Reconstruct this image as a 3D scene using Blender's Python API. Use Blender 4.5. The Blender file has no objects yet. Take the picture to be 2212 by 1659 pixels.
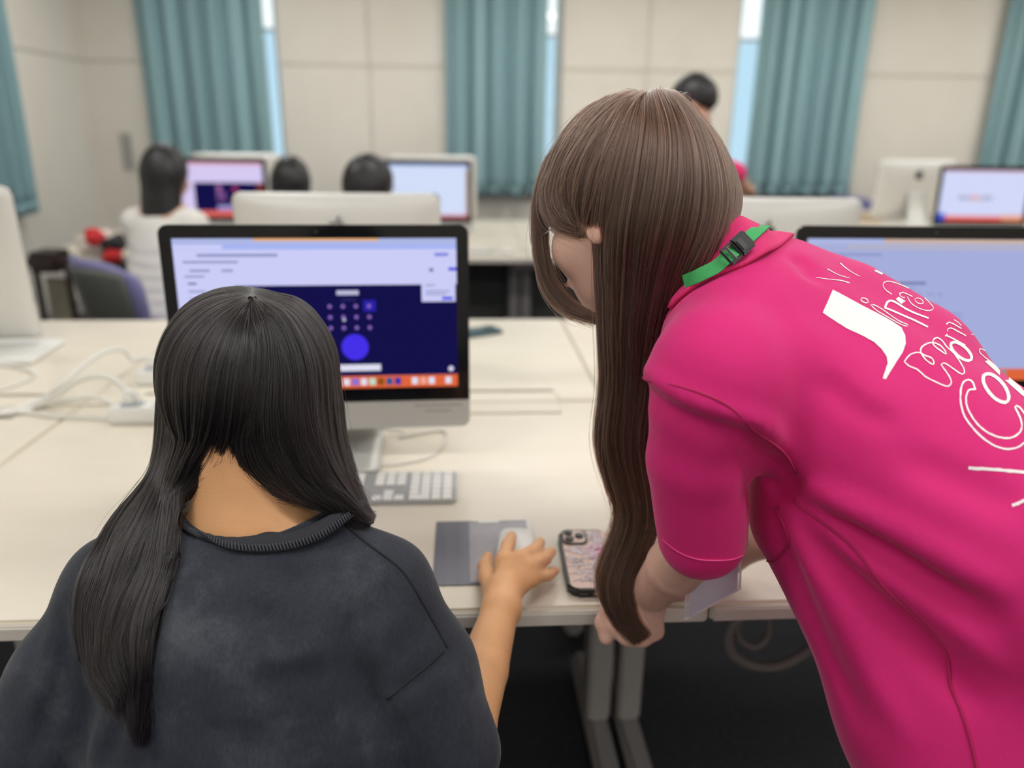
import bpy, bmesh, math, random
import numpy as np
from mathutils import Vector, Matrix, Euler
from mathutils.bvhtree import BVHTree

random.seed(7)
rng = np.random.default_rng(7)
scene = bpy.context.scene
COL = scene.collection

# ------------------------------------------------------------------ camera
CAM_F = 1660.0                       # focal length in pixels of the 2212 px wide frame
pitch, yaw, roll = math.radians(18.4), math.radians(3.9), 0.0135
fwd = Vector((math.sin(yaw) * math.cos(pitch), math.cos(yaw) * math.cos(pitch), -math.sin(pitch)))
right0 = Vector((math.cos(yaw), -math.sin(yaw), 0))
up0 = right0.cross(fwd)
rgt = right0 * math.cos(roll) + up0 * math.sin(roll)
upv = rgt.cross(fwd)
cd = bpy.data.cameras.new('camera')
cam = bpy.data.objects.new('camera', cd)
COL.objects.link(cam)
m3 = Matrix((rgt, upv, -fwd)).transposed()
cam.matrix_world = Matrix.Translation((0, 0, 1.332)) @ m3.to_4x4()
cd.sensor_width = 36.0
cd.lens = CAM_F / 2212.0 * 36.0
cd.clip_start = 0.02
cd.dof.use_dof = True
cd.dof.focus_distance = 0.80
cd.dof.aperture_fstop = 2.3
scene.camera = cam

# ------------------------------------------------------------------ world, exposure
scene.view_settings.view_transform = 'Standard'
scene.view_settings.look = 'None'
scene.view_settings.gamma = 1.0
scene.view_settings.exposure = 0.07
scene.view_settings.use_curve_mapping = False
world = bpy.data.worlds.new('world')
scene.world = world
world.use_nodes = True
wb = world.node_tree.nodes['Background']
wb.inputs[0].default_value = (0.91, 0.97, 1.0, 1)
wb.inputs[1].default_value = 1.35

cy = scene.cycles                      # light paths: enough for a bright room, no caustics
cy.max_bounces = 5; cy.diffuse_bounces = 3; cy.glossy_bounces = 2; cy.transmission_bounces = 3; cy.transparent_max_bounces = 8
cy.caustics_reflective = False; cy.caustics_refractive = False
cy.use_adaptive_sampling = True; cy.adaptive_threshold = 0.06; cy.adaptive_min_samples = 16

CEIL = 2.75
LAMP_W = 14.9                        # watts for each ceiling lamp

def area(name, loc, sx, sy, power, col=(1, 0.985, 0.965), rot=(0, 0, 0), parent=None):
    l = bpy.data.lights.new(name, 'AREA')
    l.shape = 'RECTANGLE'; l.size = sx; l.size_y = sy
    l.energy = power; l.color = col
    o = bpy.data.objects.new(name, l)
    COL.objects.link(o)
    o.location = loc; o.rotation_euler = rot
    if parent: o.parent = parent
    return o

# ------------------------------------------------------------------ helpers: colour and material
def lin(c):
    out = []
    for v in c:
        v /= 255.0
        out.append(v / 12.92 if v <= 0.04045 else ((v + 0.055) / 1.055) ** 2.4)
    return tuple(out)

MATS = {}
def mat(name, rgb, rough=0.6, metal=0.0, emit=None, emit_s=1.0, noise=None, bump=None, spec=0.5, sss=0.0, sheen=0.0, alpha=1.0, trans=0.0, coat=0.0):
    """noise=(scale, rgb2, stretch) mixes a second colour; bump=(scale, strength, stretch)"""
    if name in MATS: return MATS[name]
    m = bpy.data.materials.new(name); m.use_nodes = True
    nt = m.node_tree; b = nt.nodes['Principled BSDF']
    b.inputs['Base Color'].default_value = (*lin(rgb), 1)
    b.inputs['Roughness'].default_value = rough
    b.inputs['Metallic'].default_value = metal
    b.inputs['Specular IOR Level'].default_value = spec
    b.inputs['Alpha'].default_value = alpha
    b.inputs['Transmission Weight'].default_value = trans
    b.inputs['Coat Weight'].default_value = coat
    if sss:
        b.inputs['Subsurface Weight'].default_value = sss
        b.inputs['Subsurface Radius'].default_value = (0.010, 0.004, 0.002)
        b.inputs['Subsurface Scale'].default_value = 1.0
    if sheen:
        b.inputs['Sheen Weight'].default_value = sheen
        b.inputs['Sheen Roughness'].default_value = 0.4
    if emit:
        b.inputs['Emission Color'].default_value = (*lin(emit), 1)
        b.inputs['Emission Strength'].default_value = emit_s
    def coords(stretch):
        tc = nt.nodes.new('ShaderNodeTexCoord'); mp = nt.nodes.new('ShaderNodeMapping')
        mp.inputs['Scale'].default_value = stretch
        nt.links.new(tc.outputs['Object'], mp.inputs['Vector'])
        return mp.outputs[0]
    if noise:
        sc, rgb2, st = noise
        n = nt.nodes.new('ShaderNodeTexNoise'); n.inputs['Scale'].default_value = sc
        n.inputs['Detail'].default_value = 5; n.inputs['Roughness'].default_value = 0.65
        nt.links.new(coords(st), n.inputs['Vector'])
        r = nt.nodes.new('ShaderNodeValToRGB')
        r.color_ramp.elements[0].position = 0.36; r.color_ramp.elements[1].position = 0.66
        r.color_ramp.elements[0].color = (*lin(rgb), 1); r.color_ramp.elements[1].color = (*lin(rgb2), 1)
        nt.links.new(n.outputs['Fac'], r.inputs[0])
        nt.links.new(r.outputs[0], b.inputs['Base Color'])
    if bump:
        sc, s, st = bump
        n = nt.nodes.new('ShaderNodeTexNoise'); n.inputs['Scale'].default_value = sc
        n.inputs['Detail'].default_value = 3
        nt.links.new(coords(st), n.inputs['Vector'])
        bp = nt.nodes.new('ShaderNodeBump'); bp.inputs['Strength'].default_value = s
        bp.inputs['Distance'].default_value = 0.002
        nt.links.new(n.outputs['Fac'], bp.inputs['Height'])
        nt.links.new(bp.outputs[0], b.inputs['Normal'])
    MATS[name] = m
    return m

def emat(name, rgb, s=1.0):
    """a lit screen area"""
    if name in MATS: return MATS[name]
    m = bpy.data.materials.new(name); m.use_nodes = True
    nt = m.node_tree; nt.nodes.clear()
    e = nt.nodes.new('ShaderNodeEmission'); o = nt.nodes.new('ShaderNodeOutputMaterial')
    e.inputs[0].default_value = (*lin(rgb), 1); e.inputs[1].default_value = s
    if name == 'lamp_diffuser': m.cycles.emission_sampling = 'NONE'      # the lamp inside it lights the room
    nt.links.new(e.outputs[0], o.inputs[0])
    MATS[name] = m
    return m

# ------------------------------------------------------------------ helpers: objects
def link(name, me, parent=None, mats=()):
    o = bpy.data.objects.new(name, me)
    COL.objects.link(o)
    if parent: o.parent = parent
    for m in mats: me.materials.append(m)
    return o

def empty(name, loc, rz=0.0):
    o = bpy.data.objects.new(name, None)
    COL.objects.link(o)
    o.location = loc; o.rotation_euler = (0, 0, rz)
    o.empty_display_size = 0.05
    return o

def tag(o, label, cat, group=None):
    o['label'] = label; o['category'] = cat
    if group: o['group'] = group
    return o

def structure(o):
    o['kind'] = 'structure'
    return o

def obj(name, bm, m, parent=None, smooth=False, mats=None):
    bmesh.ops.recalc_face_normals(bm, faces=bm.faces)
    me = bpy.data.meshes.new(name); bm.to_mesh(me); bm.free()
    if smooth:
        me.polygons.foreach_set('use_smooth', [True] * len(me.polygons))
    return link(name, me, parent, mats or [m])

def copy_tree(o, parent=None):
    c = o.copy(); COL.objects.link(c); c.parent = parent
    for ch in [x for x in bpy.data.objects if x.parent is o]:
        copy_tree(ch, c)
    return c

def B(): return bmesh.new()

def box(bm, c, s, bev=0.0, rot=None, seg=2):
    g = bmesh.ops.create_cube(bm, size=1.0)
    M = Matrix.Translation(c) @ (rot.to_matrix().to_4x4() if rot else Matrix()) @ Matrix.Diagonal((*s, 1))
    bmesh.ops.transform(bm, matrix=M, verts=g['verts'])
    if bev:
        es = list({e for v in g['verts'] for e in v.link_edges})
        bmesh.ops.bevel(bm, geom=es, offset=bev, segments=seg, affect='EDGES', clamp_overlap=True)
    return bm

def box2(bm, lo, hi, bev=0.0):
    c = [(a + b) / 2 for a, b in zip(lo, hi)]; s = [b - a for a, b in zip(lo, hi)]
    return box(bm, c, s, bev)

def prism(bm, pts, axis_o, u, v, n, t):
    """extrude the polygon pts (2D in u, v) by t along n"""
    o = Vector(axis_o); u, v, n = Vector(u), Vector(v), Vector(n)
    a = [bm.verts.new(o + u * p[0] + v * p[1]) for p in pts]
    b = [bm.verts.new(o + u * p[0] + v * p[1] + n * t) for p in pts]
    bm.faces.new(a); bm.faces.new(list(reversed(b)))
    k = len(pts)
    for i in range(k):
        bm.faces.new((a[i], b[i], b[(i + 1) % k], a[(i + 1) % k]))
    return bm

def rrect(x0, y0, x1, y1, r, seg=5, corners=(1, 1, 1, 1)):
    """rounded rectangle, corners: bottom-left, bottom-right, top-right, top-left"""
    out = []
    for k, (cx, cy, a0) in enumerate(((x0 + r, y0 + r, 180), (x1 - r, y0 + r, 270), (x1 - r, y1 - r, 0), (x0 + r, y1 - r, 90))):
        if corners[k]:
            for i in range(seg + 1):
                a = math.radians(a0 + 90 * i / seg)
                out.append((cx + r * math.cos(a), cy + r * math.sin(a)))
        else:
            out.append(((x0, y0), (x1, y0), (x1, y1), (x0, y1))[k])
    return out

def catmull(P, n):
    """resample the polyline P (k, 3) to n points by a Catmull-Rom curve, even in arc length"""
    P = np.asarray(P, float)
    if len(P) == 2:
        t = np.linspace(0, 1, n)[:, None]; return P[0] * (1 - t) + P[1] * t
    Q = np.vstack([2 * P[0] - P[1], P, 2 * P[-1] - P[-2]])
    out = []
    for i in range(len(P) - 1):
        p0, p1, p2, p3 = Q[i:i + 4]
        t = np.linspace(0, 1, 12, endpoint=False)[:, None]
        out.append(0.5 * (2 * p1 + (p2 - p0) * t + (2 * p0 - 5 * p1 + 4 * p2 - p3) * t ** 2 + (3 * p1 - p0 - 3 * p2 + p3) * t ** 3))
    out.append(P[-1:])
    D = np.vstack(out)
    s = np.concatenate([[0], np.cumsum(np.linalg.norm(np.diff(D, axis=0), axis=1))])
    q = np.linspace(0, s[-1], n)
    return np.stack([np.interp(q, s, D[:, k]) for k in range(D.shape[1])], 1)

def tube(bm, pts, r, n=40, sides=8, flat=None, closed=False):
    """round (or flat: (width, thickness, normal)) tube along pts; r may be a list"""
    C = catmull(pts, n) if n else np.asarray(pts, float)
    k = len(C)
    rr = np.interp(np.linspace(0, 1, k), np.linspace(0, 1, len(r)), r) if hasattr(r, '__len__') else [r] * k
    prev = None; rings = []
    for i in range(k):
        t = C[min(i + 1, k - 1)] - C[max(i - 1, 0)]
        t = t / (np.linalg.norm(t) + 1e-12)
        if flat is not None:
            nn = np.asarray(flat[2](C[i]) if callable(flat[2]) else flat[2], float)
            a = nn - t * nn.dot(t); a /= np.linalg.norm(a) + 1e-12
        else:
            ref = prev if prev is not None else (np.array([0, 0, 1.]) if abs(t[2]) < 0.9 else np.array([1., 0, 0]))
            a = ref - t * ref.dot(t); a /= np.linalg.norm(a) + 1e-12
        prev = a; b = np.cross(t, a)
        ring = []
        if flat is not None:
            w, th = flat[0] / 2, flat[1] / 2
            for (x, y) in ((-w, -th), (w, -th), (w, th), (-w, th)):
                ring.append(bm.verts.new(C[i] + b * x + a * y))
        else:
            for j in range(sides):
                ang = 2 * math.pi * j / sides
                ring.append(bm.verts.new(C[i] + (a * math.cos(ang) + b * math.sin(ang)) * rr[i]))
        rings.append(ring)
    m = len(rings[0])
    for i in range(k - 1):
        for j in range(m):
            bm.faces.new((rings[i][j], rings[i][(j + 1) % m], rings[i + 1][(j + 1) % m], rings[i + 1][j]))
    bm.faces.new(rings[0]); bm.faces.new(list(reversed(rings[-1])))
    return bm

def cyl(bm, c, r, h, axis='Z', seg=20, r2=None):
    g = bmesh.ops.create_cone(bm, cap_ends=True, segments=seg, radius1=r, radius2=r if r2 is None else r2, depth=h)
    R = {'Z': Matrix(), 'X': Matrix.Rotation(math.pi / 2, 4, 'Y'), 'Y': Matrix.Rotation(math.pi / 2, 4, 'X')}[axis]
    bmesh.ops.transform(bm, matrix=Matrix.Translation(c) @ R, verts=g['verts'])
    return bm

def grid_mesh(G, thick=0.0, inward=None):
    """mesh of a (rows, cols, 3) grid of points, thickened towards `inward`"""
    G = np.asarray(G, float); R, Cn, _ = G.shape
    du = np.gradient(G, axis=1); dv = np.gradient(G, axis=0)
    N = np.cross(du, dv); N /= np.linalg.norm(N, axis=2, keepdims=True) + 1e-12
    if inward is not None:
        s = np.sign(((np.asarray(inward) - G) * N).sum(2).sum())
        N = N * (s if s else 1)            # N now points inward
    bm = B()
    top = [[bm.verts.new(G[i, j]) for j in range(Cn)] for i in range(R)]
    for i in range(R - 1):
        for j in range(Cn - 1):
            bm.faces.new((top[i][j], top[i][j + 1], top[i + 1][j + 1], top[i + 1][j]))
    if np.any(thick):
        th = np.broadcast_to(thick, (R, Cn))
        bot = [[bm.verts.new(G[i, j] + N[i, j] * th[i, j]) for j in range(Cn)] for i in range(R)]
        for i in range(R - 1):
            for j in range(Cn - 1):
                bm.faces.new((bot[i][j], bot[i + 1][j], bot[i + 1][j + 1], bot[i][j + 1]))
        for i in range(R - 1):
            for j in (0, Cn - 1):
                bm.faces.new((top[i][j], top[i + 1][j], bot[i + 1][j], bot[i][j]))
        for j in range(Cn - 1):
            for i in (0, R - 1):
                bm.faces.new((top[i][j], top[i][j + 1], bot[i][j + 1], bot[i][j]))
    return bm, -N

def loft(cols, nrow, ncol):
    """grid through columns of control points: rows run along each column"""
    C = np.stack([catmull(c, nrow) for c in cols], 1)       # nrow, k, 3
    k = C.shape[1]
    out = np.zeros((nrow, ncol, 3))
    x = np.linspace(0, k - 1, ncol)
    for i in range(nrow):
        P = C[i]; Q = np.vstack([2 * P[0] - P[1], P, 2 * P[-1] - P[-2]])
        for j, xx in enumerate(x):
            a = min(int(xx), k - 2); t = xx - a
            p0, p1, p2, p3 = Q[a:a + 4]
            out[i, j] = 0.5 * (2 * p1 + (p2 - p0) * t + (2 * p0 - 5 * p1 + 4 * p2 - p3) * t ** 2 + (3 * p1 - p0 - 3 * p2 + p3) * t ** 3)
    return out

# ------------------------------------------------------------------ helpers: smooth bodies from distance fields
class Field:
    def __init__(self, lo, hi, h):
        self.lo = np.array(lo, float); self.h = h
        self.n = np.ceil((np.array(hi) - self.lo) / h).astype(int) + 1
        self.f = np.full(self.n, 1.0, np.float32)
        self.ax = [self.lo[k] + h * np.arange(self.n[k]) for k in range(3)]
    def _slice(self, lo, hi):
        i0 = np.clip(np.floor((np.array(lo) - self.lo) / self.h).astype(int), 0, self.n - 1)
        i1 = np.clip(np.ceil((np.array(hi) - self.lo) / self.h).astype(int) + 1, 1, self.n)
        sl = tuple(slice(a, b) for a, b in zip(i0, i1))
        P = np.stack(np.meshgrid(*[self.ax[k][sl[k]] for k in range(3)], indexing='ij'), -1)
        return sl, P
    def _add(self, sl, d, k, op):
        f = self.f[sl]; d = d.astype(np.float32)
        if op == '-': f = -f
        hh = np.clip(0.5 + 0.5 * (f - d) / k, 0, 1)
        r = f * (1 - hh) + d * hh - k * hh * (1 - hh)
        self.f[sl] = -r if op == '-' else r
    def cap(self, a, b, ra, rb=None, k=0.01, op='+'):
        rb = ra if rb is None else rb
        a, b = np.array(a, float), np.array(b, float)
        R = max(ra, rb) + 2 * k + 3 * self.h
        sl, P = self._slice(np.minimum(a, b) - R, np.maximum(a, b) + R)
        ab = b - a; t = np.clip(((P - a) @ ab) / (ab @ ab + 1e-12), 0, 1)
        d = np.linalg.norm(P - (a + t[..., None] * ab), axis=-1) - (ra + (rb - ra) * t)
        self._add(sl, d, k, op); return self
    def chain(self, pts, rs, k=0.01):
        for i in range(len(pts) - 1): self.cap(pts[i], pts[i + 1], rs[i], rs[i + 1], k)
        return self
    def ell(self, c, r, M=None, k=0.01, op='+'):
        """ellipsoid with radii r along the rows of M"""
        c = np.array(c, float); r = np.array(r, float)
        R = r.max() + 2 * k + 3 * self.h
        sl, P = self._slice(c - R, c + R)
        q = P - c
        if M is not None: q = q @ np.array(M, float).T
        k0 = np.linalg.norm(q / r, axis=-1); k1 = np.linalg.norm(q / r ** 2, axis=-1) + 1e-9
        self._add(sl, k0 * (k0 - 1) / k1, k, op); return self
    def ecap(self, a, b, ra, rb, side, k=0.02, op='+'):
        """capsule with an elliptical section: ra, rb = (radius along side, radius across)"""
        a, b, side = (np.array(v, float) for v in (a, b, side))
        ab = b - a; L = np.linalg.norm(ab); t_ = ab / L
        s = side - t_ * side.dot(t_); s /= np.linalg.norm(s); n = np.cross(t_, s)
        R = max(*ra, *rb) + 2 * k + 3 * self.h
        sl, P = self._slice(np.minimum(a, b) - R, np.maximum(a, b) + R)
        q = P - a; x = q @ t_; t = np.clip(x / L, 0, 1)
        rs = ra[0] + (rb[0] - ra[0]) * t; rn = ra[1] + (rb[1] - ra[1]) * t
        over = x - t * L
        m = np.minimum(rs, rn)
        e = np.sqrt(((q @ s) / rs) ** 2 + ((q @ n) / rn) ** 2 + (over / m) ** 2)
        self._add(sl, (e - 1) * m, k, op); return self
    def half(self, p, n, k=0.004):
        """cut away everything on the side n points to"""
        p, n = np.array(p, float), np.array(n, float); n = n / np.linalg.norm(n)
        sl, P = self._slice(self.lo, self.lo + self.n * self.h)
        d = -((P - p) @ n)
        self._add(sl, d, k, '-'); return self
    def fold(self, pts, w, amp):
        """raise (amp > 0) or sink a crease along the polyline pts"""
        pts = self.onto(catmull(pts, max(8, 4 * len(pts))))
        sl, P = self._slice(pts.min(0) - 3 * w, pts.max(0) + 3 * w)
        best = np.full(P.shape[:3], 9.0); bt = np.zeros(P.shape[:3])
        m = len(pts) - 1
        for i in range(m):
            a, b = pts[i], pts[i + 1]; ab = b - a
            t = np.clip(((P - a) @ ab) / (ab @ ab + 1e-12), 0, 1)
            d = np.linalg.norm(P - (a + t[..., None] * ab), axis=-1)
            u = d < best
            best = np.where(u, d, best); bt = np.where(u, (i + t) / m, bt)
        ease = np.clip(np.minimum(bt, 1 - bt) * 4, 0, 1)
        self.f[sl] -= (amp * ease * np.exp(-(best / w) ** 2)).astype(np.float32); return self
    def ripple(self, scale, amp, seed=0, octaves=2):
        """soft cloth unevenness"""
        r = np.random.default_rng(seed)
        sl, P = self._slice(self.lo, self.lo + self.n * self.h)
        acc = np.zeros(P.shape[:3], np.float32)
        for o in range(octaves):
            for _ in range(4):
                v = r.normal(size=3); v /= np.linalg.norm(v)
                acc += np.sin((P @ v) * (2 * math.pi / (scale / (1.8 ** o))) + r.uniform(0, 6.28)).astype(np.float32) / (1.7 ** o)
        self.f += amp * acc / 4; return self
    def sample(self, P):
        q = (np.asarray(P, float) - self.lo) / self.h
        ok = ((q >= 0) & (q < self.n - 1.001)).all(-1)
        q = np.clip(q, 0, self.n - 1.001); i = q.astype(int); t = q - i
        r = np.zeros(q.shape[:-1])
        for a in (0, 1):
            for b in (0, 1):
                for c in (0, 1):
                    w = (t[..., 0] if a else 1 - t[..., 0]) * (t[..., 1] if b else 1 - t[..., 1]) * (t[..., 2] if c else 1 - t[..., 2])
                    r += w * self.f[i[..., 0] + a, i[..., 1] + b, i[..., 2] + c]
        return np.where(ok, r, 1.0)
    def push(self, P, margin, it=6):
        """move points that lie inside (or closer than margin) out of the body"""
        P = np.array(P, float); e = self.h
        for _ in range(it):
            v = self.sample(P); m = v < margin
            if not m.any(): break
            g = np.stack([self.sample(P + e * np.eye(3)[k]) - self.sample(P - e * np.eye(3)[k]) for k in range(3)], -1)
            g /= np.linalg.norm(g, axis=-1, keepdims=True) + 1e-9
            P = np.where(m[..., None], P + g * np.minimum(margin - v, .03)[..., None] * .9, P)
        return P
    def onto(self, P, it=8):
        """bring points near the surface onto it"""
        P = np.array(P, float); e = self.h
        for _ in range(it):
            v = self.sample(P)
            g = np.stack([self.sample(P + e * np.eye(3)[k]) - self.sample(P - e * np.eye(3)[k]) for k in range(3)], -1)
            l = np.linalg.norm(g, axis=-1, keepdims=True)
            P = P - g / (l + 1e-9) * np.clip(v, -.02, .02)[..., None] * .8
        return P
    def mesh(self):
        f, h = self.f, self.h
        ins = f < 0
        nx, ny, nz = f.shape
        c = np.zeros((nx - 1, ny - 1, nz - 1), np.int8)
        for a in (0, 1):
            for b in (0, 1):
                for d in (0, 1):
                    c += ins[a:nx - 1 + a, b:ny - 1 + b, d:nz - 1 + d]
        act = (c > 0) & (c < 8)
        idx = -np.ones(act.shape, np.int64)
        cells = np.argwhere(act)
        idx[act] = np.arange(len(cells))
        acc = np.zeros((len(cells), 3)); cnt = np.zeros(len(cells))
        ix, iy, iz = cells.T
        corners = [(a, b, d) for a in (0, 1) for b in (0, 1) for d in (0, 1)]
        for p in corners:
            for k in range(3):
                if p[k]: continue
                q = list(p); q[k] = 1
                v0 = f[ix + p[0], iy + p[1], iz + p[2]]; v1 = f[ix + q[0], iy + q[1], iz + q[2]]
                x = (v0 < 0) != (v1 < 0)
                t = np.where(x, v0 / np.where(x, v0 - v1, 1), 0)
                pos = np.tile(np.array(p, float), (len(cells), 1)); pos[:, k] += t
                acc += pos * x[:, None]; cnt += x
        V = self.lo + (cells + acc / cnt[:, None]) * h
        F = []
        for k in range(3):
            a, b = [(1, 2), (2, 0), (0, 1)][k]
            s0 = [slice(None)] * 3; s1 = [slice(None)] * 3
            s0[k] = slice(0, f.shape[k] - 1); s1[k] = slice(1, None)
            A, Bv = ins[tuple(s0)], ins[tuple(s1)]
            e = np.argwhere(A != Bv)
            e = e[(e[:, a] > 0) & (e[:, b] > 0) & (e[:, a] < f.shape[a] - 1) & (e[:, b] < f.shape[b] - 1)]
            if not len(e): continue
            flip = A[e[:, 0], e[:, 1], e[:, 2]]
            def cid(da, db):
                q = e.copy(); q[:, a] -= da; q[:, b] -= db
                return idx[q[:, 0], q[:, 1], q[:, 2]]
            quad = np.stack([cid(1, 1), cid(0, 1), cid(0, 0), cid(1, 0)], 1)
            quad[~flip] = quad[~flip][:, ::-1]
            F.append(quad)
        return V, np.vstack(F)

def relax(V, F, it=2, lam=0.5):
    """a little Laplacian smoothing"""
    E = np.vstack([F[:, [0, 1]], F[:, [1, 2]], F[:, [2, 3]], F[:, [3, 0]]])
    for _ in range(it):
        acc = np.zeros_like(V); cnt = np.zeros(len(V))
        np.add.at(acc, E[:, 0], V[E[:, 1]]); np.add.at(acc, E[:, 1], V[E[:, 0]])
        np.add.at(cnt, E[:, 0], 1); np.add.at(cnt, E[:, 1], 1)
        V = V + lam * (acc / np.maximum(cnt, 1)[:, None] - V)
    return V

def raw_mesh(name, V, F):
    me = bpy.data.meshes.new(name)
    me.vertices.add(len(V)); me.vertices.foreach_set('co', np.asarray(V, np.float32).ravel())
    F = np.asarray(F, np.int32); n = F.shape[1]
    me.loops.add(F.size); me.loops.foreach_set('vertex_index', F.ravel())
    me.polygons.add(len(F)); me.polygons.foreach_set('loop_start', np.arange(0, F.size, n, dtype=np.int32))
    me.polygons.foreach_set('loop_total', np.full(len(F), n, np.int32))
    me.update(calc_edges=True); me.validate()
    me.polygons.foreach_set('use_smooth', [True] * len(me.polygons))
    return me

def field_obj(name, fields, m, parent=None, it=2):
    """one mesh from one or more fields"""
    Vs, Fs, off = [], [], 0
    for fl in (fields if isinstance(fields, (list, tuple)) else [fields]):
        V, F = fl.mesh(); V = relax(V, F, it)
        Vs.append(V); Fs.append(F + off); off += len(V)
    return link(name, raw_mesh(name, np.vstack(Vs), np.vstack(Fs)), parent, [m])

def bvh_of(o):
    me = o.data
    return BVHTree.FromPolygons([v.co[:] for v in me.vertices], [p.vertices[:] for p in me.polygons])

# ------------------------------------------------------------------ helpers: hair
def hair_mat(name, root, tip, rough=0.35):
    m = bpy.data.materials.new(name); m.use_nodes = True
    nt = m.node_tree; nt.nodes.clear()
    h = nt.nodes.new('ShaderNodeBsdfHairPrincipled'); o = nt.nodes.new('ShaderNodeOutputMaterial')
    h.model = 'CHIANG'; h.parametrization = 'COLOR'
    info = nt.nodes.new('ShaderNodeHairInfo')
    mix = nt.nodes.new('ShaderNodeMix'); mix.data_type = 'RGBA'
    mix.inputs[6].default_value = (*lin(root), 1); mix.inputs[7].default_value = (*lin(tip), 1)
    nt.links.new(info.outputs['Random'], mix.inputs[0])
    nt.links.new(mix.outputs[2], h.inputs['Color'])
    h.inputs['Roughness'].default_value = rough
    h.inputs['Radial Roughness'].default_value = 0.5
    h.inputs['Random Roughness'].default_value = 0.2
    nt.links.new(h.outputs[0], o.inputs[0])
    return m

def strands(name, grids, m, parent, count, pts=26, lift=0.004, radius=0.00028, wild=0.0, seed=1, v0=0.0, short=0.25, wave=0.0012):
    """loose strands that follow the sheets in grids: list of (G, N)"""
    r = np.random.default_rng(seed)
    tot = np.array([np.linalg.norm(np.diff(G, axis=1), axis=2).sum(1).mean() for G, N in grids]); tot = tot / tot.sum()
    P = []
    for (G, N), share in zip(grids, tot):
        R, Cn, _ = G.shape; n = int(count * share)
        for _ in range(n):
            u = r.uniform(0, Cn - 1.001); a = int(u); fu = u - a
            line = G[:, a] * (1 - fu) + G[:, a + 1] * fu
            nrm = N[:, a] * (1 - fu) + N[:, a + 1] * fu
            side = G[:, min(a + 1, Cn - 1)] - G[:, a]; side /= np.linalg.norm(side, axis=1, keepdims=True) + 1e-9
            s0 = v0 * r.uniform(0, 1); s1 = 1 - short * r.uniform(0, 1) ** 2
            q = np.linspace(s0, s1, pts) * (R - 1)
            i = np.minimum(q.astype(int), R - 2); t = (q - i)[:, None]
            L = line[i] * (1 - t) + line[i + 1] * t
            Nn = nrm[i] * (1 - t) + nrm[i + 1] * t; Sd = side[i]
            x = np.linspace(0, 1, pts)
            w = r.normal(0, wave, 3); ph = r.uniform(0, 6.28, 3)
            lat = sum(w[k] * np.sin(x * (3 + 4 * k) + ph[k]) for k in range(3)) * x
            up = lift * r.uniform(-0.1, 1) + wild * r.normal() * x ** 1.5 * 0.5
            lat = lat + wild * r.normal() * x ** 1.5
            P.append(L + Nn * (up * np.minimum(1, x * 6))[:, None] + Sd * lat[:, None])
    P = np.stack(P)
    hc = bpy.data.hair_curves.new(name)
    hc.add_curves([pts] * len(P))
    hc.attributes['position'].data.foreach_set('vector', P.astype(np.float32).ravel())
    ra = hc.attributes.get('radius') or hc.attributes.new('radius', 'FLOAT', 'POINT')
    taper = np.tile(np.interp(np.linspace(0, 1, pts), [0, 0.7, 1], [1, 1, 0.35]), (len(P), 1)) * radius
    ra.data.foreach_set('value', taper.astype(np.float32).ravel())
    hc.materials.append(m)
    o = bpy.data.objects.new(name, hc); COL.objects.link(o); o.parent = parent
    o['kind'] = 'stuff'
    return o

def blur_grid(G, it=2):
    for _ in range(it):
        H = G.copy()
        H[1:-1, 1:-1] = (G[:-2, 1:-1] + G[2:, 1:-1] + G[1:-1, :-2] + G[1:-1, 2:]) / 8 + G[1:-1, 1:-1] / 2
        G = H
    return G

def locks(G, inward, amp, width, seed):
    """comb a hair sheet into narrow locks: small ridges along its length"""
    r = np.random.default_rng(seed)
    bm, N = grid_mesh(G, 0, inward); bm.free()
    u = np.linalg.norm(np.diff(G, axis=1), axis=2).max(0); u = np.concatenate([[0], np.cumsum(u)])
    v = np.linspace(0, 1, G.shape[0])[:, None]
    d = np.zeros(G.shape[:2])
    for k in range(7):
        w = width * (.5 + .35 * k)
        d += np.sin(2 * math.pi * u[None, :] / w + r.uniform(0, 6.28) + r.uniform(.3, 1.6) * np.sin(v * r.uniform(2, 7) + r.uniform(0, 6.28))) / 7 ** .5
    return G + N * (amp * d * np.minimum(1, v * 5))[..., None]

def hair_sheet_mesh(grids, thick):
    bm = B()
    for (G, inward) in grids:
        R = G.shape[0]
        th = np.repeat(np.interp(np.linspace(0, 1, R), [0, 0.08, 0.8, 1], [thick * .4, thick, thick, thick * .25])[:, None], G.shape[1], 1)
        b2, N = grid_mesh(G, th, inward)
        me = bpy.data.meshes.new('tmp'); b2.to_mesh(me); b2.free(); bm.from_mesh(me); bpy.data.meshes.remove(me)
    return bm

# =================================================================== MATERIALS
M_wall = mat('wall_paint', (234, 227, 213), 0.85, bump=(60, 0.08, (1, 1, 1)))
M_panel = mat('wall_panel', (232, 227, 217), 0.8, noise=(1.5, (227, 221, 210), (1, 1, 1)))
M_joint = mat('panel_joint', (216, 208, 192), 0.9)
M_ceil = mat('ceiling_board', (232, 230, 224), 0.9, bump=(120, 0.15, (1, 1, 1)))
M_floor = mat('carpet', (52, 52, 55), 0.95, noise=(90, (72, 72, 76), (1, 1, 1)), bump=(400, 0.6, (1, 1, 1)))
M_curtain = mat('curtain_cloth', (145, 179, 185), 0.85, noise=(260, (133, 168, 175), (1, 1, 0.3)), sheen=0.2)
M_white = mat('white_plastic', (236, 236, 232), 0.4)
M_frame = mat('window_frame', (205, 208, 206), 0.45)
M_desk = mat('desk_laminate', (228, 220, 204), 0.30, noise=(3, (223, 215, 198), (1, 4, 1)))
M_edge = mat('desk_edge', (214, 209, 200), 0.45)
M_gap = mat('dark_gap', (46, 46, 44), 0.8)
M_steel = mat('painted_steel', (186, 183, 182), 0.45)
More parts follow.
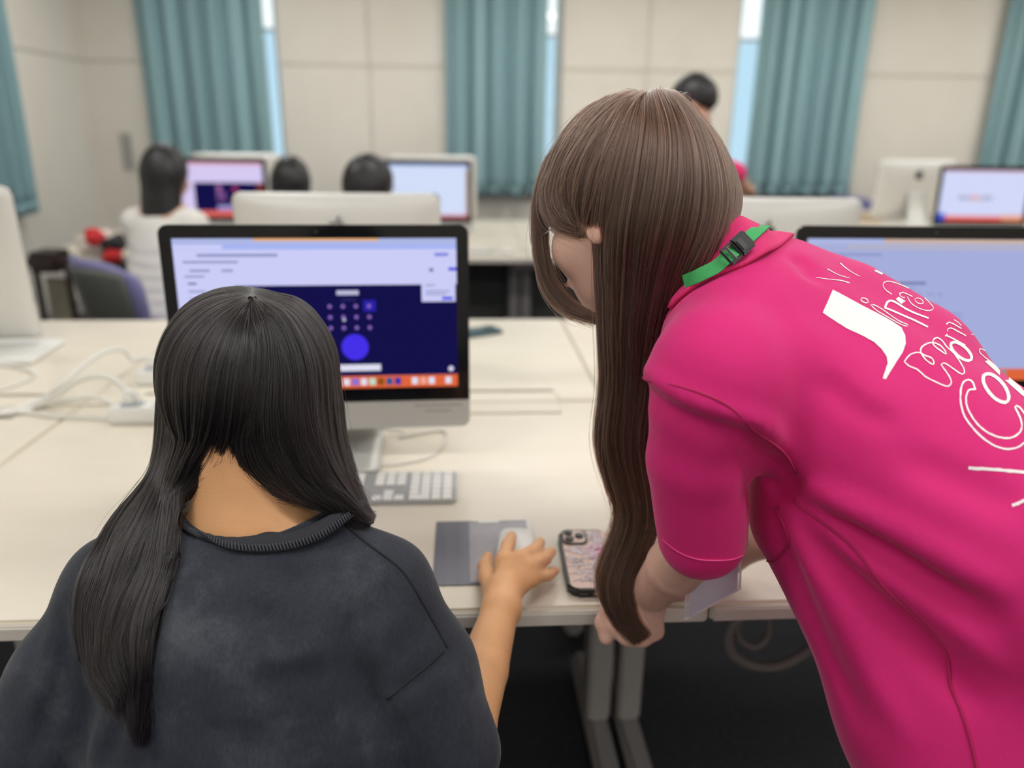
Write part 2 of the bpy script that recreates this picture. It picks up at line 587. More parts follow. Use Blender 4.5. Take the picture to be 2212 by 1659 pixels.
M_modesty = mat('modesty_panel', (92, 94, 92), 0.6)
M_alu = mat('brushed_aluminium', (206, 206, 202), 0.38, metal=0.55, bump=(700, 0.04, (1, 1, 8)))
M_alu_w = mat('pale_aluminium', (222, 221, 217), 0.42, metal=0.25)
M_glass_blk = mat('black_glass', (10, 11, 16), 0.12)
M_black = mat('black_plastic', (24, 24, 26), 0.45)
M_logo = mat('dark_logo', (34, 34, 36), 0.3)
M_key = mat('white_key', (242, 242, 238), 0.45)
M_kbd = mat('keyboard_plate', (178, 181, 182), 0.4, metal=0.4)
M_cable = mat('white_cable', (226, 225, 219), 0.45)
M_skin_tan = mat('skin_tan', (226, 172, 124), 0.5, sss=0.12, noise=(14, (219, 163, 114), (1, 1, 1)), bump=(380, 0.12, (1, 1, 1)))
M_skin_fair = mat('skin_fair', (232, 190, 172), 0.48, sss=0.12, noise=(14, (226, 180, 162), (1, 1, 1)), bump=(380, 0.12, (1, 1, 1)))

# =================================================================== ROOM
XL, XR, YB, YF = -2.80, 6.2, 6.40, -3.6
WINS = [(-2.33, -1.366), (-0.10, 0.791), (2.171, 3.12), (4.44, 5.4)]
SILL, HEAD, SEAM = 0.86, 2.50, 1.77

structure(obj('floor', box2(B(), (XL - .2, YF - .2, -0.1), (XR + .2, YB + .2, 0)), M_floor))
structure(obj('ceiling', box2(B(), (XL - .2, YF - .2, CEIL), (XR + .2, YB + .2, CEIL + .1)), M_ceil))

wl = structure(obj('wall_left', box2(B(), (XL - .2, YF - .2, 0), (XL - .006, YB + .2, CEIL)), M_joint))
wf = structure(obj('wall_front', box2(B(), (XL - .2, YF - .2, 0), (XR + .2, YF, CEIL)), M_wall))
wr = structure(obj('wall_right', box2(B(), (XR, YF - .2, 0), (XR + .2, YB + .2, CEIL)), M_wall))
bm = B()
edges = [XL - .2] + [x for w in WINS for x in w] + [XR + .2]
for i in range(0, len(edges), 2):
    box2(bm, (edges[i], YB + .006, 0), (edges[i + 1], YB + .2, CEIL))
for a, b in WINS:
    box2(bm, (a, YB + .006, 0), (b, YB + .2, SILL)); box2(bm, (a, YB + .006, HEAD), (b, YB + .2, CEIL))
wbk = structure(obj('wall_back', bm, M_joint))

def wall_panels(parent, spans, along, const, m):
    """large wall boards with narrow recessed joints"""
    for (a, b, z0, z1) in spans:
        g = 0.004
        if along == 'X': lo, hi = (a + g, const - .008, z0 + g), (b - g, const + .007, z1 - g)
        else: lo, hi = (const - .007, a + g, z0 + g), (const + .008, b - g, z1 - g)
        obj('panel', box2(B(), lo, hi, 0.002), m, parent)
sp = []
for a, b in [(XL, -2.33), (-1.366, -0.69), (-0.69, -0.10), (0.791, 1.458), (1.458, 2.171), (3.12, 4.44), (5.4, XR)]:
    sp += [(a, b, 0.1, SEAM), (a, b, SEAM, CEIL)]
for a, b in WINS:
    sp += [(a, b, 0.1, SILL - .005), (a, b, HEAD + .005, CEIL)]
wall_panels(wbk, sp, 'X', YB, M_panel)
sp = []
for a, b in [(YF, -2.0), (-2.0, -0.2), (-0.2, 1.6), (1.6, 3.4), (3.4, 5.2), (5.2, YB)]:
    sp += [(a, b, 0.1, SEAM), (a, b, SEAM, CEIL)]
wall_panels(wl, sp, 'Y', XL, M_panel)
structure(obj('baseboard_back', box2(B(), (XL, YB - .014, 0), (XR, YB + .006, .1), .002), M_steel))
structure(obj('baseboard_left', box2(B(), (XL - .006, YF, 0), (XL + .014, YB - .02, .1), .002), M_steel))

# windows behind the curtains: frame, rails and panes; the lower sash has a faintly blue pane
def pane_mat(name, rgb):
    m = bpy.data.materials.new(name); m.use_nodes = True
    nt = m.node_tree; nt.nodes.clear()
    t = nt.nodes.new('ShaderNodeBsdfTransparent'); t.inputs[0].default_value = (*lin(rgb), 1)
    g = nt.nodes.new('ShaderNodeBsdfGlossy'); g.inputs['Roughness'].default_value = 0.05
    mx = nt.nodes.new('ShaderNodeMixShader'); mx.inputs[0].default_value = 0.06
    o = nt.nodes.new('ShaderNodeOutputMaterial')
    nt.links.new(t.outputs[0], mx.inputs[1]); nt.links.new(g.outputs[0], mx.inputs[2]); nt.links.new(mx.outputs[0], o.inputs[0])
    return m
M_pane = pane_mat('clear_pane', (250, 252, 252))
M_pane_b = pane_mat('tinted_pane', (214, 230, 238))
for i, (a, b) in enumerate(WINS):
    r = structure(empty('window_%d' % (i + 1), ((a + b) / 2, YB + .12, SILL)))
    bm = B(); w = (b - a) / 2; H = HEAD - SILL
    for s in (-1, 1): box(bm, (s * (w - .02), 0, H / 2), (.04, .07, H), .003)
    box(bm, (0, 0, .02), (2 * w, .07, .04), .003); box(bm, (0, 0, H - .02), (2 * w, .07, .04), .003)
    obj('window_frame', bm, M_frame, r)
    obj('rail', box(B(), (0, -.01, 1.16), (2 * w - .08, .05, .022), .003), M_frame, r)
    obj('mullion', box(B(), (0, -.005, H / 2), (.05, .05, H - .08), .003), M_frame, r)
    obj('pane', box(B(), (0, .01, (1.17 + H - .04) / 2), (2 * w - .08, .006, H - .04 - 1.17)), M_pane, r)
    obj('pane', box(B(), (0, .01, (.04 + 1.15) / 2), (2 * w - .08, .006, 1.11)), M_pane_b, r)
    obj('window_sill', box(B(), (0, -.09, -.012), (2 * w, .19, .024), .003), M_white, r)

# curtains: pleated cloth on a rail
def curtain(x0, x1, ybase, z0, z1, pleats, label, seed, along='X', group='teal curtains'):
    r = np.random.default_rng(seed)
    n = pleats * 26; rows = 14
    t = np.linspace(0, 1, n)
    ph = np.cumsum(r.uniform(0.6, 1.4, n)); ph = (ph - ph[0]) / (ph[-1] - ph[0]) * pleats * 2 * math.pi
    bm = B(); G = np.zeros((rows, n, 3))
    for i in range(rows):
        v = i / (rows - 1)
        amp = 0.040 + 0.012 * v
        off = amp * np.sin(ph + 0.25 * math.sin(3 * v)) + 0.014 * np.sin(2.3 * ph + 1 + v)
        squeeze = 1 - 0.015 * math.sin(math.pi * v)
        xs = (x0 + x1) / 2 + (t - .5) * (x1 - x0) * squeeze + 0.010 * np.cos(ph)
        if along == 'X': G[i] = np.stack([xs, ybase + off, np.full(n, z1 + (z0 - z1) * v)], 1)
        else: G[i] = np.stack([ybase + off, xs, np.full(n, z1 + (z0 - z1) * v)], 1)
    bm, _ = grid_mesh(G, 0.003, None)
    root = empty('curtain', G.mean((0, 1)) * np.array([1, 1, 0]) + np.array([0, 0, z0]))
    loc = Matrix.Translation(-root.location)
    bmesh.ops.transform(bm, matrix=loc, verts=bm.verts)
    obj('curtain_cloth', bm, M_curtain, root, True)
    hem, _ = grid_mesh(G[-2:, :, :] * np.array([1, 1, 0]) + np.array([[[0, 0, z0 + .07]], [[0, 0, z0 - .001]]]), 0.0065, None)
    bmesh.ops.transform(hem, matrix=loc, verts=hem.verts)
    obj('hem', hem, M_curtain, root, True)
    tag(root, label, 'curtain', group)
    return root
curtain(-2.36, -1.44, 6.28, 0.84, 2.60, 6, 'teal pleated curtain nearest the room corner, above the seated person in white', 1)
curtain(-0.115, 0.655, 6.28, 0.82, 2.60, 5, 'teal pleated curtain between two beige pillars, left of the leaning woman\'s head', 2)
curtain(2.28, 3.16, 6.28, 0.84, 2.60, 6, 'teal pleated curtain directly behind the leaning woman\'s neck and collar', 3)
curtain(4.24, 5.2, 6.28, 0.84, 2.60, 6, 'teal pleated curtain at the far right end of the window wall', 4)
curtain(4.15, 5.155, XL + .12, 0.79, 2.60, 7, 'teal pleated curtain on the side wall at the left edge of the picture', 5, along='Y')
for i, (a, b) in enumerate([(-2.5, -1.3), (-.25, .9), (2.1, 3.45), (4.1, 5.5)]):
    bm = B(); cyl(bm, ((a + b) / 2, 6.28, 2.62), .014, b - a, 'X', 12)
    structure(obj('trim_%d' % (i + 1), bm, M_white))

sw = empty('switch_plate', (-2.575, YB - .012, 1.12))
obj('plate', box(B(), (0, 0, 0), (.085, .012, .28), .004), mat('plate_grey', (176, 176, 170), .5), sw)
for k in (-1, 0, 1): obj('switch', box(B(), (0, -.009, k * .08), (.04, .008, .055), .002), mat('switch_grey', (166, 167, 163), .5), sw)
tag(sw, 'tall grey switch plate on the beige wall beside the corner curtain', 'switch')

# ceiling lamps (above the frame): housing, diffuser and the light it gives
for yy in (-2.2, 0.2, 2.6, 5.1):
    for xx in (-1.4, 0.6, 2.6, 4.6):
        f = empty('ceiling_light', (xx, yy, CEIL))
        obj('housing', box(B(), (0, 0, -.03), (1.3, .30, .06), .004), M_white, f)
        obj('diffuser', box(B(), (0, 0, -.064), (1.24, .24, .012), .003), emat('lamp_diffuser', (255, 250, 240), 3.0), f)
        area('lamp', (0, 0, -.085), 1.24, .24, LAMP_W, parent=f)
        tag(f, 'long white ceiling lamp above the desks', 'lamp', 'ceiling lamps')

# =================================================================== DESKS
DZ, DT = 0.72, 0.028
def desk(x0, y0, flip, label, lid=True):
    """1.2 m wide, 0.823 m deep; the cable cover lies along the edge away from the sitter"""
    r = empty('desk', (x0 + .6, y0 if not flip else y0 + .823, 0), math.pi if flip else 0)
    g = 0.0015; hw = .6 - g; D = .823 - g; nd = .735; nx = .493
    out = [(-hw, 0), (hw, 0), (hw, D), (nx, D), (nx, nd), (-nx, nd), (-nx, D), (-hw, D)]
    bm = B(); prism(bm, out, (0, 0, DZ - DT), (1, 0, 0), (0, 1, 0), (0, 0, 1), DT)
    bmesh.ops.bevel(bm, geom=[e for e in bm.edges if abs(e.verts[0].co.z - e.verts[1].co.z) < 1e-5], offset=.004, segments=2, affect='EDGES')
    obj('desktop', bm, M_desk, r)
    obj('edge_band', box(B(), (0, -.003, DZ - DT / 2 - .001), (2 * hw - .004, .008, DT - .006), .003), M_edge, r)
    obj('cable_cover', box(B(), (0, (nd + .018 + D) / 2, DZ - .006), (2 * nx - .001, D - nd - .018, .010), .001), M_desk, r)
    obj('cable_tray', box(B(), (0, (nd + D) / 2, DZ - .06), (2 * nx + .02, D - nd - .002, .06)), M_gap, r)
    for s in (-1, 1):
        lx = s * .565
        leg = obj('leg', box(B(), (lx, .545, (DZ - DT + .06) / 2), (.052, .07, DZ - DT - .06), .006), M_steel, r)
        obj('foot', box(B(), (lx, .41, .035), (.052, .72, .05), .012), M_steel, r)
        obj('bracket', box(B(), (lx, .40, DZ - DT - .018), (.04, .68, .032), .004), M_steel, r)
    obj('modesty_panel', box(B(), (0, .70, .44), (1.06, .014, .44), .003), M_modesty, r)
    tag(r, label, 'desk', 'white laminate computer desks')
    return r
XG = [-2.065, -0.865, 0.335, 1.535]
AY, AY2 = 0.882, 1.708
desk(XG[0], AY, False, 'white laminate desk at the left edge, beyond the seated girl\'s left shoulder')
desk(XG[1], AY, False, 'white laminate desk where the girl in the grey shirt uses the mouse')
desk(XG[2], AY, False, 'white laminate desk in front of the woman in the pink shirt')
desk(XG[0], AY2, True, 'white desk carrying the turned-away computer at the left edge')
desk(XG[1], AY2, True, 'white desk behind the front computer, with a dark phone lying on it')
desk(XG[2], AY2, True, 'white desk behind the leaning woman\'s head, carrying a turned-away computer')
BY, BY2 = 3.83, 4.656
xg2 = [-2.665 + 1.2 * 0 + .6, -0.865, 0.335, 1.535, 2.735, 3.935]
names_b = ['by the person in white', 'before the two dark-haired heads', 'in the gap left of the leaning woman\'s face',
           'hidden behind the leaning woman\'s collar', 'under the computer showing a search page', 'at the far right edge']
for k, x in enumerate(xg2):
    desk(x, BY, False, 'white desk of the far row ' + names_b[k])
    desk(x, BY2, True, 'rear desk of the far row, backing the one ' + ['by the person in white', 'by the two heads', 'left of the woman\'s face', 'behind the collar', 'under the search page', 'at the far right edge'][k])

# =================================================================== COMPUTERS
def apple_outline(s):
    right = [(0, .40), (.12, .45), (.26, .46), (.38, .40), (.46, .30), (.38, .22), (.335, .10), (.345, -.03), (.40, -.13), (.48, -.19),
             (.43, -.33), (.35, -.45), (.26, -.53), (.16, -.53), (.07, -.49), (0, -.48)]
    left = [(-.07, -.49), (-.16, -.53), (-.26, -.53), (-.36, -.44), (-.44, -.30), (-.49, -.12), (-.50, .06), (-.47, .22), (-.40, .35), (-.29, .43), (-.16, .46), (-.07, .43)]
    leaf = [(.0, .50), (.02, .62), (.09, .72), (.2, .77), (.19, .66), (.12, .55)]
    c = lambda L: [tuple(p) for p in catmull([(x * s, z * s, 0) for x, z in L], 48)[:, :2]]
    return c(right + left + [(0, .40)])[:-1], c(leaf + [leaf[0]])[:-1]

SW, SH = 0.484, 0.272         # lit display
def screen_quads(kind):
    """list of (x0, z0, x1, z1, colour name, layer) on the display, 0..1 from lower left; discs as ('o', x, z, r, colour)"""
    Q = []
    lav, bar, navy, dock = 's_lav', 's_bar', 's_navy', 's_dock'
    if kind == 'editor':
        Q += [(0, 0, 1, 1, lav, 0), (0, .965, 1, 1, 's_top', 1), (.28, .984, .72, 1, 's_orange', 2), (0, .93, 1, .965, 's_tab', 1), (0, .932, .17, .962, lav, 2),
              (.08, .885, .36, .905, 's_txt', 2), (.03, .845, .22, .86, 's_txt', 2), (.05, .79, .12, .806, 's_txt', 2), (.16, .79, .2, .806, 's_txt', 2),
              (.03, .755, .1, .768, 's_txt', 2), (.04, .71, .07, .722, 's_dk', 2), (.92, .885, .97, .905, 's_blue2', 2), (.97, .79, 1, .81, 's_blue', 2), (.9, .785, .915, .805, 's_dk', 2),
              (.2, .085, 1, .70, navy, 1), (.0, .0, 1, .085, dock, 3), (.87, .585, .995, .72, lav, 4), (.885, .69, .92, .70, 's_txt', 5), (.885, .65, .975, .66, 's_txt', 5), (.885, .63, .96, .64, 's_txt', 5),
              (.945, .597, .985, .617, 's_blue', 5), (.56, .635, .64, .665, 's_txt2', 4), (.575, .60, .63, .606, 's_navy2', 4),
              (.40, .12, .71, .165, 's_white', 4), (.655, .525, .70, .60, 's_blue3', 4)]
        for k in range(9): Q.append((.04, .66 - .048 * k, .04 + .12 * (.5 + .5 * abs(math.sin(k * 2.1))), .672 - .048 * k, 's_txt', 2))
        for a in range(4):
            for b in range(3): Q.append(('o', .533 + .0475 * a, .56 - .072 * b, .0075, 's_purple', 5))
        Q += [('o', .583, .47, .006, 's_grey', 6), ('glow', .618, .285, .05, 's_glow', 5), ('o', .975, .125, .010, 's_white', 5)]
        for k, c in enumerate(['s_white', 's_teal', 's_white', 's_pur2', 's_white', 's_mint', 's_brown', 's_tl2', 's_ind', None, 's_white', 's_pink', 's_white', None, 's_white']):
            if c: Q.append((.505 + .032 * k, .02, .528 + .032 * k, .068, c, 4))
        for k, c in enumerate(['s_tl2', 's_white', 's_mint', 's_ind', 's_white', 's_pur2', 's_teal', 's_white', 's_pink', 's_white', 's_tl2', 's_brown']):
            Q.append((.06 + .035 * k, .02, .083 + .035 * k, .068, c, 4))
    elif kind == 'page':
        Q += [(0, 0, 1, 1, 's_page', 0), (0, .965, 1, 1, 's_top', 1), (.30, .97, 1, 1, 's_peach', 2), (0, .925, 1, .965, 's_tab2', 1), (0, .93, .16, .96, 's_page', 2),
              (.09, .885, .30, .90, 's_txt3', 2), (.04, .845, .18, .857, 's_txt3', 2), (.38, .69, .49, .707, 's_dk2', 2), (.38, .655, .45, .664, 's_txt3', 2),
              (.46, .615, .475, .63, 's_txt3', 2), (.5, .618, .53, .627, 's_txt3', 2), (.55, .61, .56, .632, 's_txt3', 2), (.46, .54, .56, .55, 's_txt3', 2),
              (.40, .35, .66, .50, 's_blk', 1), (0, 0, 1, .085, dock, 3)]
        for k in range(22): Q.append((.1 + .036 * k, .02, .126 + .036 * k, .068, ['s_white', 's_teal', 's_pur2', 's_mint', 's_ind'][k % 5], 4))
    elif kind == 'pink':
        Q += [(0, 0, 1, 1, 's_lav2', 0), (0, .95, 1, 1, 's_rose', 1), (.27, .10, .93, .63, navy, 1), (.93, .10, 1, .63, 's_rust', 1), (0, 0, 1, .10, 's_red', 2), ('o', .53, .55, .028, 's_purp3', 3), ('o', .70, .51, .026, 's_mag', 3),
              (.5, .28, .60, .47, 's_plum', 2), (.50, .12, .80, .2, 's_lil', 3), ('o', .53, .46, .02, 's_purp3', 3)]
    elif kind == 'blank':
        Q += [(0, 0, 1, 1, 's_sky', 0), (0, .97, 1, 1, 's_bl4', 1), (0, 0, 1, .05, 's_red2', 2), (.975, .05, 1, .9, 's_peach', 2)]
    elif kind == 'search':
        Q += [(0, 0, 1, 1, 's_lav3', 0), (0, .97, 1, 1, 's_rose', 1), (0, 0, 1, .10, 's_red', 2), (0, 0, .09, .15, 's_blu5', 3), (.75, 0, 1, .12, 's_orng2', 3)]
        for k, c in enumerate(['s_g1', 's_g1', 's_g1', 's_org3', 's_org3', 's_g1', 's_g1', 's_g1']):
            Q.append((.22 + .05 * k, .42, .255 + .05 * k, .42 + (.07 if k % 3 else .09), c, 2))
    return Q
SC = dict(s_lav=(206, 208, 250), s_bar=(190, 196, 245), s_navy=(20, 18, 74), s_dock=(226, 104, 62), s_top=(176, 186, 232), s_orange=(236, 178, 120), s_tab=(170, 184, 245), s_txt=(150, 156, 200),
          s_dk=(90, 96, 150), s_blue2=(120, 130, 225), s_blue=(70, 70, 225), s_txt2=(190, 190, 220), s_navy2=(60, 58, 120), s_white=(226, 226, 244), s_blue3=(44, 36, 170), s_purple=(140, 104, 190),
          s_grey=(190, 196, 206), s_glow=(70, 50, 235), s_teal=(90, 160, 170), s_pur2=(130, 120, 220), s_mint=(190, 225, 205), s_brown=(140, 80, 30), s_tl2=(30, 90, 150), s_ind=(60, 50, 170), s_pink=(245, 170, 150),
          s_page=(168, 176, 222), s_peach=(205, 180, 168), s_tab2=(180, 180, 205), s_txt3=(142, 150, 200), s_dk2=(112, 118, 165), s_blk=(160, 168, 216), s_lav2=(218, 205, 245), s_rose=(225, 170, 190),
          s_rust=(120, 56, 44), s_red=(235, 110, 100), s_purp3=(170, 110, 170), s_mag=(190, 70, 115), s_plum=(110, 74, 130), s_lil=(170, 160, 220), s_sky=(214, 226, 252), s_bl4=(160, 180, 235), s_red2=(215, 110, 115),
          s_lav3=(214, 220, 252), s_blu5=(60, 90, 205), s_orng2=(240, 160, 130), s_g1=(150, 156, 180), s_org3=(240, 140, 110))

def computer(name, loc, rz, label, screen='editor', tilt=2.4, group='all-in-one computers', low=False):
    r = empty('desktop_computer', loc, math.radians(rz))
    W2, Z0, Z1, ZC = .264, (.028 if low else .075), .450, .128
    ct = math.radians(tilt)
    T = Matrix.Translation((0, -.035, .25)) @ Matrix.Rotation(-ct, 4, 'X') @ Matrix.Translation((0, 0, -.25))
    def put(nm, bm, m, par=r, smooth=False, mats=None):
        bmesh.ops.transform(bm, matrix=T, verts=bm.verts)
        return obj(nm, bm, m, par, smooth, mats)
    # back shell: thin rim, gently domed back
    n, mrows = 25, 19
    G = np.zeros((mrows, n, 3))
    for i in range(mrows):
        for j in range(n):
            a, b = -1 + 2 * j / (n - 1), -1 + 2 * i / (mrows - 1)
            x, z = a * W2, (Z0 + Z1) / 2 + b * (Z1 - Z0) / 2
            rr = .020                                    # rounded corners
            ex, ez = max(0, abs(a) * W2 - (W2 - rr)), max(0, abs(b) * (Z1 - Z0) / 2 - ((Z1 - Z0) / 2 - rr))
            if ex > 0 and ez > 0:
                l = math.hypot(ex, ez); k = min(1, rr / l) if l > rr else 1
                x = math.copysign(W2 - rr + ex * k, a); z = (Z0 + Z1) / 2 + math.copysign((Z1 - Z0) / 2 - rr + ez * k, b)
            dome = max(0, (1 - a * a)) ** .55 * max(0, 1 - b * b) ** .55
            G[i, j] = (x, .006 + .036 * dome, z)
    bm = B()
    back = [[bm.verts.new(G[i, j]) for j in range(n)] for i in range(mrows)]
    front = [[None] * n for _ in range(mrows)]
    for i in range(mrows):
        for j in range(n):
            if i in (0, mrows - 1) or j in (0, n - 1):
                front[i][j] = bm.verts.new((G[i, j, 0], .0006, G[i, j, 2]))
    for i in range(mrows - 1):
        for j in range(n - 1):
            bm.faces.new((back[i][j], back[i][j + 1], back[i + 1][j + 1], back[i + 1][j]))
    ring = [(0, j) for j in range(n)] + [(i, n - 1) for i in range(1, mrows)] + [(mrows - 1, j) for j in range(n - 2, -1, -1)] + [(i, 0) for i in range(mrows - 2, 0, -1)]
    for k in range(len(ring)):
        (i, j), (i2, j2) = ring[k], ring[(k + 1) % len(ring)]
        bm.faces.new((back[i][j], front[i][j], front[i2][j2], back[i2][j2]))
    put('casing', bm, M_alu_w, smooth=True)
    bz = B(); prism(bz, rrect(-W2, ZC, W2, Z1, .017, 6, (0, 0, 1, 1)), (0, .0005, 0), (1, 0, 0), (0, 0, 1), (0, -1, 0), .004)
    bezel = put('bezel', bz, M_glass_blk)
    ch = B(); prism(ch, rrect(-W2, Z0, W2, ZC - .0006, .014, 6, (1, 1, 0, 0)), (0, .0005, 0), (1, 0, 0), (0, 0, 1), (0, -1, 0), .004)
    chin = put('chin', ch, M_alu)
    for k in range(2):
        put('fine_print', box(B(), (.205, -.0037, ZC - .010 - .011 * k), (.09 if k == 0 else .05, .0006, .0022)), mat('print_grey', (150, 150, 148), .6), chin)
    # lit display
    cx0, cz0 = -SW / 2, Z1 - .0235 - SH
    bm = B(); mats = []
    def mi(nm):
        m = emat(nm, SC[nm], 0.92)
        if m not in mats: mats.append(m)
        return mats.index(m)
    for q in screen_quads(screen):
        if q[0] in ('o', 'glow'):
            _, x, z, rad, c, ly = q
            k = 20
            f = bm.faces.new([bm.verts.new((cx0 + x * SW + rad * SW * math.cos(2 * math.pi * i / k), -.0038 - .00012 * ly, cz0 + z * SH + rad * SW * math.sin(2 * math.pi * i / k))) for i in range(k)])
            f.material_index = mi(c)
        else:
            x0, z0, x1, z1, c, ly = q
            f = bm.faces.new([bm.verts.new((cx0 + a * SW, -.0038 - .00012 * ly, cz0 + b * SH)) for a, b in ((x0, z0), (x1, z0), (x1, z1), (x0, z1))])
            f.material_index = mi(c)
    bmesh.ops.transform(bm, matrix=T, verts=bm.verts)
    me = bpy.data.meshes.new('screen'); bm.to_mesh(me); bm.free()
    link('screen', me, bezel, mats)
    lens = B(); cyl(lens, (0, -.0040, Z1 - .012), .0022, .0012, 'Y', 14); put('camera_lens', lens, mat('lens_grey', (70, 74, 82), .2), bezel)
    # logo on the back
    body, leaf = apple_outline(.052)
    for o in (body, leaf):
        lg = B(); prism(lg, [(-x, z) for x, z in o], (0, .0405, .357), (1, 0, 0), (0, 0, 1), (0, 1, 0), .0012)
        lg2 = put('logo' if o is body else 'logo_leaf', lg, M_logo if o is body else mat('logo_grey', (96, 96, 94), .35))
    # stand: bent sheet, foot plate below, neck behind the panel
    prof = [(-.085, .003), (.02, .003), (.075, .004), (.094, .012), (.094, .03), (.075, .075), (.048, .14), (.030, .205), (.020, .25)]
    if low: prof = [(-.085, .003), (.02, .003), (.075, .004), (.094, .012), (.094, .03), (.085, .075), (.058, .14), (.040, .205), (.030, .25)]
    C = catmull([(0, y, z) for y, z in prof], 40)
    Gs = np.zeros((40, 9, 3))
    for i in range(40):
        w = np.interp(C[i, 2], [0, .02, .1, .25], [.095, .092, .062, .05])
        for j in range(9): Gs[i, j] = (-w + 2 * w * j / 8, C[i, 1], C[i, 2])
    bm, _ = grid_mesh(Gs, .006, (0, 0.0, .3))
    obj('stand', bm, M_alu, r, True)
    if low:
        obj('foot_plate', box(B(), (0, .03, .008), (.62, .22, .014), .004), M_white, r)
    tag(r, label, 'computer', group)
    return r

computer('c1', (-.252, 1.395, DZ), 2.5, 'silver computer with a dark navy web page on screen, before the seated girl', 'editor')
computer('c2', (.880, 1.418, DZ), -1.0, 'silver computer with a pale lavender page, beyond the pink shirt', 'page')
computer('c3', (-.317, 2.02, DZ), 180, 'back of a silver computer directly behind the dark navy screen', 'page')
computer('c4', (.789, 1.98, DZ), 180, 'back of a silver computer with black logo beside the leaning woman\'s collar', 'page')
computer('c6', (-1.27, 4.24, DZ), 0, 'far computer with pink-edged screen beside the person in white', 'pink')
computer('c7', (-.205, 4.24, DZ), 0, 'far computer with a blank pale blue screen right of the dark heads', 'blank')
computer('c8', (-1.335, 4.84, DZ), 180, 'turned-away computer just behind the pink-edged screen', 'page')
computer('c9', (-.17, 4.84, DZ), 180, 'turned-away computer just behind the blank pale blue screen', 'page')
computer('c10', (2.995, 5.03, DZ), 180, 'turned-away far computer with visible neck, left of the search-page screen', 'page')
computer('c11', (2.885, 4.22, DZ), -2, 'far computer at the right edge showing a search page', 'search')
computer('c5', (-1.455, 2.14, DZ), 184, 'pale grey back of a computer on a white foot plate at the left edge', 'page', tilt=3, low=True)

# =================================================================== DESK THINGS
kb = empty('keyboard', (-.2275, 1.245, DZ), 0)
bm = B(); prism(bm, rrect(-.215, -.0575, .215, .0575, .006, 4), (0, 0, .002), (1, 0, 0), (0, 1, 0), (0, 0, 1), .006)
obj('plate', bm, M_kbd, kb)
obj('rear_foot', box(B(), (0, .045, .0015), (.40, .012, .003)), M_white, kb)
KM = {}
def key(x, y, w=.0162, d=.0162):
    if (w, d) not in KM:
        bm = B(); box(bm, (0, 0, 0), (w, d, .003), .001, seg=1)
        bmesh.ops.recalc_face_normals(bm, faces=bm.faces)
        me = bpy.data.meshes.new('key'); bm.to_mesh(me); bm.free(); me.materials.append(M_key); KM[(w, d)] = me
    o = bpy.data.objects.new('key', KM[(w, d)]); COL.objects.link(o); o.parent = kb; o.location = (x, y, .0095)
pz = .0190
for rw in range(6):
    y = .0475 - pz * rw
    dd = .0105 if rw == 0 else .0162
    yy = y - (0.002 if rw == 0 else 0)
    for c in range(4):                                        # number pad
        if rw == 5 and c == 1: continue
        if rw == 5 and c == 0: key(.1425 + pz * .5, yy, .0162 + pz, dd); continue
        key(.1425 + pz * c, yy, .0162, dd)
    for c in range(3):                                        # navigation block
        if rw in (3,) or (rw == 4 and c != 1): continue
        key(.0795 + pz * c, yy, .0162, dd)
    if rw < 5:
        for c in range(14): key(-.2045 + pz * c, yy, .0162, dd)
    else:
        for c in (0, 1, 2): key(-.2045 + pz * c, yy, .0162, dd)
        key(-.2045 + pz * 5.5, yy, .0162 + pz * 5, dd)
        for c in (9, 10, 11, 12, 13): key(-.2045 + pz * c, yy, .0162, dd)
tag(kb, 'white flat keyboard with number pad beneath the front computer', 'keyboard')

# far keyboard and mouse on the far row
kb2 = empty('keyboard', (.02, 4.02, DZ), 0)
obj('plate', box(B(), (0, 0, .005), (.28, .115, .006), .002), M_kbd, kb2)
for rw in range(5): obj('key_row', box(B(), (0, .042 - .02 * rw, .0095), (.262, .0155, .003), .001), M_key, kb2)
tag(kb2, 'small white keyboard on the far desk below the blank pale blue screen', 'keyboard')

def mouse(loc, rz, label):
    r = empty('computer_mouse', loc, rz)
    rows = []
    for i in range(15):
        v = -1 + 2 * i / 14; y = v * .0565
        hw_ = .0285 * (1 - abs(v) ** 5) ** .28 if abs(v) < 1 else .006
        rows.append([(hw_ * math.sin(a_), y, .005 + (.0045 + .0115 * (1 - v * v) ** .6) * math.cos(a_) ** .45) for a_ in np.linspace(-math.pi / 2 + .001, math.pi / 2 - .001, 13)])
    bm, _ = grid_mesh(np.array(rows), .002, (0, 0, -.05)); obj('shell', bm, M_white, r, True)
    obj('base', box(B(), (0, 0, .0035), (.046, .098, .005), .002), M_black, r)
    tag(r, label, 'mouse'); return r
mouse((.079, 1.02, DZ + .0035), math.radians(-6), 'white mouse under the seated girl\'s hand on the grey pad')
mouse((.235, 4.0, DZ), 0, 'white mouse on the far desk right of the small keyboard')

# grey pad with a clear cover
M_pad = mat('pad_grey', (118, 120, 128), .35, noise=(5, (104, 107, 116), (6, .4, 1)))
M_pad2 = mat('pad_light', (160, 156, 162), .3, noise=(40, (150, 147, 153), (1, 1, 1)))
mp = empty('mouse_pad', (.031, 1.031, DZ))
bm = B(); prism(bm, rrect(-.075, -.092, .075, .092, .003, 3), (0, 0, 0), (1, 0, 0), (0, 1, 0), (0, 0, 1), .0022); obj('base_sheet', bm, M_pad, mp)
bm = B(); prism(bm, rrect(-.022, -.088, .072, .086, .002, 3), (0, 0, .0022), (1, 0, 0), (0, 1, 0), (0, 0, 1), .0008); obj('cover_sheet', bm, M_pad2, mp)
obj('white_edge', box(B(), (.0735, .045, .0032), (.005, .094, .0016), .0006), M_white, mp)
obj('white_edge', box(B(), (.028, .0895, .0032), (.09, .004, .0016), .0006), M_white, mp)
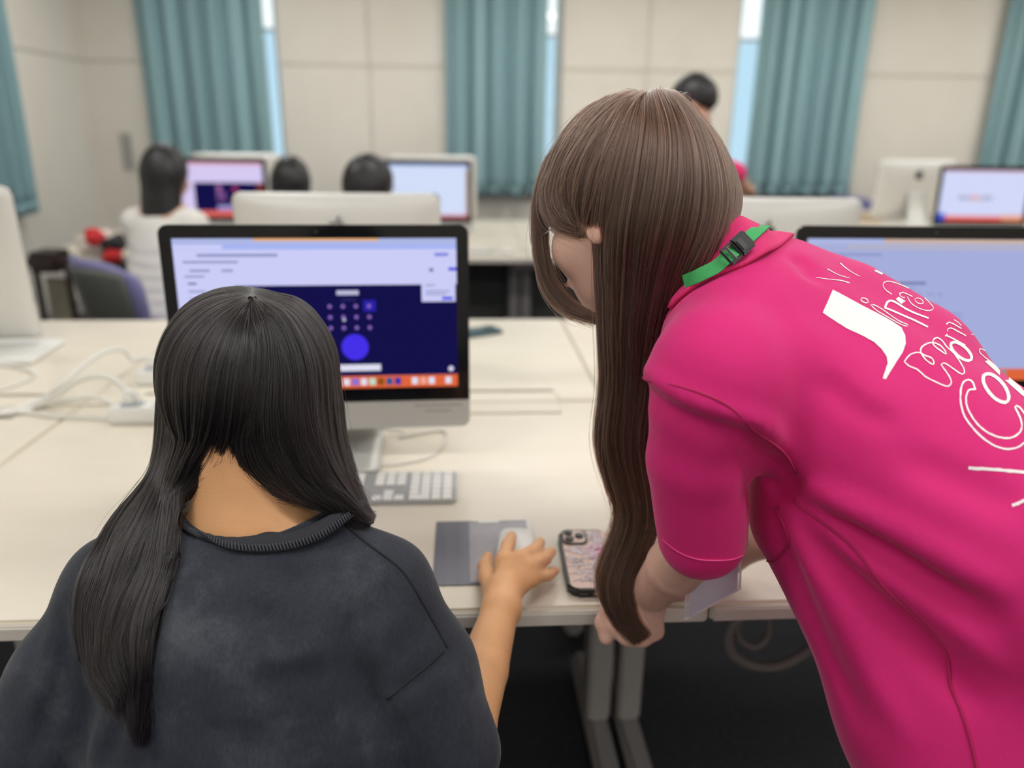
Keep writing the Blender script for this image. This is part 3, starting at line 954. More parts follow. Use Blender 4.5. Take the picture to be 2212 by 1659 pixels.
obj('white_label', box(B(), (.010, .0845, .0036), (.034, .006, .0012), .0004), M_white, mp)
tag(mp, 'grey plastic mouse pad with a clear cover, near the desk edge', 'mouse pad')

# phone in a printed case
ph = empty('smartphone', (.186, .985, DZ), math.radians(-1.5))
bm = B(); prism(bm, rrect(-.0405, -.083, .0405, .083, .015, 8), (0, 0, .0), (1, 0, 0), (0, 1, 0), (0, 0, 1), .0125)
bmesh.ops.bevel(bm, geom=[e for e in bm.edges if abs(e.verts[0].co.z - e.verts[1].co.z) < 1e-6], offset=.003, segments=3, affect='EDGES')
bump_ = obj('case_frame', bm, M_black, ph)
bm = B(); prism(bm, rrect(-.0365, -.079, .0365, .079, .012, 8), (0, 0, .0125), (1, 0, 0), (0, 1, 0), (0, 0, 1), .0006)
plate = obj('back_plate', bm, mat('phone_beige', (214, 186, 174), .35), ph)
bm = B(); prism(bm, rrect(-.0365, .036, .002, .079, .011, 8), (0, 0, .013), (1, 0, 0), (0, 1, 0), (0, 0, 1), .0022); isl = obj('camera_ring', bm, M_black, ph)
bm = B(); prism(bm, rrect(-.0335, .0395, -.001, .0755, .009, 8), (0, 0, .0152), (1, 0, 0), (0, 1, 0), (0, 0, 1), .0004); obj('camera_island', bm, mat('island_beige', (220, 194, 180), .3), isl)
for (x, y) in ((-.0255, .067), (-.0255, .048), (-.0095, .0575)):
    bm = B(); cyl(bm, (x, y, .0165), .0068, .0028, seg=22); cyl(bm, (x, y, .0182), .0045, .001, seg=22); obj('lens', bm, mat('phone_lens', (52, 54, 58), .15), isl)
obj('port', box(B(), (0, -.083, .006), (.011, .002, .0035), .0008), mat('port_silver', (150, 150, 150), .3), ph)
obj('speaker_slot', box(B(), (-.020, -.083, .006), (.012, .0016, .0016), .0004), mat('slot_grey', (96, 96, 98), .4), ph)
# printed stickers on the back: pale scribbled shapes, a pink blot and a grey blot
pr = random.Random(5)
bm = B()
def blot(bm, cx, cy, rx, ry, z, w=7, seed=0, n=40):
    q = random.Random(seed); a1, a2 = q.uniform(0, 6), q.uniform(0, 6)
    bm.faces.new([bm.verts.new((cx + rx * (1 + .22 * math.sin(w * t + a1) + .12 * math.sin(3 * t + a2)) * math.cos(t), cy + ry * (1 + .22 * math.sin(w * t + a1)) * math.sin(t), z)) for t in [2 * math.pi * i / n for i in range(n)]])
blot(bm, .016, .014, .017, .021, .01335, 5, 1); obj('pink_sticker', bm, mat('sticker_pink', (240, 150, 205), .4), plate)
bm = B(); blot(bm, .020, .006, .008, .008, .01350, 4, 2); obj('pink_sticker', bm, mat('sticker_hotpink', (236, 110, 176), .4), plate)
bm = B(); blot(bm, .010, -.026, .010, .009, .01345, 5, 3); obj('grey_sticker', bm, mat('sticker_grey', (112, 116, 112), .4), plate)
bm = B()
for k in range(52):
    cx, cy = pr.uniform(-.030, .030), pr.uniform(-.072, .03) if k < 40 else pr.uniform(.03, .072)
    if k >= 40: cx = pr.uniform(.008, .030)
    p0 = [(cx + pr.uniform(-.012, .012), cy + pr.uniform(-.008, .008), .0136) for _ in range(5)]
    tube(bm, p0, .0011, 20, 5)
obj('white_scribble', bm, mat('sticker_white', (238, 234, 238), .4), plate)
bm = B()
for k in range(16):
    cx, cy = pr.uniform(-.029, .029), pr.uniform(-.07, .03)
    p0 = [(cx + pr.uniform(-.010, .010), cy + pr.uniform(-.006, .006), .0134) for _ in range(4)]
    tube(bm, p0, .0004, 18, 5)
obj('grey_scribble', bm, mat('sticker_line', (120, 116, 122), .4), plate)
tag(ph, 'phone in a black-edged case printed with pale scribbles and pink, on the desk edge', 'phone')

# dark phone lying beyond the front computer
p2 = empty('smartphone', (.045, 2.335, DZ), math.radians(-62))
bm = B(); prism(bm, rrect(-.038, -.078, .038, .078, .011, 6), (0, 0, 0), (1, 0, 0), (0, 1, 0), (0, 0, 1), .010); obj('body', bm, mat('phone_teal', (46, 74, 82), .3), p2)
bm = B(); prism(bm, rrect(-.034, .040, .000, .074, .008, 6), (0, 0, .010), (1, 0, 0), (0, 1, 0), (0, 0, 1), .002); obj('camera_island', bm, mat('phone_teal2', (30, 54, 62), .2), p2)
tag(p2, 'dark teal phone lying on the desk right of the front computer', 'phone')

# power strips, plugs and cables at the left
def strip(x0, x1, y, label, n=3):
    r = empty('power_strip', ((x0 + x1) / 2, y, DZ))
    obj('housing', box(B(), (0, 0, .017), (x1 - x0, .058, .034), .004), M_white, r)
    for k in range(n):
        obj('socket', box(B(), (-(x1 - x0) / 2 + .05 + k * .055, 0, .0345), (.036, .032, .002), .0006), mat('socket_grey', (205, 205, 200), .5), r)
    tag(r, label, 'power strip'); return r
strip(-.755, -.51, 1.612, 'white power strip with the nearer plug, beside the seated girl\'s hair')
strip(-.80, -.56, 1.875, 'white power strip farther back on the desk, behind the cable arch')
for (px, lab, h) in (((-.715, 1.615, DZ + .034), 'white plug in the nearer power strip, its cable arching left', .03), ((-.765, 1.878, DZ + .034), 'white plug in the farther power strip, its cable arching high', .03)):
    r = empty('plug', px)
    obj('plug_body', box(B(), (0, 0, h / 2 + .002), (.030, .026, h), .006), M_white, r)
    obj('collar', box(B(), (0, 0, .003), (.038, .034, .006), .002), mat('plug_blue', (196, 206, 214), .4), r)
    tag(r, lab, 'plug')
def cable(pts, r, label, m=None, n=60):
    bm = B(); tube(bm, pts, r, n, 10)
    o = obj('cable', bm, m or M_cable, None, True); tag(o, label, 'cable'); return o
cable([(-1.0573, 1.6241, 0.7260), (-0.9899, 1.6420, 0.7260), (-0.9569, 1.6738, 0.7280), (-0.8953, 1.6600, 0.7585), (-0.8455, 1.6600, 0.7925), (-0.7920, 1.6550, 0.8065), (-0.7552, 1.6500, 0.7950), (-0.7267, 1.6300, 0.7738), (-.715, 1.615, .785)], .0062, 'thick white cable in a low arch down to the nearer power strip')
cable([(-1.0474, 1.6072, 0.7270), (-0.9909, 1.6626, 0.7270), (-0.9616, 1.7239, 0.7300), (-0.9121, 1.7400, 0.7656), (-0.8826, 1.8000, 0.7951), (-0.8538, 1.8500, 0.8091), (-0.8290, 1.8750, 0.8018), (-0.8125, 1.8800, 0.7753), (-.765, 1.878, .785)], .0062, 'thick white cable in a high arch down to the farther power strip')
cable([(-1.0949, 1.6887, 0.7240), (-1.0176, 1.6745, 0.7240), (-0.9549, 1.6492, 0.7240), (-0.8839, 1.6241, 0.7240), (-0.8109, 1.6135, 0.7240), (-0.7463, 1.6031, 0.7240)], .0045, 'white cable lying flat along the desk to the nearer power strip')
cable([(-0.9709, 1.6427, 0.7255), (-0.9357, 1.6907, 0.7260), (-0.8570, 1.6600, 0.7516), (-0.8093, 1.6550, 0.7573), (-0.7723, 1.6450, 0.7453), (-0.7501, 1.6400, 0.7339)], .0045, 'thin white cable making a small hump left of the nearer power strip')
cable([(-1.2757, 2.0024, 0.7240), (-1.1980, 2.0089, 0.7240), (-1.1177, 1.9664, 0.7240), (-1.0763, 1.9186, 0.7240), (-1.0847, 1.8595, 0.7240), (-1.1156, 1.7976, 0.7240), (-1.1466, 1.7784, 0.7240)], .004, 'white cable looped flat on the desk in front of the left computer')
cable([(-.200, 1.50, .745), (-.12, 1.50, .725), (-0.1331, 1.4820, 0.7235), (-0.0434, 1.5175, 0.7235), (-0.0354, 1.4541, 0.7235), (-0.0630, 1.3850, 0.7235), (-0.1146, 1.3541, 0.7235), (-0.1662, 1.3453, 0.7235), (-0.2601, 1.3382, 0.7235)], .0024, 'thin white cable curving on the desk right of the front stand')
# cable coil hanging beneath the desk at the right
M_coil = mat('coil_grey', (128, 124, 122), .5)
cable([(0.4453, 1.0323, 0.5906), (0.4299, 1.0335, 0.5594), (0.4368, 1.0307, 0.5208), (0.4707, 1.0307, 0.4959), (0.5088, 1.0273, 0.4935), (0.5433, 1.0287, 0.5048), (0.5778, 1.0350, 0.5307), (0.5916, 1.0315, 0.5865)], .0085, 'grey hose loop hanging beneath the desk, the lower of two', M_coil)
cable([(0.4596, 1.0656, 0.5667), (0.4518, 1.0588, 0.5446), (0.4629, 1.0604, 0.5202), (0.4861, 1.0557, 0.5109), (0.5056, 1.0589, 0.5244), (0.5057, 1.0578, 0.5526), (0.4981, 1.0558, 0.5768)], .006, 'grey hose loop hanging beneath the desk, the small inner one', M_coil)

# =================================================================== CHAIRS and bags beyond the desks
M_purple = mat('chair_purple', (124, 122, 168), .5)
M_cback = mat('chair_back', (92, 95, 90), .5)
def chair(loc, rz, label, with_legs=True):
    r = empty('chair', loc, math.radians(rz))
    # shell: curved back and seat in one sheet, faces +Y locally
    cols = []
    for j in range(9):
        a = -1 + j / 4
        w = .235
        cols.append([(a * w * .92, .40 - .02 * a * a, .455), (a * w, .20, .445 + .025 * a * a), (a * w, .0 + .01, .44 + .03 * a * a), (a * w, -.10 + .02 * a * a, .47 + .03 * abs(a)),
                     (a * w * 1.02, -.165 + .07 * a * a, .58), (a * w * 1.02, -.20 + .10 * a * a, .70), (a * w * .95, -.225 + .12 * a * a, .80 - .02 * a * a), (a * w * .86, -.235 + .12 * a * a, .855 - .05 * a ** 4)])
    G = loft(cols, 34, 25)
    bm, _ = grid_mesh(G, .010, (0, .3, 1.0)); obj('shell', bm, M_purple, r, True)
    inner = G.copy(); inner = inner[12:33, 2:23]
    du = np.gradient(inner, axis=1); dv = np.gradient(inner, axis=0); N = np.cross(du, dv); N /= np.linalg.norm(N, axis=2, keepdims=True)
    s = np.sign(((np.array((0, .3, 1.0)) - inner) * N).sum())
    bm, _ = grid_mesh(inner - s * N * .006, .005, (0, -3, .6)); obj('back_cover', bm, M_cback, r, True)
    for sx in (-1, 1):
        bm = B(); tube(bm, [(sx * .17, .30, .44), (sx * .20, .33, .25), (sx * .22, .36, .012)], .012, 14, 8); obj('leg', bm, M_steel, r, True)
        bm = B(); tube(bm, [(sx * .17, -.02, .44), (sx * .20, -.10, .22), (sx * .22, -.18, .012)], .012, 14, 8); obj('leg', bm, M_steel, r, True)
    tag(r, label, 'chair', 'purple shell chairs'); return r
chair((-1.27, 3.10, 0), -42, 'purple shell chair with grey back, beside the person in white')
chair((-2.02, 2.98, 0), 50, 'purple shell chair mostly hidden by the computer at the left edge')
chair((3.02, 5.86, 0), 170, 'purple shell chair by the window wall, behind the turned-away far computer')
chair((-.225, .62, 0), 0, 'purple shell chair the girl in the grey shirt sits on')

# =================================================================== PEOPLE
def nrm(v):
    v = np.array(v, float); return v / np.linalg.norm(v)

def face_features(fl, c, n, u, s, k=.008, scale=1.0):
    """skull, jaw, nose, lips and sockets around the head centre c; n = forward, u = up, s = side"""
    c = np.array(c, float); M = np.array([s, n, u]); q = scale
    fl.ell(c + .008 * q * u - .008 * q * n, (.073 * q, .092 * q, .090 * q), M, k)                # cranium
    fl.ell(c + .022 * q * n - .045 * q * u, (.060 * q, .070 * q, .072 * q), M, .02 * q)          # face
    fl.ell(c + .042 * q * n - .098 * q * u, (.030 * q, .030 * q, .024 * q), M, .03 * q)          # chin
    for sg in (-1, 1):
        fl.ell(c + sg * .043 * q * s + .052 * q * n - .045 * q * u, (.022 * q, .024 * q, .024 * q), M, .02 * q)     # cheeks
        fl.ell(c + sg * .031 * q * s + .092 * q * n - .012 * q * u, (.017 * q, .012 * q, .011 * q), M, .012 * q, '-')  # sockets
        fl.ell(c + sg * .075 * q * s - .012 * q * n - .028 * q * u, (.008 * q, .018 * q, .030 * q), M, .006)        # ears
        fl.ell(c + sg * .083 * q * s - .010 * q * n - .026 * q * u, (.005 * q, .010 * q, .018 * q), M, .004, '-')
    fl.cap(c + .088 * q * n - .012 * q * u, c + .106 * q * n - .050 * q * u, .007 * q, .011 * q, .010)              # nose
    fl.ell(c + .088 * q * n - .074 * q * u, (.022 * q, .010 * q, .005 * q), M, .006)             # lips
    fl.ell(c + .086 * q * n - .083 * q * u, (.019 * q, .010 * q, .005 * q), M, .006)

M_eye = mat('eye_white', (235, 232, 228), .2)
M_iris = mat('iris_dark', (30, 20, 16), .15)
M_mouth = mat('lip', (196, 112, 104), .4)
def eyes(parent, c, n, u, s, q=1.0):
    c = np.array(c, float)
    for sg in (-1, 1):
        p = c + sg * .031 * q * s + .076 * q * n - .012 * q * u
        bm = B(); bmesh.ops.create_uvsphere(bm, u_segments=16, v_segments=10, radius=.012 * q); bmesh.ops.translate(bm, vec=p, verts=bm.verts)
        e = obj('eye', bm, M_eye, parent, True)
        bm = B(); bmesh.ops.create_uvsphere(bm, u_segments=12, v_segments=8, radius=.0058 * q); bmesh.ops.translate(bm, vec=p + n * .0078 * q, verts=bm.verts)
        obj('iris', bm, M_iris, e, True)
        bm = B(); tube(bm, [p + n * .016 + u * .018 - s * .016, p + n * .019 + u * .022, p + n * .013 + u * .017 + s * .018], [.0015, .0025, .001], 12, 6)
        obj('eyebrow', bm, M_iris, parent, True)
    bm = B(); tube(bm, [c + .094 * q * n - .078 * q * u - .018 * q * s, c + .099 * q * n - .077 * q * u, c + .094 * q * n - .078 * q * u + .018 * q * s], [.001, .004, .001], 14, 6)
    obj('lips', bm, M_mouth, parent, True)

# ------------------------------------------------------------------ the seated girl
G_C = np.array((-0.2388, 0.8376, 1.0516))            # head centre
gn = nrm((.02, .90, -.42)); gs = nrm(np.cross(gn, (0, 0, 1))); gu = np.cross(gs, gn)
WR, EL, SH = (0.0473, 0.8370, 0.7520), (-0.0003, 0.7004, 0.6922), (-0.0866, 0.7445, 0.8226)
arm = Field(np.minimum(WR, SH) - .12, np.maximum(WR, SH) + np.array((.16, .26, .1)), .0028)
arm.chain([SH, EL], [.034, .036], .02)
mid = (np.array(WR) * .45 + np.array(EL) * .55)
arm.chain([EL, mid, WR], [.035, .031, .0225], .004)
hand = (0.0533, 0.8710, 0.7560)
KN = [(0.0538, 0.9067, 0.7780), (0.0748, 0.9039, 0.7820), (0.0864, 0.8923, 0.7760), (0.0906, 0.8811, 0.7660)]
PI = [(0.0623, 0.9544, 0.7740), (0.0984, 0.9345, 0.7760), (0.1124, 0.9299, 0.7660), (0.1138, 0.9100, 0.7520)]
TI = [(0.0726, 1.0293, 0.7460), (0.1131, 1.0049, 0.7480), (0.1291, 0.9914, 0.7400), (0.1295, 0.9464, 0.7360)]
for kn, rr in zip(KN, (.0125, .0125, .0118, .011)):
    arm.cap(hand, kn, .0155, rr * .95, .012); arm.cap(WR, hand, .0195, .0165, .012)
for a, b, c, rr in zip(KN, PI, TI, (.0098, .0100, .0094, .0082)):
    arm.cap(a, b, rr * 1.12, rr, .006); arm.cap(b, c, rr, rr * .82, .003)
arm.chain([(0.0408, 0.8640, 0.7540), (0.0325, 0.9211, 0.7450), (0.0311, 0.9584, 0.7380), (0.0355, 0.9898, 0.7340)], [.0155, .0122, .0105, .0088], .007)
# torso, neck and head
gb = Field((-.60, .30, .36), (.16, 1.06, 1.22), .006)
face_features(gb, G_C, gn, gu, gs)
NK = np.array((-0.2363, 0.7853, 0.9081))
gb.cap(G_C - .045 * gu - .030 * gn, NK, .052, .064, .03)
LSH, RSH = np.array((-0.3744, 0.7588, 0.8543)), np.array((-0.0874, 0.7405, 0.8580))
mid_sh = (LSH + RSH) / 2
gb.cap(NK, LSH + (.02, 0, -.02), .052, .032, .03); gb.cap(NK, RSH + (-.02, 0, -.02), .052, .032, .03)
gb.ecap(mid_sh + (0, -.01, -.03), mid_sh + (0.01, -.08, -.36), (.13, .075), (.13, .09), (1, 0, 0), .04)
gb.ell(NK + np.array((0, .005, -.040)), (.115, .046, .055), None, .03)
gl = Field((-.62, .25, .02), (.2, 1.25, .60), .009)
pel = mid_sh + np.array((0.01, -.12, -.42))
gl.ell(pel, (.175, .14, .12), None, .03)
for sg in (-1, 1):
    kn = pel + np.array((sg * .11, .42, -.01)); gl.cap(pel + np.array((sg * .09, .03, -.01)), kn, .085, .062, .04)
    gl.cap(kn, kn + np.array((0, .02, -.40)), .058, .042, .03); gl.cap(kn + np.array((0, .02, -.40)), kn + np.array((0, .16, -.425)), .036, .03, .02)
la = Field((-.78, .45, .42), (-.2, 1.05, .95), .006)
la.chain([LSH, (-0.4695, 0.7069, 0.6950), (-.42, .80, .62), (-.36, .86, .60)], [.034, .038, .032, .03], .02)
girl = field_obj('person', [gb, arm, la], M_skin_tan, None, 2)
tag(girl, 'seated girl with long black hair and washed dark grey shirt, hand on a mouse', 'person')
eyes(girl, G_C, gn, gu, gs)
field_obj('trousers', gl, mat('trousers_black', (30, 31, 36), .8), girl, 3)
# fingernails
for a, b, rr in zip(PI, TI, (.0078, .0078, .0074, .0066)):
    pass

# shirt
M_gshirt = bpy.data.materials.new('washed_grey_cotton'); M_gshirt.use_nodes = True
def cotton(m, c1, c2, c3, scale=9.0, weave=900, wb_=0.35):
    nt = m.node_tree; b = nt.nodes['Principled BSDF']
    tc = nt.nodes.new('ShaderNodeTexCoord')
    n1 = nt.nodes.new('ShaderNodeTexNoise'); n1.inputs['Scale'].default_value = scale; n1.inputs['Detail'].default_value = 6; n1.inputs['Roughness'].default_value = .62
    n2 = nt.nodes.new('ShaderNodeTexNoise'); n2.inputs['Scale'].default_value = 320; n2.inputs['Detail'].default_value = 3
    nt.links.new(tc.outputs['Object'], n1.inputs['Vector'])
    mp = nt.nodes.new('ShaderNodeMapping'); mp.inputs['Rotation'].default_value = (0, .6, .4); mp.inputs['Scale'].default_value = (1, 1, .3)
    nt.links.new(tc.outputs['Object'], mp.inputs[0]); nt.links.new(mp.outputs[0], n2.inputs['Vector'])
    r1 = nt.nodes.new('ShaderNodeValToRGB')
    e = r1.color_ramp.elements; e[0].position = .32; e[1].position = .70
    e[0].color = (*lin(c1), 1); e[1].color = (*lin(c3), 1)
    k = r1.color_ramp.elements.new(.52); k.color = (*lin(c2), 1)
    nt.links.new(n1.outputs['Fac'], r1.inputs[0])
    mx = nt.nodes.new('ShaderNodeMix'); mx.data_type = 'RGBA'; mx.blend_type = 'OVERLAY'; mx.inputs[0].default_value = wb_
    nt.links.new(r1.outputs[0], mx.inputs[6]); nt.links.new(n2.outputs['Fac'], mx.inputs[7])
    nt.links.new(mx.outputs[2], b.inputs['Base Color'])
    b.inputs['Roughness'].default_value = .9; b.inputs['Specular IOR Level'].default_value = .2
    b.inputs['Sheen Weight'].default_value = .12; b.inputs['Sheen Roughness'].default_value = .5
    bp = nt.nodes.new('ShaderNodeBump'); bp.inputs['Strength'].default_value = .35; bp.inputs['Distance'].default_value = .0012
    nt.links.new(n2.outputs['Fac'], bp.inputs['Height']); nt.links.new(bp.outputs[0], b.inputs['Normal'])
cotton(M_gshirt, (41, 45, 54), (51, 55, 64), (76, 79, 86))

gs_f = Field((-.74, .28, .44), (.22, 1.06, 1.0), .005)
gs_f.cap(NK + np.array((0, .0, -.024)), (-0.3759, 0.7578, 0.8509), .072, .052, .04)
gs_f.cap(NK + np.array((0, .0, -.024)), (-0.0915, 0.7380, 0.8497), .072, .052, .04)
gs_f.ecap(mid_sh + (0, -.03, -.05), mid_sh + (0.0, -.10, -.40), (.160, .105), (.200, .125), (1, 0, 0), .05)
gs_f.cap((-0.3760, 0.7573, 0.8494), (-0.4260, 0.7266, 0.7628), .052, .055, .03); gs_f.cap((-0.4260, 0.7266, 0.7628), (-0.4716, 0.6879, 0.6693), .055, .064, .03)
gs_f.cap((-0.0905, 0.7375, 0.8483), (-0.0452, 0.7122, 0.7658), .050, .052, .03); gs_f.cap((-0.0452, 0.7122, 0.7658), (-0.0101, 0.6728, 0.6865), .052, .050, .03)
# neck opening and sleeve opening
gs_f.ell(NK + np.array((.0, .035, .055)), (.097, .110, .090), np.array([[1, 0, 0], [0, .90, .43], [0, -.43, .90]]), .006, '-')
gs_f.cap(np.array(EL) * .72 + np.array(WR) * .28, np.array(EL) * .40 + np.array(WR) * .60, .044, .060, .006, '-')
gs_f.ripple(.16, .0022, 3)
GF = [([(-0.0472, 0.6749, 0.9071), (-0.0777, 0.6508, 0.8920), (-0.0947, 0.6334, 0.8680), (-0.0882, 0.6010, 0.8353), (-0.0703, 0.5753, 0.7938), (-0.0664, 0.5615, 0.7532)], .014, -.012),
      ([(-0.0687, 0.6503, 0.8921), (-0.0792, 0.6310, 0.8640), (-0.0676, 0.6051, 0.8204), (-0.0542, 0.5755, 0.7658)], .016, .008),
      ([(-0.0160, 0.6739, 0.8155), (-0.0411, 0.6393, 0.8015), (-0.0732, 0.6053, 0.7879)], .010, -.007),
      ([(-0.0254, 0.6609, 0.8060), (-0.0020, 0.6555, 0.7631), (0.0023, 0.6339, 0.6991)], .010, .007),
      ([(-0.3073, 0.6698, 0.8701), (-0.3174, 0.6392, 0.8398), (-0.3579, 0.6235, 0.7843), (-0.3993, 0.6142, 0.7164)], .013, .011),
      ([(-0.3125, 0.6515, 0.8461), (-0.3310, 0.6274, 0.8015), (-0.3672, 0.6071, 0.7334)], .012, -.008),
      ([(-0.4051, 0.7163, 0.8631), (-0.4118, 0.6831, 0.8256), (-0.4154, 0.6492, 0.7862), (-0.4411, 0.6262, 0.7121)], .010, -.010),
      ([(-0.4149, 0.7109, 0.8447), (-0.4213, 0.6793, 0.8121), (-0.4372, 0.6529, 0.7612)], .010, .008),
      ([(-0.1953, 0.5886, 0.8397), (-0.1530, 0.5932, 0.8623), (-0.1040, 0.5978, 0.8542)], .016, .007),
      ([(-0.2038, 0.5838, 0.8236), (-0.1531, 0.5872, 0.8443), (-0.0957, 0.5878, 0.8259)], .016, -.007),
      ([(-0.2556, 0.6436, 0.8972), (-0.2116, 0.6477, 0.9187), (-0.1590, 0.6388, 0.9026), (-0.1242, 0.6254, 0.8697)], .018, .006),
      ([(-0.2470, 0.6375, 0.8807), (-0.2073, 0.6405, 0.8978), (-0.1680, 0.6324, 0.8817)], .014, -.005),
      ([(-0.2461, 0.5785, 0.7991), (-0.2039, 0.5785, 0.8076), (-0.1620, 0.5705, 0.7921)], .016, .005)]
for p, w, a in GF: gs_f.fold(p, w, a)
gshirt = field_obj('shirt', gs_f, M_gshirt, girl, 2)
gshirt['label'] = 'washed dark grey cotton shirt'
GB = bvh_of(gshirt)
CAMP = Vector((0, 0, 1.332))
def drape(pts, bvh, n=40, lift=.0012, axis=None):
    """lay a curve on a garment: nearest surface point, lifted a little"""
    out = []
    for p in catmull(pts, n):
        q, nn, _, _ = bvh.find_nearest(Vector(p))
        out.append(np.array(q + nn * lift))
    return np.array(out)
def seam(name, pts, bvh, r, m, parent, n=40, lift=.0006):
    P = bvh.onto(catmull(pts, n)); P = bvh.push(P, lift + r * .3)
    for _ in range(5): P[1:-1] = (P[:-2] + P[2:]) / 4 + P[1:-1] / 2
    bm = B(); tube(bm, P, r, 0, 6); return obj(name, bm, m, parent, True)
M_gseam = mat('seam_grey', (84, 87, 92), .9)
M_gdark = mat('seam_dark', (34, 36, 42), .9)
seam('shoulder_seam', [(-0.1242, 0.7524, 0.9337), (-0.0872, 0.7158, 0.9266), (-0.0531, 0.6965, 0.9073), (-0.0319, 0.6861, 0.8804), (-0.0205, 0.6849, 0.8474), (-0.0121, 0.6752, 0.8201)], gs_f, .0013, M_gdark, gshirt)
seam('sleeve_seam', [(-0.0120, 0.6653, 0.8220), (-0.0341, 0.6411, 0.8082), (-0.0560, 0.6180, 0.7980), (-0.0741, 0.6050, 0.7871)], gs_f, .0011, M_gdark, gshirt)
seam('sleeve_seam', [(-0.3686, 0.7308, 0.9138), (-0.3856, 0.7125, 0.8872), (-0.3952, 0.6895, 0.8481), (-0.3951, 0.6678, 0.8146)], gs_f, .0011, M_gdark, gshirt)
# ribbed collar band along the neckline
cl_in = [(-0.3354, 0.7972, 0.9299), (-0.3141, 0.7713, 0.9356), (-0.2896, 0.7474, 0.9323), (-0.2555, 0.7270, 0.9258), (-0.2205, 0.7190, 0.9247), (-0.1826, 0.7205, 0.9305), (-0.1511, 0.7326, 0.9384), (-0.1291, 0.7559, 0.9432), (-0.1232, 0.7952, 0.9355)]
cl_out = [(-0.3352, 0.7809, 0.9127), (-0.3136, 0.7496, 0.9183), (-0.2868, 0.7268, 0.9185), (-0.2538, 0.7101, 0.9166), (-0.2196, 0.7032, 0.9156), (-0.1779, 0.7050, 0.9199), (-0.1444, 0.7165, 0.9265), (-0.1205, 0.7399, 0.9348), (-0.1064, 0.7818, 0.9304)]
cl_mid = [tuple((np.array(a) + np.array(b)) / 2 + nrm(np.array((0, -.5, .8))) * .004) for a, b in zip(cl_in, cl_out)]
Gc = blur_grid(gb.push(gs_f.push(loft([cl_in, cl_mid, cl_out], 90, 8), .0045), .005))
for _ in range(10): Gc[1:-1] = (Gc[:-2] + Gc[2:]) / 4 + Gc[1:-1] / 2
bm, _ = grid_mesh(Gc, .006, NK + np.array((0, .06, -.08)))
gcol = obj('collar', bm, mat('collar_charcoal', (44, 46, 53), .9, bump=(500, .3, (1, 1, 1))), gshirt, True)
bm = B()
rimc = Gc[:, -1]; rimi = Gc[:, -3]
for k in range(8, 84):
    a = rimc[k]; d_ = nrm(rimi[k] - rimc[k])
    tube(bm, [a + d_ * .000 + np.array((0, -.0015, .001)), a + d_ * .0075 + np.array((0, -.002, .0015))], .0011, 3, 5)
obj('rib_stitch', bm, mat('stitch_pale', (64, 68, 75), .9), gcol, True)

# hair
M_black_hair = hair_mat('black_hair', (11, 10, 11), (30, 26, 26), .28)
M_black_base = mat('black_hair_base', (15, 14, 16), .5, bump=(900, .5, (1, 1, .05)))
gh_c = tuple(G_C)
LC = [[(-0.2288, 0.8472, 1.1586), (-0.2847, 0.8546, 1.1441), (-0.3222, 0.8557, 1.1016), (-0.3390, 0.8490, 1.0464), (-0.3465, 0.8405, 0.9877), (-0.3513, 0.8285, 0.9572), (-0.3611, 0.8027, 0.9409), (-0.3747, 0.7668, 0.9258), (-0.3782, 0.7299, 0.9091), (-0.3823, 0.7034, 0.8766), (-0.3741, 0.6817, 0.8447), (-0.3558, 0.6596, 0.8140), (-0.3336, 0.6430, 0.7909)],
      [(-0.2228, 0.8244, 1.1612), (-0.2643, 0.8179, 1.1396), (-0.2931, 0.8096, 1.0960), (-0.3068, 0.8024, 1.0462), (-0.3170, 0.7964, 0.9946), (-0.3245, 0.7758, 0.9629), (-0.3323, 0.7376, 0.9417), (-0.3428, 0.7018, 0.9116), (-0.3466, 0.6754, 0.8728), (-0.3383, 0.6545, 0.8339), (-0.3193, 0.6334, 0.7903)],
      [(-0.2188, 0.8087, 1.1625), (-0.2420, 0.7870, 1.1401), (-0.2600, 0.7706, 1.0999), (-0.2705, 0.7582, 1.0541), (-0.2877, 0.7587, 1.0078), (-0.3070, 0.7545, 0.9659), (-0.3100, 0.7208, 0.9371), (-0.3132, 0.6845, 0.9004), (-0.3150, 0.6601, 0.8586), (-0.3129, 0.6392, 0.8153), (-0.3067, 0.6200, 0.7685)],
      [(-0.2174, 0.8033, 1.1622), (-0.2274, 0.7765, 1.1368), (-0.2368, 0.7567, 1.0976), (-0.2459, 0.7446, 1.0564), (-0.2658, 0.7470, 1.0151), (-0.2961, 0.7531, 0.9734), (-0.2996, 0.7273, 0.9492), (-0.2961, 0.6879, 0.9110), (-0.2972, 0.6620, 0.8647), (-0.2994, 0.6390, 0.8176), (-0.3013, 0.6186, 0.7656)],
      [(-0.2174, 0.8031, 1.1618), (-0.2188, 0.7699, 1.1317), (-0.2238, 0.7493, 1.0940), (-0.2288, 0.7397, 1.0580), (-0.2353, 0.7410, 1.0193), (-0.2482, 0.7481, 0.9904), (-0.2787, 0.7539, 0.9700), (-0.3010, 0.7525, 0.9549), (-0.2969, 0.7234, 0.9380), (-0.2908, 0.6887, 0.9050), (-0.2902, 0.6641, 0.8629), (-0.2946, 0.6435, 0.8193), (-0.3006, 0.6249, 0.7749)]]
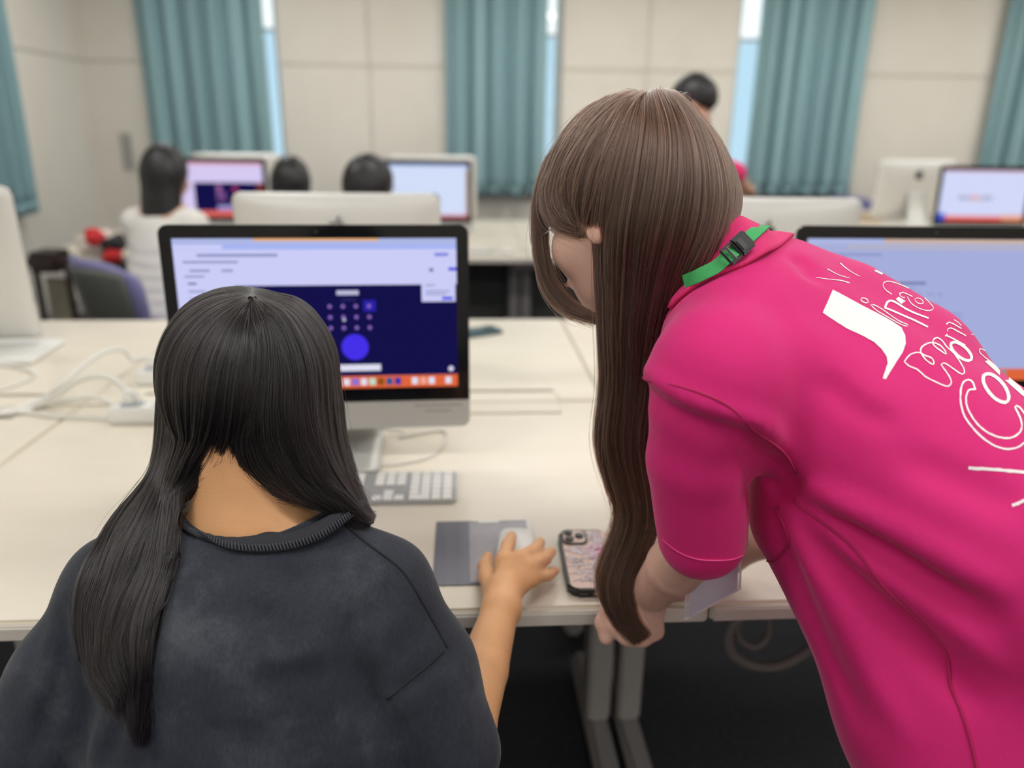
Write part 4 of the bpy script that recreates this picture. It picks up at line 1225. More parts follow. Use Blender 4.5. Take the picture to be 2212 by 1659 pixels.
RC = [[(-0.2174, 0.8031, 1.1618), (-0.2188, 0.7699, 1.1317), (-0.2238, 0.7493, 1.0940), (-0.2298, 0.7398, 1.0580), (-0.2363, 0.7411, 1.0193), (-0.2358, 0.7451, 0.9936), (-0.2217, 0.7497, 0.9753), (-0.1962, 0.7510, 0.9623), (-0.1543, 0.7542, 0.9456), (-0.1267, 0.7622, 0.9308)],
      [(-0.2174, 0.8031, 1.1618), (-0.2047, 0.7702, 1.1354), (-0.2032, 0.7497, 1.0962), (-0.2075, 0.7384, 1.0583), (-0.2088, 0.7384, 1.0231), (-0.1937, 0.7405, 0.9882), (-0.1638, 0.7450, 0.9604), (-0.1323, 0.7534, 0.9412), (-0.1093, 0.7606, 0.9234)],
      [(-0.2174, 0.8033, 1.1622), (-0.1945, 0.7744, 1.1372), (-0.1828, 0.7535, 1.0992), (-0.1827, 0.7421, 1.0587), (-0.1787, 0.7394, 1.0197), (-0.1636, 0.7398, 0.9828), (-0.1357, 0.7453, 0.9543), (-0.1061, 0.7541, 0.9234)],
      [(-0.2188, 0.8087, 1.1625), (-0.1831, 0.7832, 1.1408), (-0.1646, 0.7645, 1.1011), (-0.1620, 0.7539, 1.0571), (-0.1566, 0.7508, 1.0171), (-0.1428, 0.7511, 0.9797), (-0.1238, 0.7549, 0.9475), (-0.1021, 0.7606, 0.9153)],
      [(-0.2228, 0.8244, 1.1612), (-0.1744, 0.8096, 1.1394), (-0.1503, 0.7995, 1.0951), (-0.1480, 0.7932, 1.0447), (-0.1443, 0.7870, 1.0017), (-0.1347, 0.7825, 0.9647), (-0.1209, 0.7808, 0.9341), (-0.1030, 0.7782, 0.9044)],
      [(-0.2288, 0.8472, 1.1586), (-0.1774, 0.8478, 1.1455), (-0.1481, 0.8446, 1.1038), (-0.1429, 0.8373, 1.0515), (-0.1392, 0.8298, 0.9979), (-0.1330, 0.8229, 0.9690), (-0.1216, 0.8104, 0.9338), (-0.1063, 0.7939, 0.9035)]]
GL = loft(LC, 70, 130); GR = loft(RC, 60, 130)
hf = Field((-.42, .62, .86), (-.06, 1.04, 1.22), .005)
hM = np.array([gs, gn, gu])
hf.ell(G_C + .010 * gu - .006 * gn, (.082, .099, .096), hM, .01)
hf.ell(G_C + .115 * gn - .05 * gu, (.062, .07, .10), hM, .015, '-')
for sg in (-1, 1):
    hf.cap(G_C + sg * .076 * gs + .02 * gn, G_C + sg * .086 * gs + .045 * gn - .16 * gu, .018, .016, .02)
Vh, Fh = hf.mesh(); Vh = relax(Vh, Fh, 2)
def settle(G, fields):
    for f_, mg in fields: G = f_.push(G, mg)
    G = blur_grid(G, 4)
    for f_, mg in fields: G = f_.push(G, mg * .8)
    return G
GL = locks(settle(GL, [(hf, .005), (gs_f, .007)]), gh_c, .0016, .012, 1); GR = locks(settle(GR, [(hf, .005), (gs_f, .007)]), gh_c, .0016, .012, 2)
bm = hair_sheet_mesh([(GL, gh_c), (GR, gh_c)], .009)
me = raw_mesh('t', Vh, Fh); bm.from_mesh(me); bpy.data.meshes.remove(me)
ghair = obj('hair', bm, M_black_base, girl, True)
ghair['label'] = 'long straight black hair'
def with_normals(G, inward):
    bm, N = grid_mesh(G, 0, inward); bm.free(); return (G, N)
gg = [with_normals(GL, gh_c), with_normals(GR, gh_c)]
strands('hair_strands', gg, M_black_hair, ghair, 13000, 28, .006, .00034, .0, 3, wave=.0022)
strands('loose_strands', gg, M_black_hair, ghair, 260, 26, .008, .00018, .009, 4, short=.4)

# ------------------------------------------------------------------ the leaning woman
W_C = np.array((0.1860, 0.8792, 1.2569))
wn = nrm((-.62, .70, -.33)); ws = nrm(np.cross(wn, nrm((.10, .05, 1)))); wu = np.cross(ws, wn)     # ws: her right side
WL = -ws
wsh_l, wsh_r = np.array((0.2415, 0.6854, 1.1086)), np.array((0.4512, 0.9520, 1.1113))
elb, wri = np.array((0.2506, 0.7031, 0.9259)), np.array((0.2312, 0.8245, 0.7727))
wa = Field((.02, .55, .66), (.52, 1.06, 1.16), .003)
wa.chain([wsh_l, elb], [.034, .034], .004); wa.chain([elb, elb * .55 + wri * .45, wri], [.035, .0325, .0235], .004)
KNw = [(0.1951, 0.8320, 0.7243), (0.2090, 0.8210, 0.7164), (0.2267, 0.8169, 0.7174), (0.2434, 0.8210, 0.7236)]
for kn, rr in zip(KNw, (.0135, .0135, .013, .0125)):
    wa.cap(wri, kn, .0205, rr, .010)
    kn = np.array(kn); p1 = kn + np.array((0, .034, -.002)); p2 = p1 + np.array((0, -.004, .024))
    wa.cap(kn, p1, rr * .92, .0098, .004); wa.cap(p1, p2, .0098, .009, .003)
wa.chain([(0.2069, 0.8393, 0.7551), (0.1896, 0.8456, 0.7388), (0.1811, 0.8408, 0.7227), (0.1830, 0.8304, 0.7076)], [.016, .0125, .0112, .0095], .006)
# right arm resting on the desk
ra = Field((.10, .70, .68), (.62, 1.25, 1.14), .005)
ra.chain([wsh_r, (0.4040, 0.8856, 0.8392), (0.3673, 0.9417, 0.7650), (0.3049, 0.9045, 0.7450)], [.048, .040, .032, .024], .02)
hnd = np.array((0.2931, 0.8961, 0.7420)); tip = np.array((0.2547, 0.9085, 0.7350))
for k in range(4):
    o = np.array((0, .012 * (k - 1.5), 0)); ra.cap(hnd + o, hnd + o * 1.3 + (tip - hnd) * .8, .013, .010, .006)
    ra.cap(hnd + o * 1.3 + (tip - hnd) * .8, hnd + o * 1.3 + (tip - hnd) * 1.3 + np.array((0, 0, -.003)), .0095, .007, .004)
ra.chain([hnd, hnd + np.array((-.005, .04, 0)), hnd + np.array((-.035, .055, 0))], [.014, .011, .008], .006)
wbd = Field((.02, .45, .60), (.95, 1.15, 1.44), .006)
face_features(wbd, W_C, wn, wu, ws)
wnk = np.array((0.3202, 0.8696, 1.1703))
wbd.cap(W_C - .05 * wu - .035 * wn, wnk, .050, .046, .03)
wbd.cap(wnk, wsh_l, .044, .032, .03); wbd.cap(wnk, wsh_r, .044, .032, .03)
whip = np.array((0.6067, 0.6244, 0.9210))
wside = wsh_r - wsh_l
wmid = (wsh_l + wsh_r) / 2
wbd.ecap(wmid, whip, (.11, .065), (.12, .08), wside, .03)
wlg = Field((.25, .2, .0), (1.1, .95, 1.05), .009)
for sg in (-1, 1):
    h0 = whip + nrm(wside) * np.array((1, 1, .2)) * sg * .07 + np.array((.05, -.02, -.10)); wlg.cap(h0, h0 * np.array((1, 1, 0)) + np.array((.05, -.04, .50)), .08, .066, .04)
    k0 = h0 * np.array((1, 1, 0)) + np.array((.05, -.04, .50)); wlg.cap(k0, k0 + np.array((.0, -.02, -.44)), .066, .042, .03)
    wlg.cap(k0 + np.array((0, -.02, -.45)), k0 + np.array((-.05, .11, -.465)), .036, .03, .02)
wlg.ell(whip + np.array((.05, -.02, -.10)), (.13, .11, .10), None, .04)
woman = field_obj('person', [wbd, wa, ra], M_skin_fair, None, 2)
tag(woman, 'standing woman leaning over the desk, long brown hair, bright pink polo shirt, fist on desk', 'person')
eyes(woman, W_C, wn, wu, ws)
field_obj('trousers', wlg, mat('trousers_dark', (38, 38, 44), .8), woman, 3)

# polo shirt
M_pink = bpy.data.materials.new('pink_mesh_knit'); M_pink.use_nodes = True
nt = M_pink.node_tree; b = nt.nodes['Principled BSDF']
b.inputs['Base Color'].default_value = (*lin((212, 38, 118)), 1); b.inputs['Roughness'].default_value = .75; b.inputs['Specular IOR Level'].default_value = .25
b.inputs['Sheen Weight'].default_value = .25; b.inputs['Sheen Roughness'].default_value = .4; b.inputs['Sheen Tint'].default_value = (1, .6, .8, 1)
tc = nt.nodes.new('ShaderNodeTexCoord'); mp_ = nt.nodes.new('ShaderNodeMapping'); mp_.inputs['Rotation'].default_value = (.5, .6, .3)
vo = nt.nodes.new('ShaderNodeTexVoronoi'); vo.inputs['Scale'].default_value = 1100
nt.links.new(tc.outputs['Object'], mp_.inputs[0]); nt.links.new(mp_.outputs[0], vo.inputs['Vector'])
bp = nt.nodes.new('ShaderNodeBump'); bp.inputs['Strength'].default_value = .22; bp.inputs['Distance'].default_value = .0008
nt.links.new(vo.outputs['Distance'], bp.inputs['Height']); nt.links.new(bp.outputs[0], b.inputs['Normal'])
wf_ = Field((.10, .26, .56), (1.12, 1.12, 1.34), .0055)
wf_.cap(wnk + np.array((.035, -.01, -.025)), wsh_l, .060, .058, .045); wf_.cap(wnk + np.array((.035, -.005, -.042)), wsh_r, .056, .052, .035)
wf_.ecap(wmid + (wmid - whip) * .02, whip + (whip - wmid) * .1, (.155, .100), (.160, .115), wside, .05)
wf_.ecap(whip, whip + np.array((.12, -.06, -.16)), (.155, .115), (.17, .13), wside, .05)
wf_.cap((0.3702, 0.7091, 0.9364), (0.5172, 0.6162, 0.7515), .060, .11, .08)                 # loose front hanging down
wf_.cap(wsh_l, (0.2355, 0.6889, 1.0227), .058, .053, .03); wf_.cap((0.2355, 0.6889, 1.0227), (0.2475, 0.6944, 0.9309), .053, .045, .006)   # sleeve
wf_.cap((0.4339, 0.8430, 1.0977), (0.4898, 0.8008, 1.0776), .096, .082, .03)
wf_.cap((0.5172, 0.6162, 0.7515), (0.6113, 0.5390, 0.7291), .11, .13, .06)                  # rounded upper back
wf_.cap(wsh_r, (0.4297, 0.9287, 0.9736), .056, .056, .04)
wf_.cap((0.2514, 0.7049, 0.8902), (0.2530, 0.7211, 0.8220), .030, .040, .005, '-')
wf_.ell(wnk + np.array((-.05, .01, .07)), (.062, .075, .075), None, .01, '-')
wf_.ripple(.22, .0015, 9)
WF = [([(0.3210, 0.6541, 1.0150), (0.3624, 0.6153, 1.0022), (0.4142, 0.5855, 0.9866), (0.4873, 0.5497, 0.9575)], .013, .009),
      ([(0.3253, 0.6608, 1.0043), (0.3717, 0.6169, 0.9770), (0.4200, 0.5853, 0.9556), (0.4943, 0.5488, 0.9248)], .013, -.009),
      ([(0.3244, 0.6594, 1.0000), (0.3715, 0.6100, 0.9565), (0.4198, 0.5760, 0.9276), (0.4940, 0.5372, 0.8898)], .014, .008),
      ([(0.3264, 0.6669, 0.9912), (0.3684, 0.6236, 0.9332), (0.4099, 0.5842, 0.8870), (0.4821, 0.5400, 0.8324)], .014, -.008),
      ([(0.3283, 0.6744, 0.9823), (0.3645, 0.6355, 0.9048), (0.3952, 0.6020, 0.8423), (0.4427, 0.5667, 0.7776)], .015, .008),
      ([(0.3237, 0.6732, 0.9778), (0.3483, 0.6524, 0.8888), (0.3735, 0.6300, 0.8267), (0.4090, 0.5863, 0.7664)], .012, -.006),
      ([(0.3673, 0.6130, 0.9646), (0.4200, 0.5840, 0.9516), (0.4943, 0.5475, 0.9209)], .010, .004),
      ([(0.1859, 0.7319, 1.0940), (0.1981, 0.6834, 1.1096), (0.2319, 0.6460, 1.0992), (0.2696, 0.6369, 1.0797), (0.3203, 0.6517, 1.0235)], .010, .008),
      ([(0.1858, 0.7289, 1.0851), (0.1980, 0.6802, 1.1000), (0.2276, 0.6429, 1.0892), (0.2611, 0.6328, 1.0656), (0.3048, 0.6513, 1.0191)], .012, -.008),
      ([(0.3203, 0.6517, 1.0235), (0.3109, 0.6603, 0.9998), (0.2921, 0.6669, 0.9843), (0.2774, 0.6747, 0.9728)], .008, -.016),
      ([(0.2427, 0.6567, 1.0700), (0.2651, 0.6580, 1.0312), (0.2693, 0.6691, 0.9861)], .014, -.006),
      ([(0.2779, 0.6791, 1.1445), (0.3298, 0.6730, 1.1370), (0.3708, 0.6391, 1.1070), (0.3984, 0.6148, 1.0712)], .03, .005),
      ([(0.3383, 0.7801, 1.2064), (0.3482, 0.7634, 1.1901), (0.3389, 0.7481, 1.1740)], .014, -.006),
      ([(0.3251, 0.6583, 1.1234), (0.3581, 0.6359, 1.0949), (0.3943, 0.6176, 1.0791)], .012, -.004),
      ([(0.3858, 0.6116, 1.0592), (0.4332, 0.5916, 1.0406), (0.4878, 0.5688, 1.0150)], .016, -.005)]
for p, w, a in WF: wf_.fold(p, w, a * 1.35)
wshirt = field_obj('polo_shirt', wf_, M_pink, woman, 2)
wshirt['label'] = 'bright pink short-sleeved polo shirt'
WB = bvh_of(wshirt)
M_pseam = mat('pink_seam', (176, 28, 88), .85)
M_pstitch = mat('pink_stitch', (222, 66, 134), .8)
seam('shoulder_seam', [(0.1858, 0.7499, 1.0846), (0.1920, 0.6941, 1.1085), (0.2162, 0.6395, 1.1083), (0.2575, 0.6297, 1.0872), (0.2903, 0.6382, 1.0560), (0.3189, 0.6518, 1.0235)], wf_, .0014, M_pseam, wshirt)
seam('hem_stitch', [(0.2174, 0.6845, 0.9426), (0.2224, 0.6657, 0.9347), (0.2322, 0.6534, 0.9314), (0.2505, 0.6522, 0.9316), (0.2736, 0.6709, 0.9289)], wf_, .0009, M_pstitch, wshirt)
seam('side_seam', [(0.3198, 0.6576, 0.9935), (0.3629, 0.6133, 0.9646), (0.3917, 0.5891, 0.9295), (0.4194, 0.5627, 0.8876), (0.4526, 0.5419, 0.8320), (0.4711, 0.5220, 0.7763)], wf_, .0013, M_pseam, wshirt, 60)
seam('pocket_seam', [(0.3047, 0.6960, 0.8840), (0.3102, 0.6713, 0.9060), (0.3177, 0.6567, 0.9272), (0.3124, 0.6548, 0.9519), (0.3011, 0.6627, 0.9735), (0.2921, 0.6669, 0.9843)], wf_, .0011, M_pseam, wshirt)

# collar: folded band round the neck
CF = [(0.2399, 0.8014, 1.1552), (0.2474, 0.7977, 1.1836), (0.2592, 0.7963, 1.2133), (0.2726, 0.7978, 1.2334), (0.2891, 0.8095, 1.2465), (0.3112, 0.8363, 1.2427), (0.3354, 0.8722, 1.2285)]
CM = [(0.2360, 0.7794, 1.1516), (0.2428, 0.7718, 1.1778), (0.2602, 0.7686, 1.2033), (0.2801, 0.7703, 1.2220), (0.3028, 0.7837, 1.2353), (0.3313, 0.8209, 1.2322), (0.3576, 0.8674, 1.2188)]
CH = [(0.2359, 0.7668, 1.1456), (0.2420, 0.7556, 1.1701), (0.2635, 0.7493, 1.1936), (0.2888, 0.7509, 1.2101), (0.3158, 0.7668, 1.2188), (0.3460, 0.8091, 1.2156), (0.3749, 0.8613, 1.2039)]
Gk = blur_grid(wf_.push(loft([CF, CM, CH], 50, 12), .005))
bm, _ = grid_mesh(Gk, .0045, wnk)
wcol = obj('collar', bm, mat('pink_rib', (218, 44, 114), .8, bump=(600, .35, (1, 1, 1))), wshirt, True)
CI = [(0.2493, 0.8229, 1.1582), (0.2602, 0.8204, 1.1845), (0.2754, 0.8232, 1.2118), (0.2891, 0.8279, 1.2287), (0.3010, 0.8357, 1.2388), (0.3185, 0.8543, 1.2347), (0.3381, 0.8805, 1.2223)]
bm, _ = grid_mesh(loft([CF, CI], 50, 4), .003, wnk); obj('collar_stand', bm, mat('pink_rib', (0, 0, 0)), wcol, True)

# hair
M_brown_hair = hair_mat('brown_hair', (46, 30, 24), (104, 73, 58), .36)
M_brown_base = mat('brown_hair_base', (62, 43, 35), .5, bump=(900, .5, (1, 1, .05)))
wh_c = tuple(W_C)
MC = [[(0.2063, 0.9004, 1.3658), (0.1853, 0.8580, 1.3613), (0.1588, 0.8175, 1.3231), (0.1466, 0.8116, 1.2774), (0.1440, 0.8154, 1.2344), (0.1497, 0.8239, 1.1786), (0.1572, 0.8305, 1.1144), (0.1628, 0.8357, 1.0522), (0.1603, 0.8387, 0.9815), (0.1759, 0.8384, 0.9267), (0.1915, 0.8349, 0.8812), (0.1783, 0.8319, 0.8380), (0.1686, 0.8269, 0.8051), (0.1767, 0.8171, 0.7711), (0.1944, 0.8094, 0.7420), (0.2170, 0.8035, 0.7195)],
      [(0.2122, 0.9038, 1.3679), (0.1915, 0.8555, 1.3645), (0.1745, 0.8060, 1.3235), (0.1648, 0.7918, 1.2789), (0.1600, 0.7925, 1.2325), (0.1628, 0.8051, 1.1821), (0.1681, 0.8171, 1.1178), (0.1732, 0.8256, 1.0555), (0.1705, 0.8288, 0.9855), (0.1851, 0.8287, 0.9312), (0.1984, 0.8255, 0.8861), (0.1872, 0.8216, 0.8406), (0.1765, 0.8159, 0.8053), (0.1817, 0.8073, 0.7743), (0.1969, 0.8024, 0.7470), (0.2188, 0.7995, 0.7238)],
      [(0.2183, 0.9084, 1.3701), (0.1988, 0.8537, 1.3668), (0.1909, 0.7955, 1.3238), (0.1848, 0.7761, 1.2802), (0.1796, 0.7771, 1.2346), (0.1803, 0.7941, 1.1842), (0.1823, 0.8084, 1.1200), (0.1857, 0.8191, 1.0575), (0.1842, 0.8233, 0.9876), (0.1974, 0.8234, 0.9336), (0.2074, 0.8204, 0.8886), (0.1975, 0.8166, 0.8434), (0.1858, 0.8109, 0.8082), (0.1878, 0.8035, 0.7768), (0.2010, 0.8005, 0.7483), (0.2214, 0.7991, 0.7261)],
      [(0.2261, 0.9128, 1.3724), (0.2086, 0.8538, 1.3693), (0.2101, 0.7940, 1.3263), (0.2072, 0.7695, 1.2808), (0.2014, 0.7689, 1.2334), (0.1990, 0.7871, 1.1831), (0.1985, 0.8055, 1.1208), (0.2004, 0.8181, 1.0577), (0.1977, 0.8224, 0.9877), (0.2101, 0.8226, 0.9337), (0.2170, 0.8198, 0.8887), (0.2071, 0.8160, 0.8435), (0.1937, 0.8104, 0.8083), (0.1935, 0.8031, 0.7768), (0.2051, 0.8006, 0.7494), (0.2243, 0.7994, 0.7278)],
      [(0.2332, 0.9153, 1.3716), (0.2189, 0.8549, 1.3681), (0.2278, 0.8009, 1.3286), (0.2316, 0.7746, 1.2851), (0.2280, 0.7700, 1.2357), (0.2195, 0.7860, 1.1808), (0.2147, 0.8044, 1.1210), (0.2140, 0.8191, 1.0573), (0.2108, 0.8244, 0.9867), (0.2216, 0.8237, 0.9330), (0.2258, 0.8210, 0.8879), (0.2160, 0.8171, 0.8426), (0.2012, 0.8125, 0.8067), (0.1987, 0.8053, 0.7751), (0.2089, 0.8020, 0.7482), (0.2269, 0.8005, 0.7283)],
      [(0.2406, 0.9189, 1.3714), (0.2299, 0.8624, 1.3676), (0.2503, 0.8213, 1.3278), (0.2609, 0.7958, 1.2850), (0.2597, 0.7851, 1.2433), (0.2420, 0.7817, 1.1914), (0.2304, 0.8027, 1.1318), (0.2254, 0.8206, 1.0733), (0.2212, 0.8290, 0.9964), (0.2309, 0.8249, 0.9323), (0.2331, 0.8232, 0.8897), (0.2222, 0.8203, 0.8470), (0.2067, 0.8148, 0.8084), (0.2031, 0.8077, 0.7768), (0.2123, 0.8041, 0.7487), (0.2289, 0.8016, 0.7288)],
      [(0.2483, 0.9233, 1.3702), (0.2446, 0.8819, 1.3657), (0.2775, 0.8657, 1.3239), (0.2994, 0.8499, 1.2810), (0.2986, 0.8301, 1.2532), (0.2742, 0.8023, 1.2124), (0.2509, 0.8031, 1.1624), (0.2368, 0.8217, 1.0948), (0.2316, 0.8335, 1.0121), (0.2367, 0.8273, 0.9310), (0.2370, 0.8257, 0.8914), (0.2261, 0.8218, 0.8460), (0.2100, 0.8164, 0.8074), (0.2053, 0.8093, 0.7756), (0.2142, 0.8048, 0.7481), (0.2309, 0.8026, 0.7293)]]
FC = [[(0.2111, 0.9054, 1.3660), (0.1995, 0.8684, 1.3637), (0.1757, 0.8249, 1.3232), (0.1663, 0.8191, 1.2818), (0.1629, 0.8242, 1.2553), (0.1592, 0.8255, 1.2362)],
      [(0.2028, 0.9077, 1.3650), (0.1820, 0.8651, 1.3596), (0.1430, 0.8427, 1.3226), (0.1207, 0.8422, 1.2847), (0.1174, 0.8400, 1.2583), (0.1289, 0.8323, 1.2441), (0.1503, 0.8261, 1.2361)],
      [(0.1959, 0.9118, 1.3631), (0.1766, 0.8751, 1.3570), (0.1312, 0.8624, 1.3222), (0.1060, 0.8605, 1.2859), (0.1015, 0.8582, 1.2591), (0.1130, 0.8470, 1.2404), (0.1500, 0.8286, 1.2309)],
      [(0.1878, 0.9177, 1.3602), (0.1718, 0.8882, 1.3539), (0.1232, 0.8840, 1.3218), (0.0983, 0.8817, 1.2847), (0.0925, 0.8785, 1.2547), (0.1012, 0.8671, 1.2351), (0.1255, 0.8451, 1.2247), (0.1487, 0.8308, 1.2247)]]
KC = [[(0.1660, 0.9114, 1.3494), (0.1135, 0.9078, 1.3154), (0.0910, 0.9004, 1.2760), (0.0833, 0.8920, 1.2301), (0.0871, 0.8823, 1.1892), (0.0977, 0.8725, 1.1555), (0.1184, 0.8601, 1.1321), (0.1522, 0.8409, 1.1225)],
      [(0.1665, 0.9113, 1.3494), (0.1175, 0.9064, 1.3150), (0.0967, 0.8989, 1.2756), (0.0911, 0.8895, 1.2304), (0.0943, 0.8799, 1.1896), (0.1039, 0.8715, 1.1600), (0.1237, 0.8608, 1.1384), (0.1523, 0.8426, 1.1275)],
      [(0.1674, 0.9134, 1.3494), (0.1215, 0.9080, 1.3145), (0.1013, 0.9015, 1.2750), (0.0968, 0.8932, 1.2300), (0.0996, 0.8839, 1.1900), (0.1091, 0.8751, 1.1626), (0.1282, 0.8635, 1.1411), (0.1526, 0.8451, 1.1290)]]
GM = loft(MC, 100, 170); GFr = loft(FC, 40, 70); GK = loft(KC, 50, 24)
hw = Field((.02, .62, 1.02), (.46, 1.16, 1.46), .005)
wM = np.array([ws, wn, wu])
hw.ell(W_C + .008 * wu - .008 * wn, (.079, .097, .094), wM, .01)
hw.ell(W_C + .125 * wn - .055 * wu, (.075, .075, .105), wM, .012, '-')
hw.ell(W_C + .055 * wn - .05 * wu + .085 * WL, (.05, .065, .065), wM, .01, '-')
Vh, Fh = hw.mesh(); Vh = relax(Vh, Fh, 2)
GM = locks(settle(GM, [(hw, .005), (wf_, .005)]), tuple(W_C + np.array((.01, .05, -.05))), .0016, .012, 3); GFr = locks(settle(GFr, [(hw, .005)]), wh_c, .0014, .010, 4); GK = locks(GK, (0.1971, 1.4118, 1.1711), .0012, .006, 5)
bm = hair_sheet_mesh([(GM, tuple(W_C + np.array((.01, .05, -.05)))), (GFr, wh_c), (GK, (0.1971, 1.4118, 1.1711))], .009)
me = raw_mesh('t', Vh, Fh); bm.from_mesh(me); bpy.data.meshes.remove(me)
whair = obj('hair', bm, M_brown_base, woman, True)
whair['label'] = 'long straight brown hair with wavy ends'
gw = [with_normals(GM, tuple(W_C + np.array((.01, .05, -.05)))), with_normals(GFr, wh_c), with_normals(GK, (0.1971, 1.4118, 1.1711))]
strands('hair_strands', gw[:2], M_brown_hair, whair, 14000, 30, .006, .00036, .0, 5, wave=.0022)
strands('lock_strands', gw[2:], M_brown_hair, whair, 1300, 30, .006, .0003, .0, 8, wave=.0018)
strands('loose_strands', gw, M_brown_hair, whair, 320, 28, .010, .00018, .011, 6, short=.4)

# glasses
gp = empty('glasses', (0, 0, 0)); gp.parent = woman
M_rim = mat('rim_silver', (200, 202, 206), .2, metal=.8)
for sg in (-1, 1):
    c0 = W_C + sg * .031 * ws + .093 * wn - .028 * wu
    bm = B(); tube(bm, [c0 + ws * .023 * math.cos(t) + wu * .020 * math.sin(t) - wn * .004 * math.cos(t) ** 2 for t in np.linspace(0, 2 * math.pi, 25)], .0011, 40, 6); obj('rim', bm, M_rim, gp, True)
    bm = B(); tube(bm, [c0 + ws * sg * .023, W_C + sg * .066 * ws + .070 * wn - .024 * wu, W_C + sg * .079 * ws + .0 * wn - .014 * wu], .0011, 20, 6); obj('temple', bm, M_rim, gp, True)

# lanyard and badge
M_green = mat('lanyard_green', (58, 166, 92), .7, bump=(900, .3, (1, 1, 1)))
ly = empty('lanyard', tuple((0.2766, 0.7620, 1.2185)))
lyi = Matrix.Translation(-Vector(ly.location))
def lobj(nm, bm, m, par=ly, smooth=False):
    bmesh.ops.transform(bm, matrix=lyi, verts=bm.verts); return obj(nm, bm, m, par, smooth)
LSP = [(0.3224, 0.8124, 1.2367), (0.3068, 0.7868, 1.2359), (0.2939, 0.7715, 1.2317), (0.2734, 0.7534, 1.2207), (0.2588, 0.7484, 1.2090), (0.2462, 0.7492, 1.1963), (0.2403, 0.7540, 1.1842), (0.2403, 0.7649, 1.1724)]
LSP = wf_.push(catmull(LSP, 40), .0095)
bm = B(); tube(bm, LSP, 1, 40, flat=(.0135, .0016, lambda p: nrm(np.array((0, 0, 1.332)) - p + np.array((-.15, 0, .15))))); lobj('strap', bm, M_green)
def oriented(p, ax, up_):
    ax = nrm(ax); up_ = np.array(up_, float); up_ = nrm(up_ - ax * up_.dot(ax)); sd = np.cross(up_, ax)
    return Matrix(((ax[0], sd[0], up_[0], p[0]), (ax[1], sd[1], up_[1], p[1]), (ax[2], sd[2], up_[2], p[2]), (0, 0, 0, 1)))
P1, P2 = LSP[18] + nrm(np.array((0, 0, 1.332)) - LSP[18]) * .004, LSP[23] + nrm(np.array((0, 0, 1.332)) - LSP[23]) * .004
tocam = nrm(np.array((0, 0, 1.332)) - P1)
bk = B(); box(bk, (0, 0, 0), (.022, .021, .006), .002); bmesh.ops.transform(bk, matrix=oriented(P1, P2 - P1, tocam), verts=bk.verts); bko = lobj('buckle', bk, M_black)
bk = B(); box(bk, (.004, 0, .0034), (.008, .012, .002), .0008); bmesh.ops.transform(bk, matrix=oriented(P1, P2 - P1, tocam), verts=bk.verts); lobj('buckle_tongue', bk, mat('buckle_grey', (52, 52, 55), .35), bko)
for dy in (-.0085, .0085):
    bk = B(); box(bk, (0, dy, 0), (.018, .0026, .003), .001); bmesh.ops.transform(bk, matrix=oriented(P2, P2 - P1, tocam), verts=bk.verts); lobj('slider', bk, M_black, bko)
for dx in (-.008, .0, .008):
    bk = B(); box(bk, (dx, 0, 0), (.0026, .019, .003), .001); bmesh.ops.transform(bk, matrix=oriented(P2, P2 - P1, tocam), verts=bk.verts); lobj('slider_bar', bk, mat('slider_steel', (120, 120, 122), .3, metal=.7) if dx == 0 else M_black, bko)
bm = B(); tube(bm, [(0.3461, 0.7975, 0.9433), (0.3341, 0.7925, 0.9100), (0.3285, 0.7869, 0.8825), (0.3252, 0.7837, 0.8659)], 1, 16, flat=(.010, .0016, nrm(np.array((-.1, -1, .6))))); lobj('lower_strap', bm, M_green)
M_clear = mat('clear_vinyl', (235, 235, 240), .12, alpha=.28)
def quad_slab(pts, t):
    bm = B(); p = [np.array(q, float) for q in pts]
    n_ = nrm(np.cross(p[1] - p[0], p[2] - p[0]))
    a = [bm.verts.new(q) for q in p]; c = [bm.verts.new(q + n_ * t) for q in p]
    bm.faces.new(a); bm.faces.new(list(reversed(c)))
    for i in range(4): bm.faces.new((a[i], c[i], c[(i + 1) % 4], a[(i + 1) % 4]))
    return bm
BQ = [(0.2643, 0.7726, 0.7728), (0.3385, 0.7974, 0.7988), (0.3304, 0.7895, 0.8686), (0.2605, 0.7650, 0.8442)]
lobj('badge_sleeve', quad_slab(BQ, .0022), M_clear)
cbar = sum(np.array(q) for q in BQ) / 4
bq = [cbar + (np.array(q) - cbar) * .88 + (np.array(BQ[0]) - np.array(BQ[3])) * .03 for q in BQ]
nb = nrm(np.cross(np.array(BQ[1]) - np.array(BQ[0]), np.array(BQ[2]) - np.array(BQ[0])))
lobj('badge_card', quad_slab([q + nb * .0008 for q in bq], .0006), mat('card_white', (224, 222, 240), .5))
for i in range(4):
    bm = B(); tube(bm, [BQ[i], BQ[(i + 1) % 4]], .0012, 4, 6); lobj('welded_edge', bm, mat('vinyl_edge', (232, 226, 226), .25))
bm = B(); tube(bm, [(0.3218, 0.7822, 0.9084), (0.3261, 0.7799, 0.8865), (0.3289, 0.7797, 0.8706)], [.006, .0072, .006], 16, 10); lobj('badge_clip', bm, mat('clip_grey', (206, 206, 208), .35), smooth=True)
tag(ly, 'green lanyard round the leaning woman\'s collar with black buckle and clear badge holder', 'lanyard')

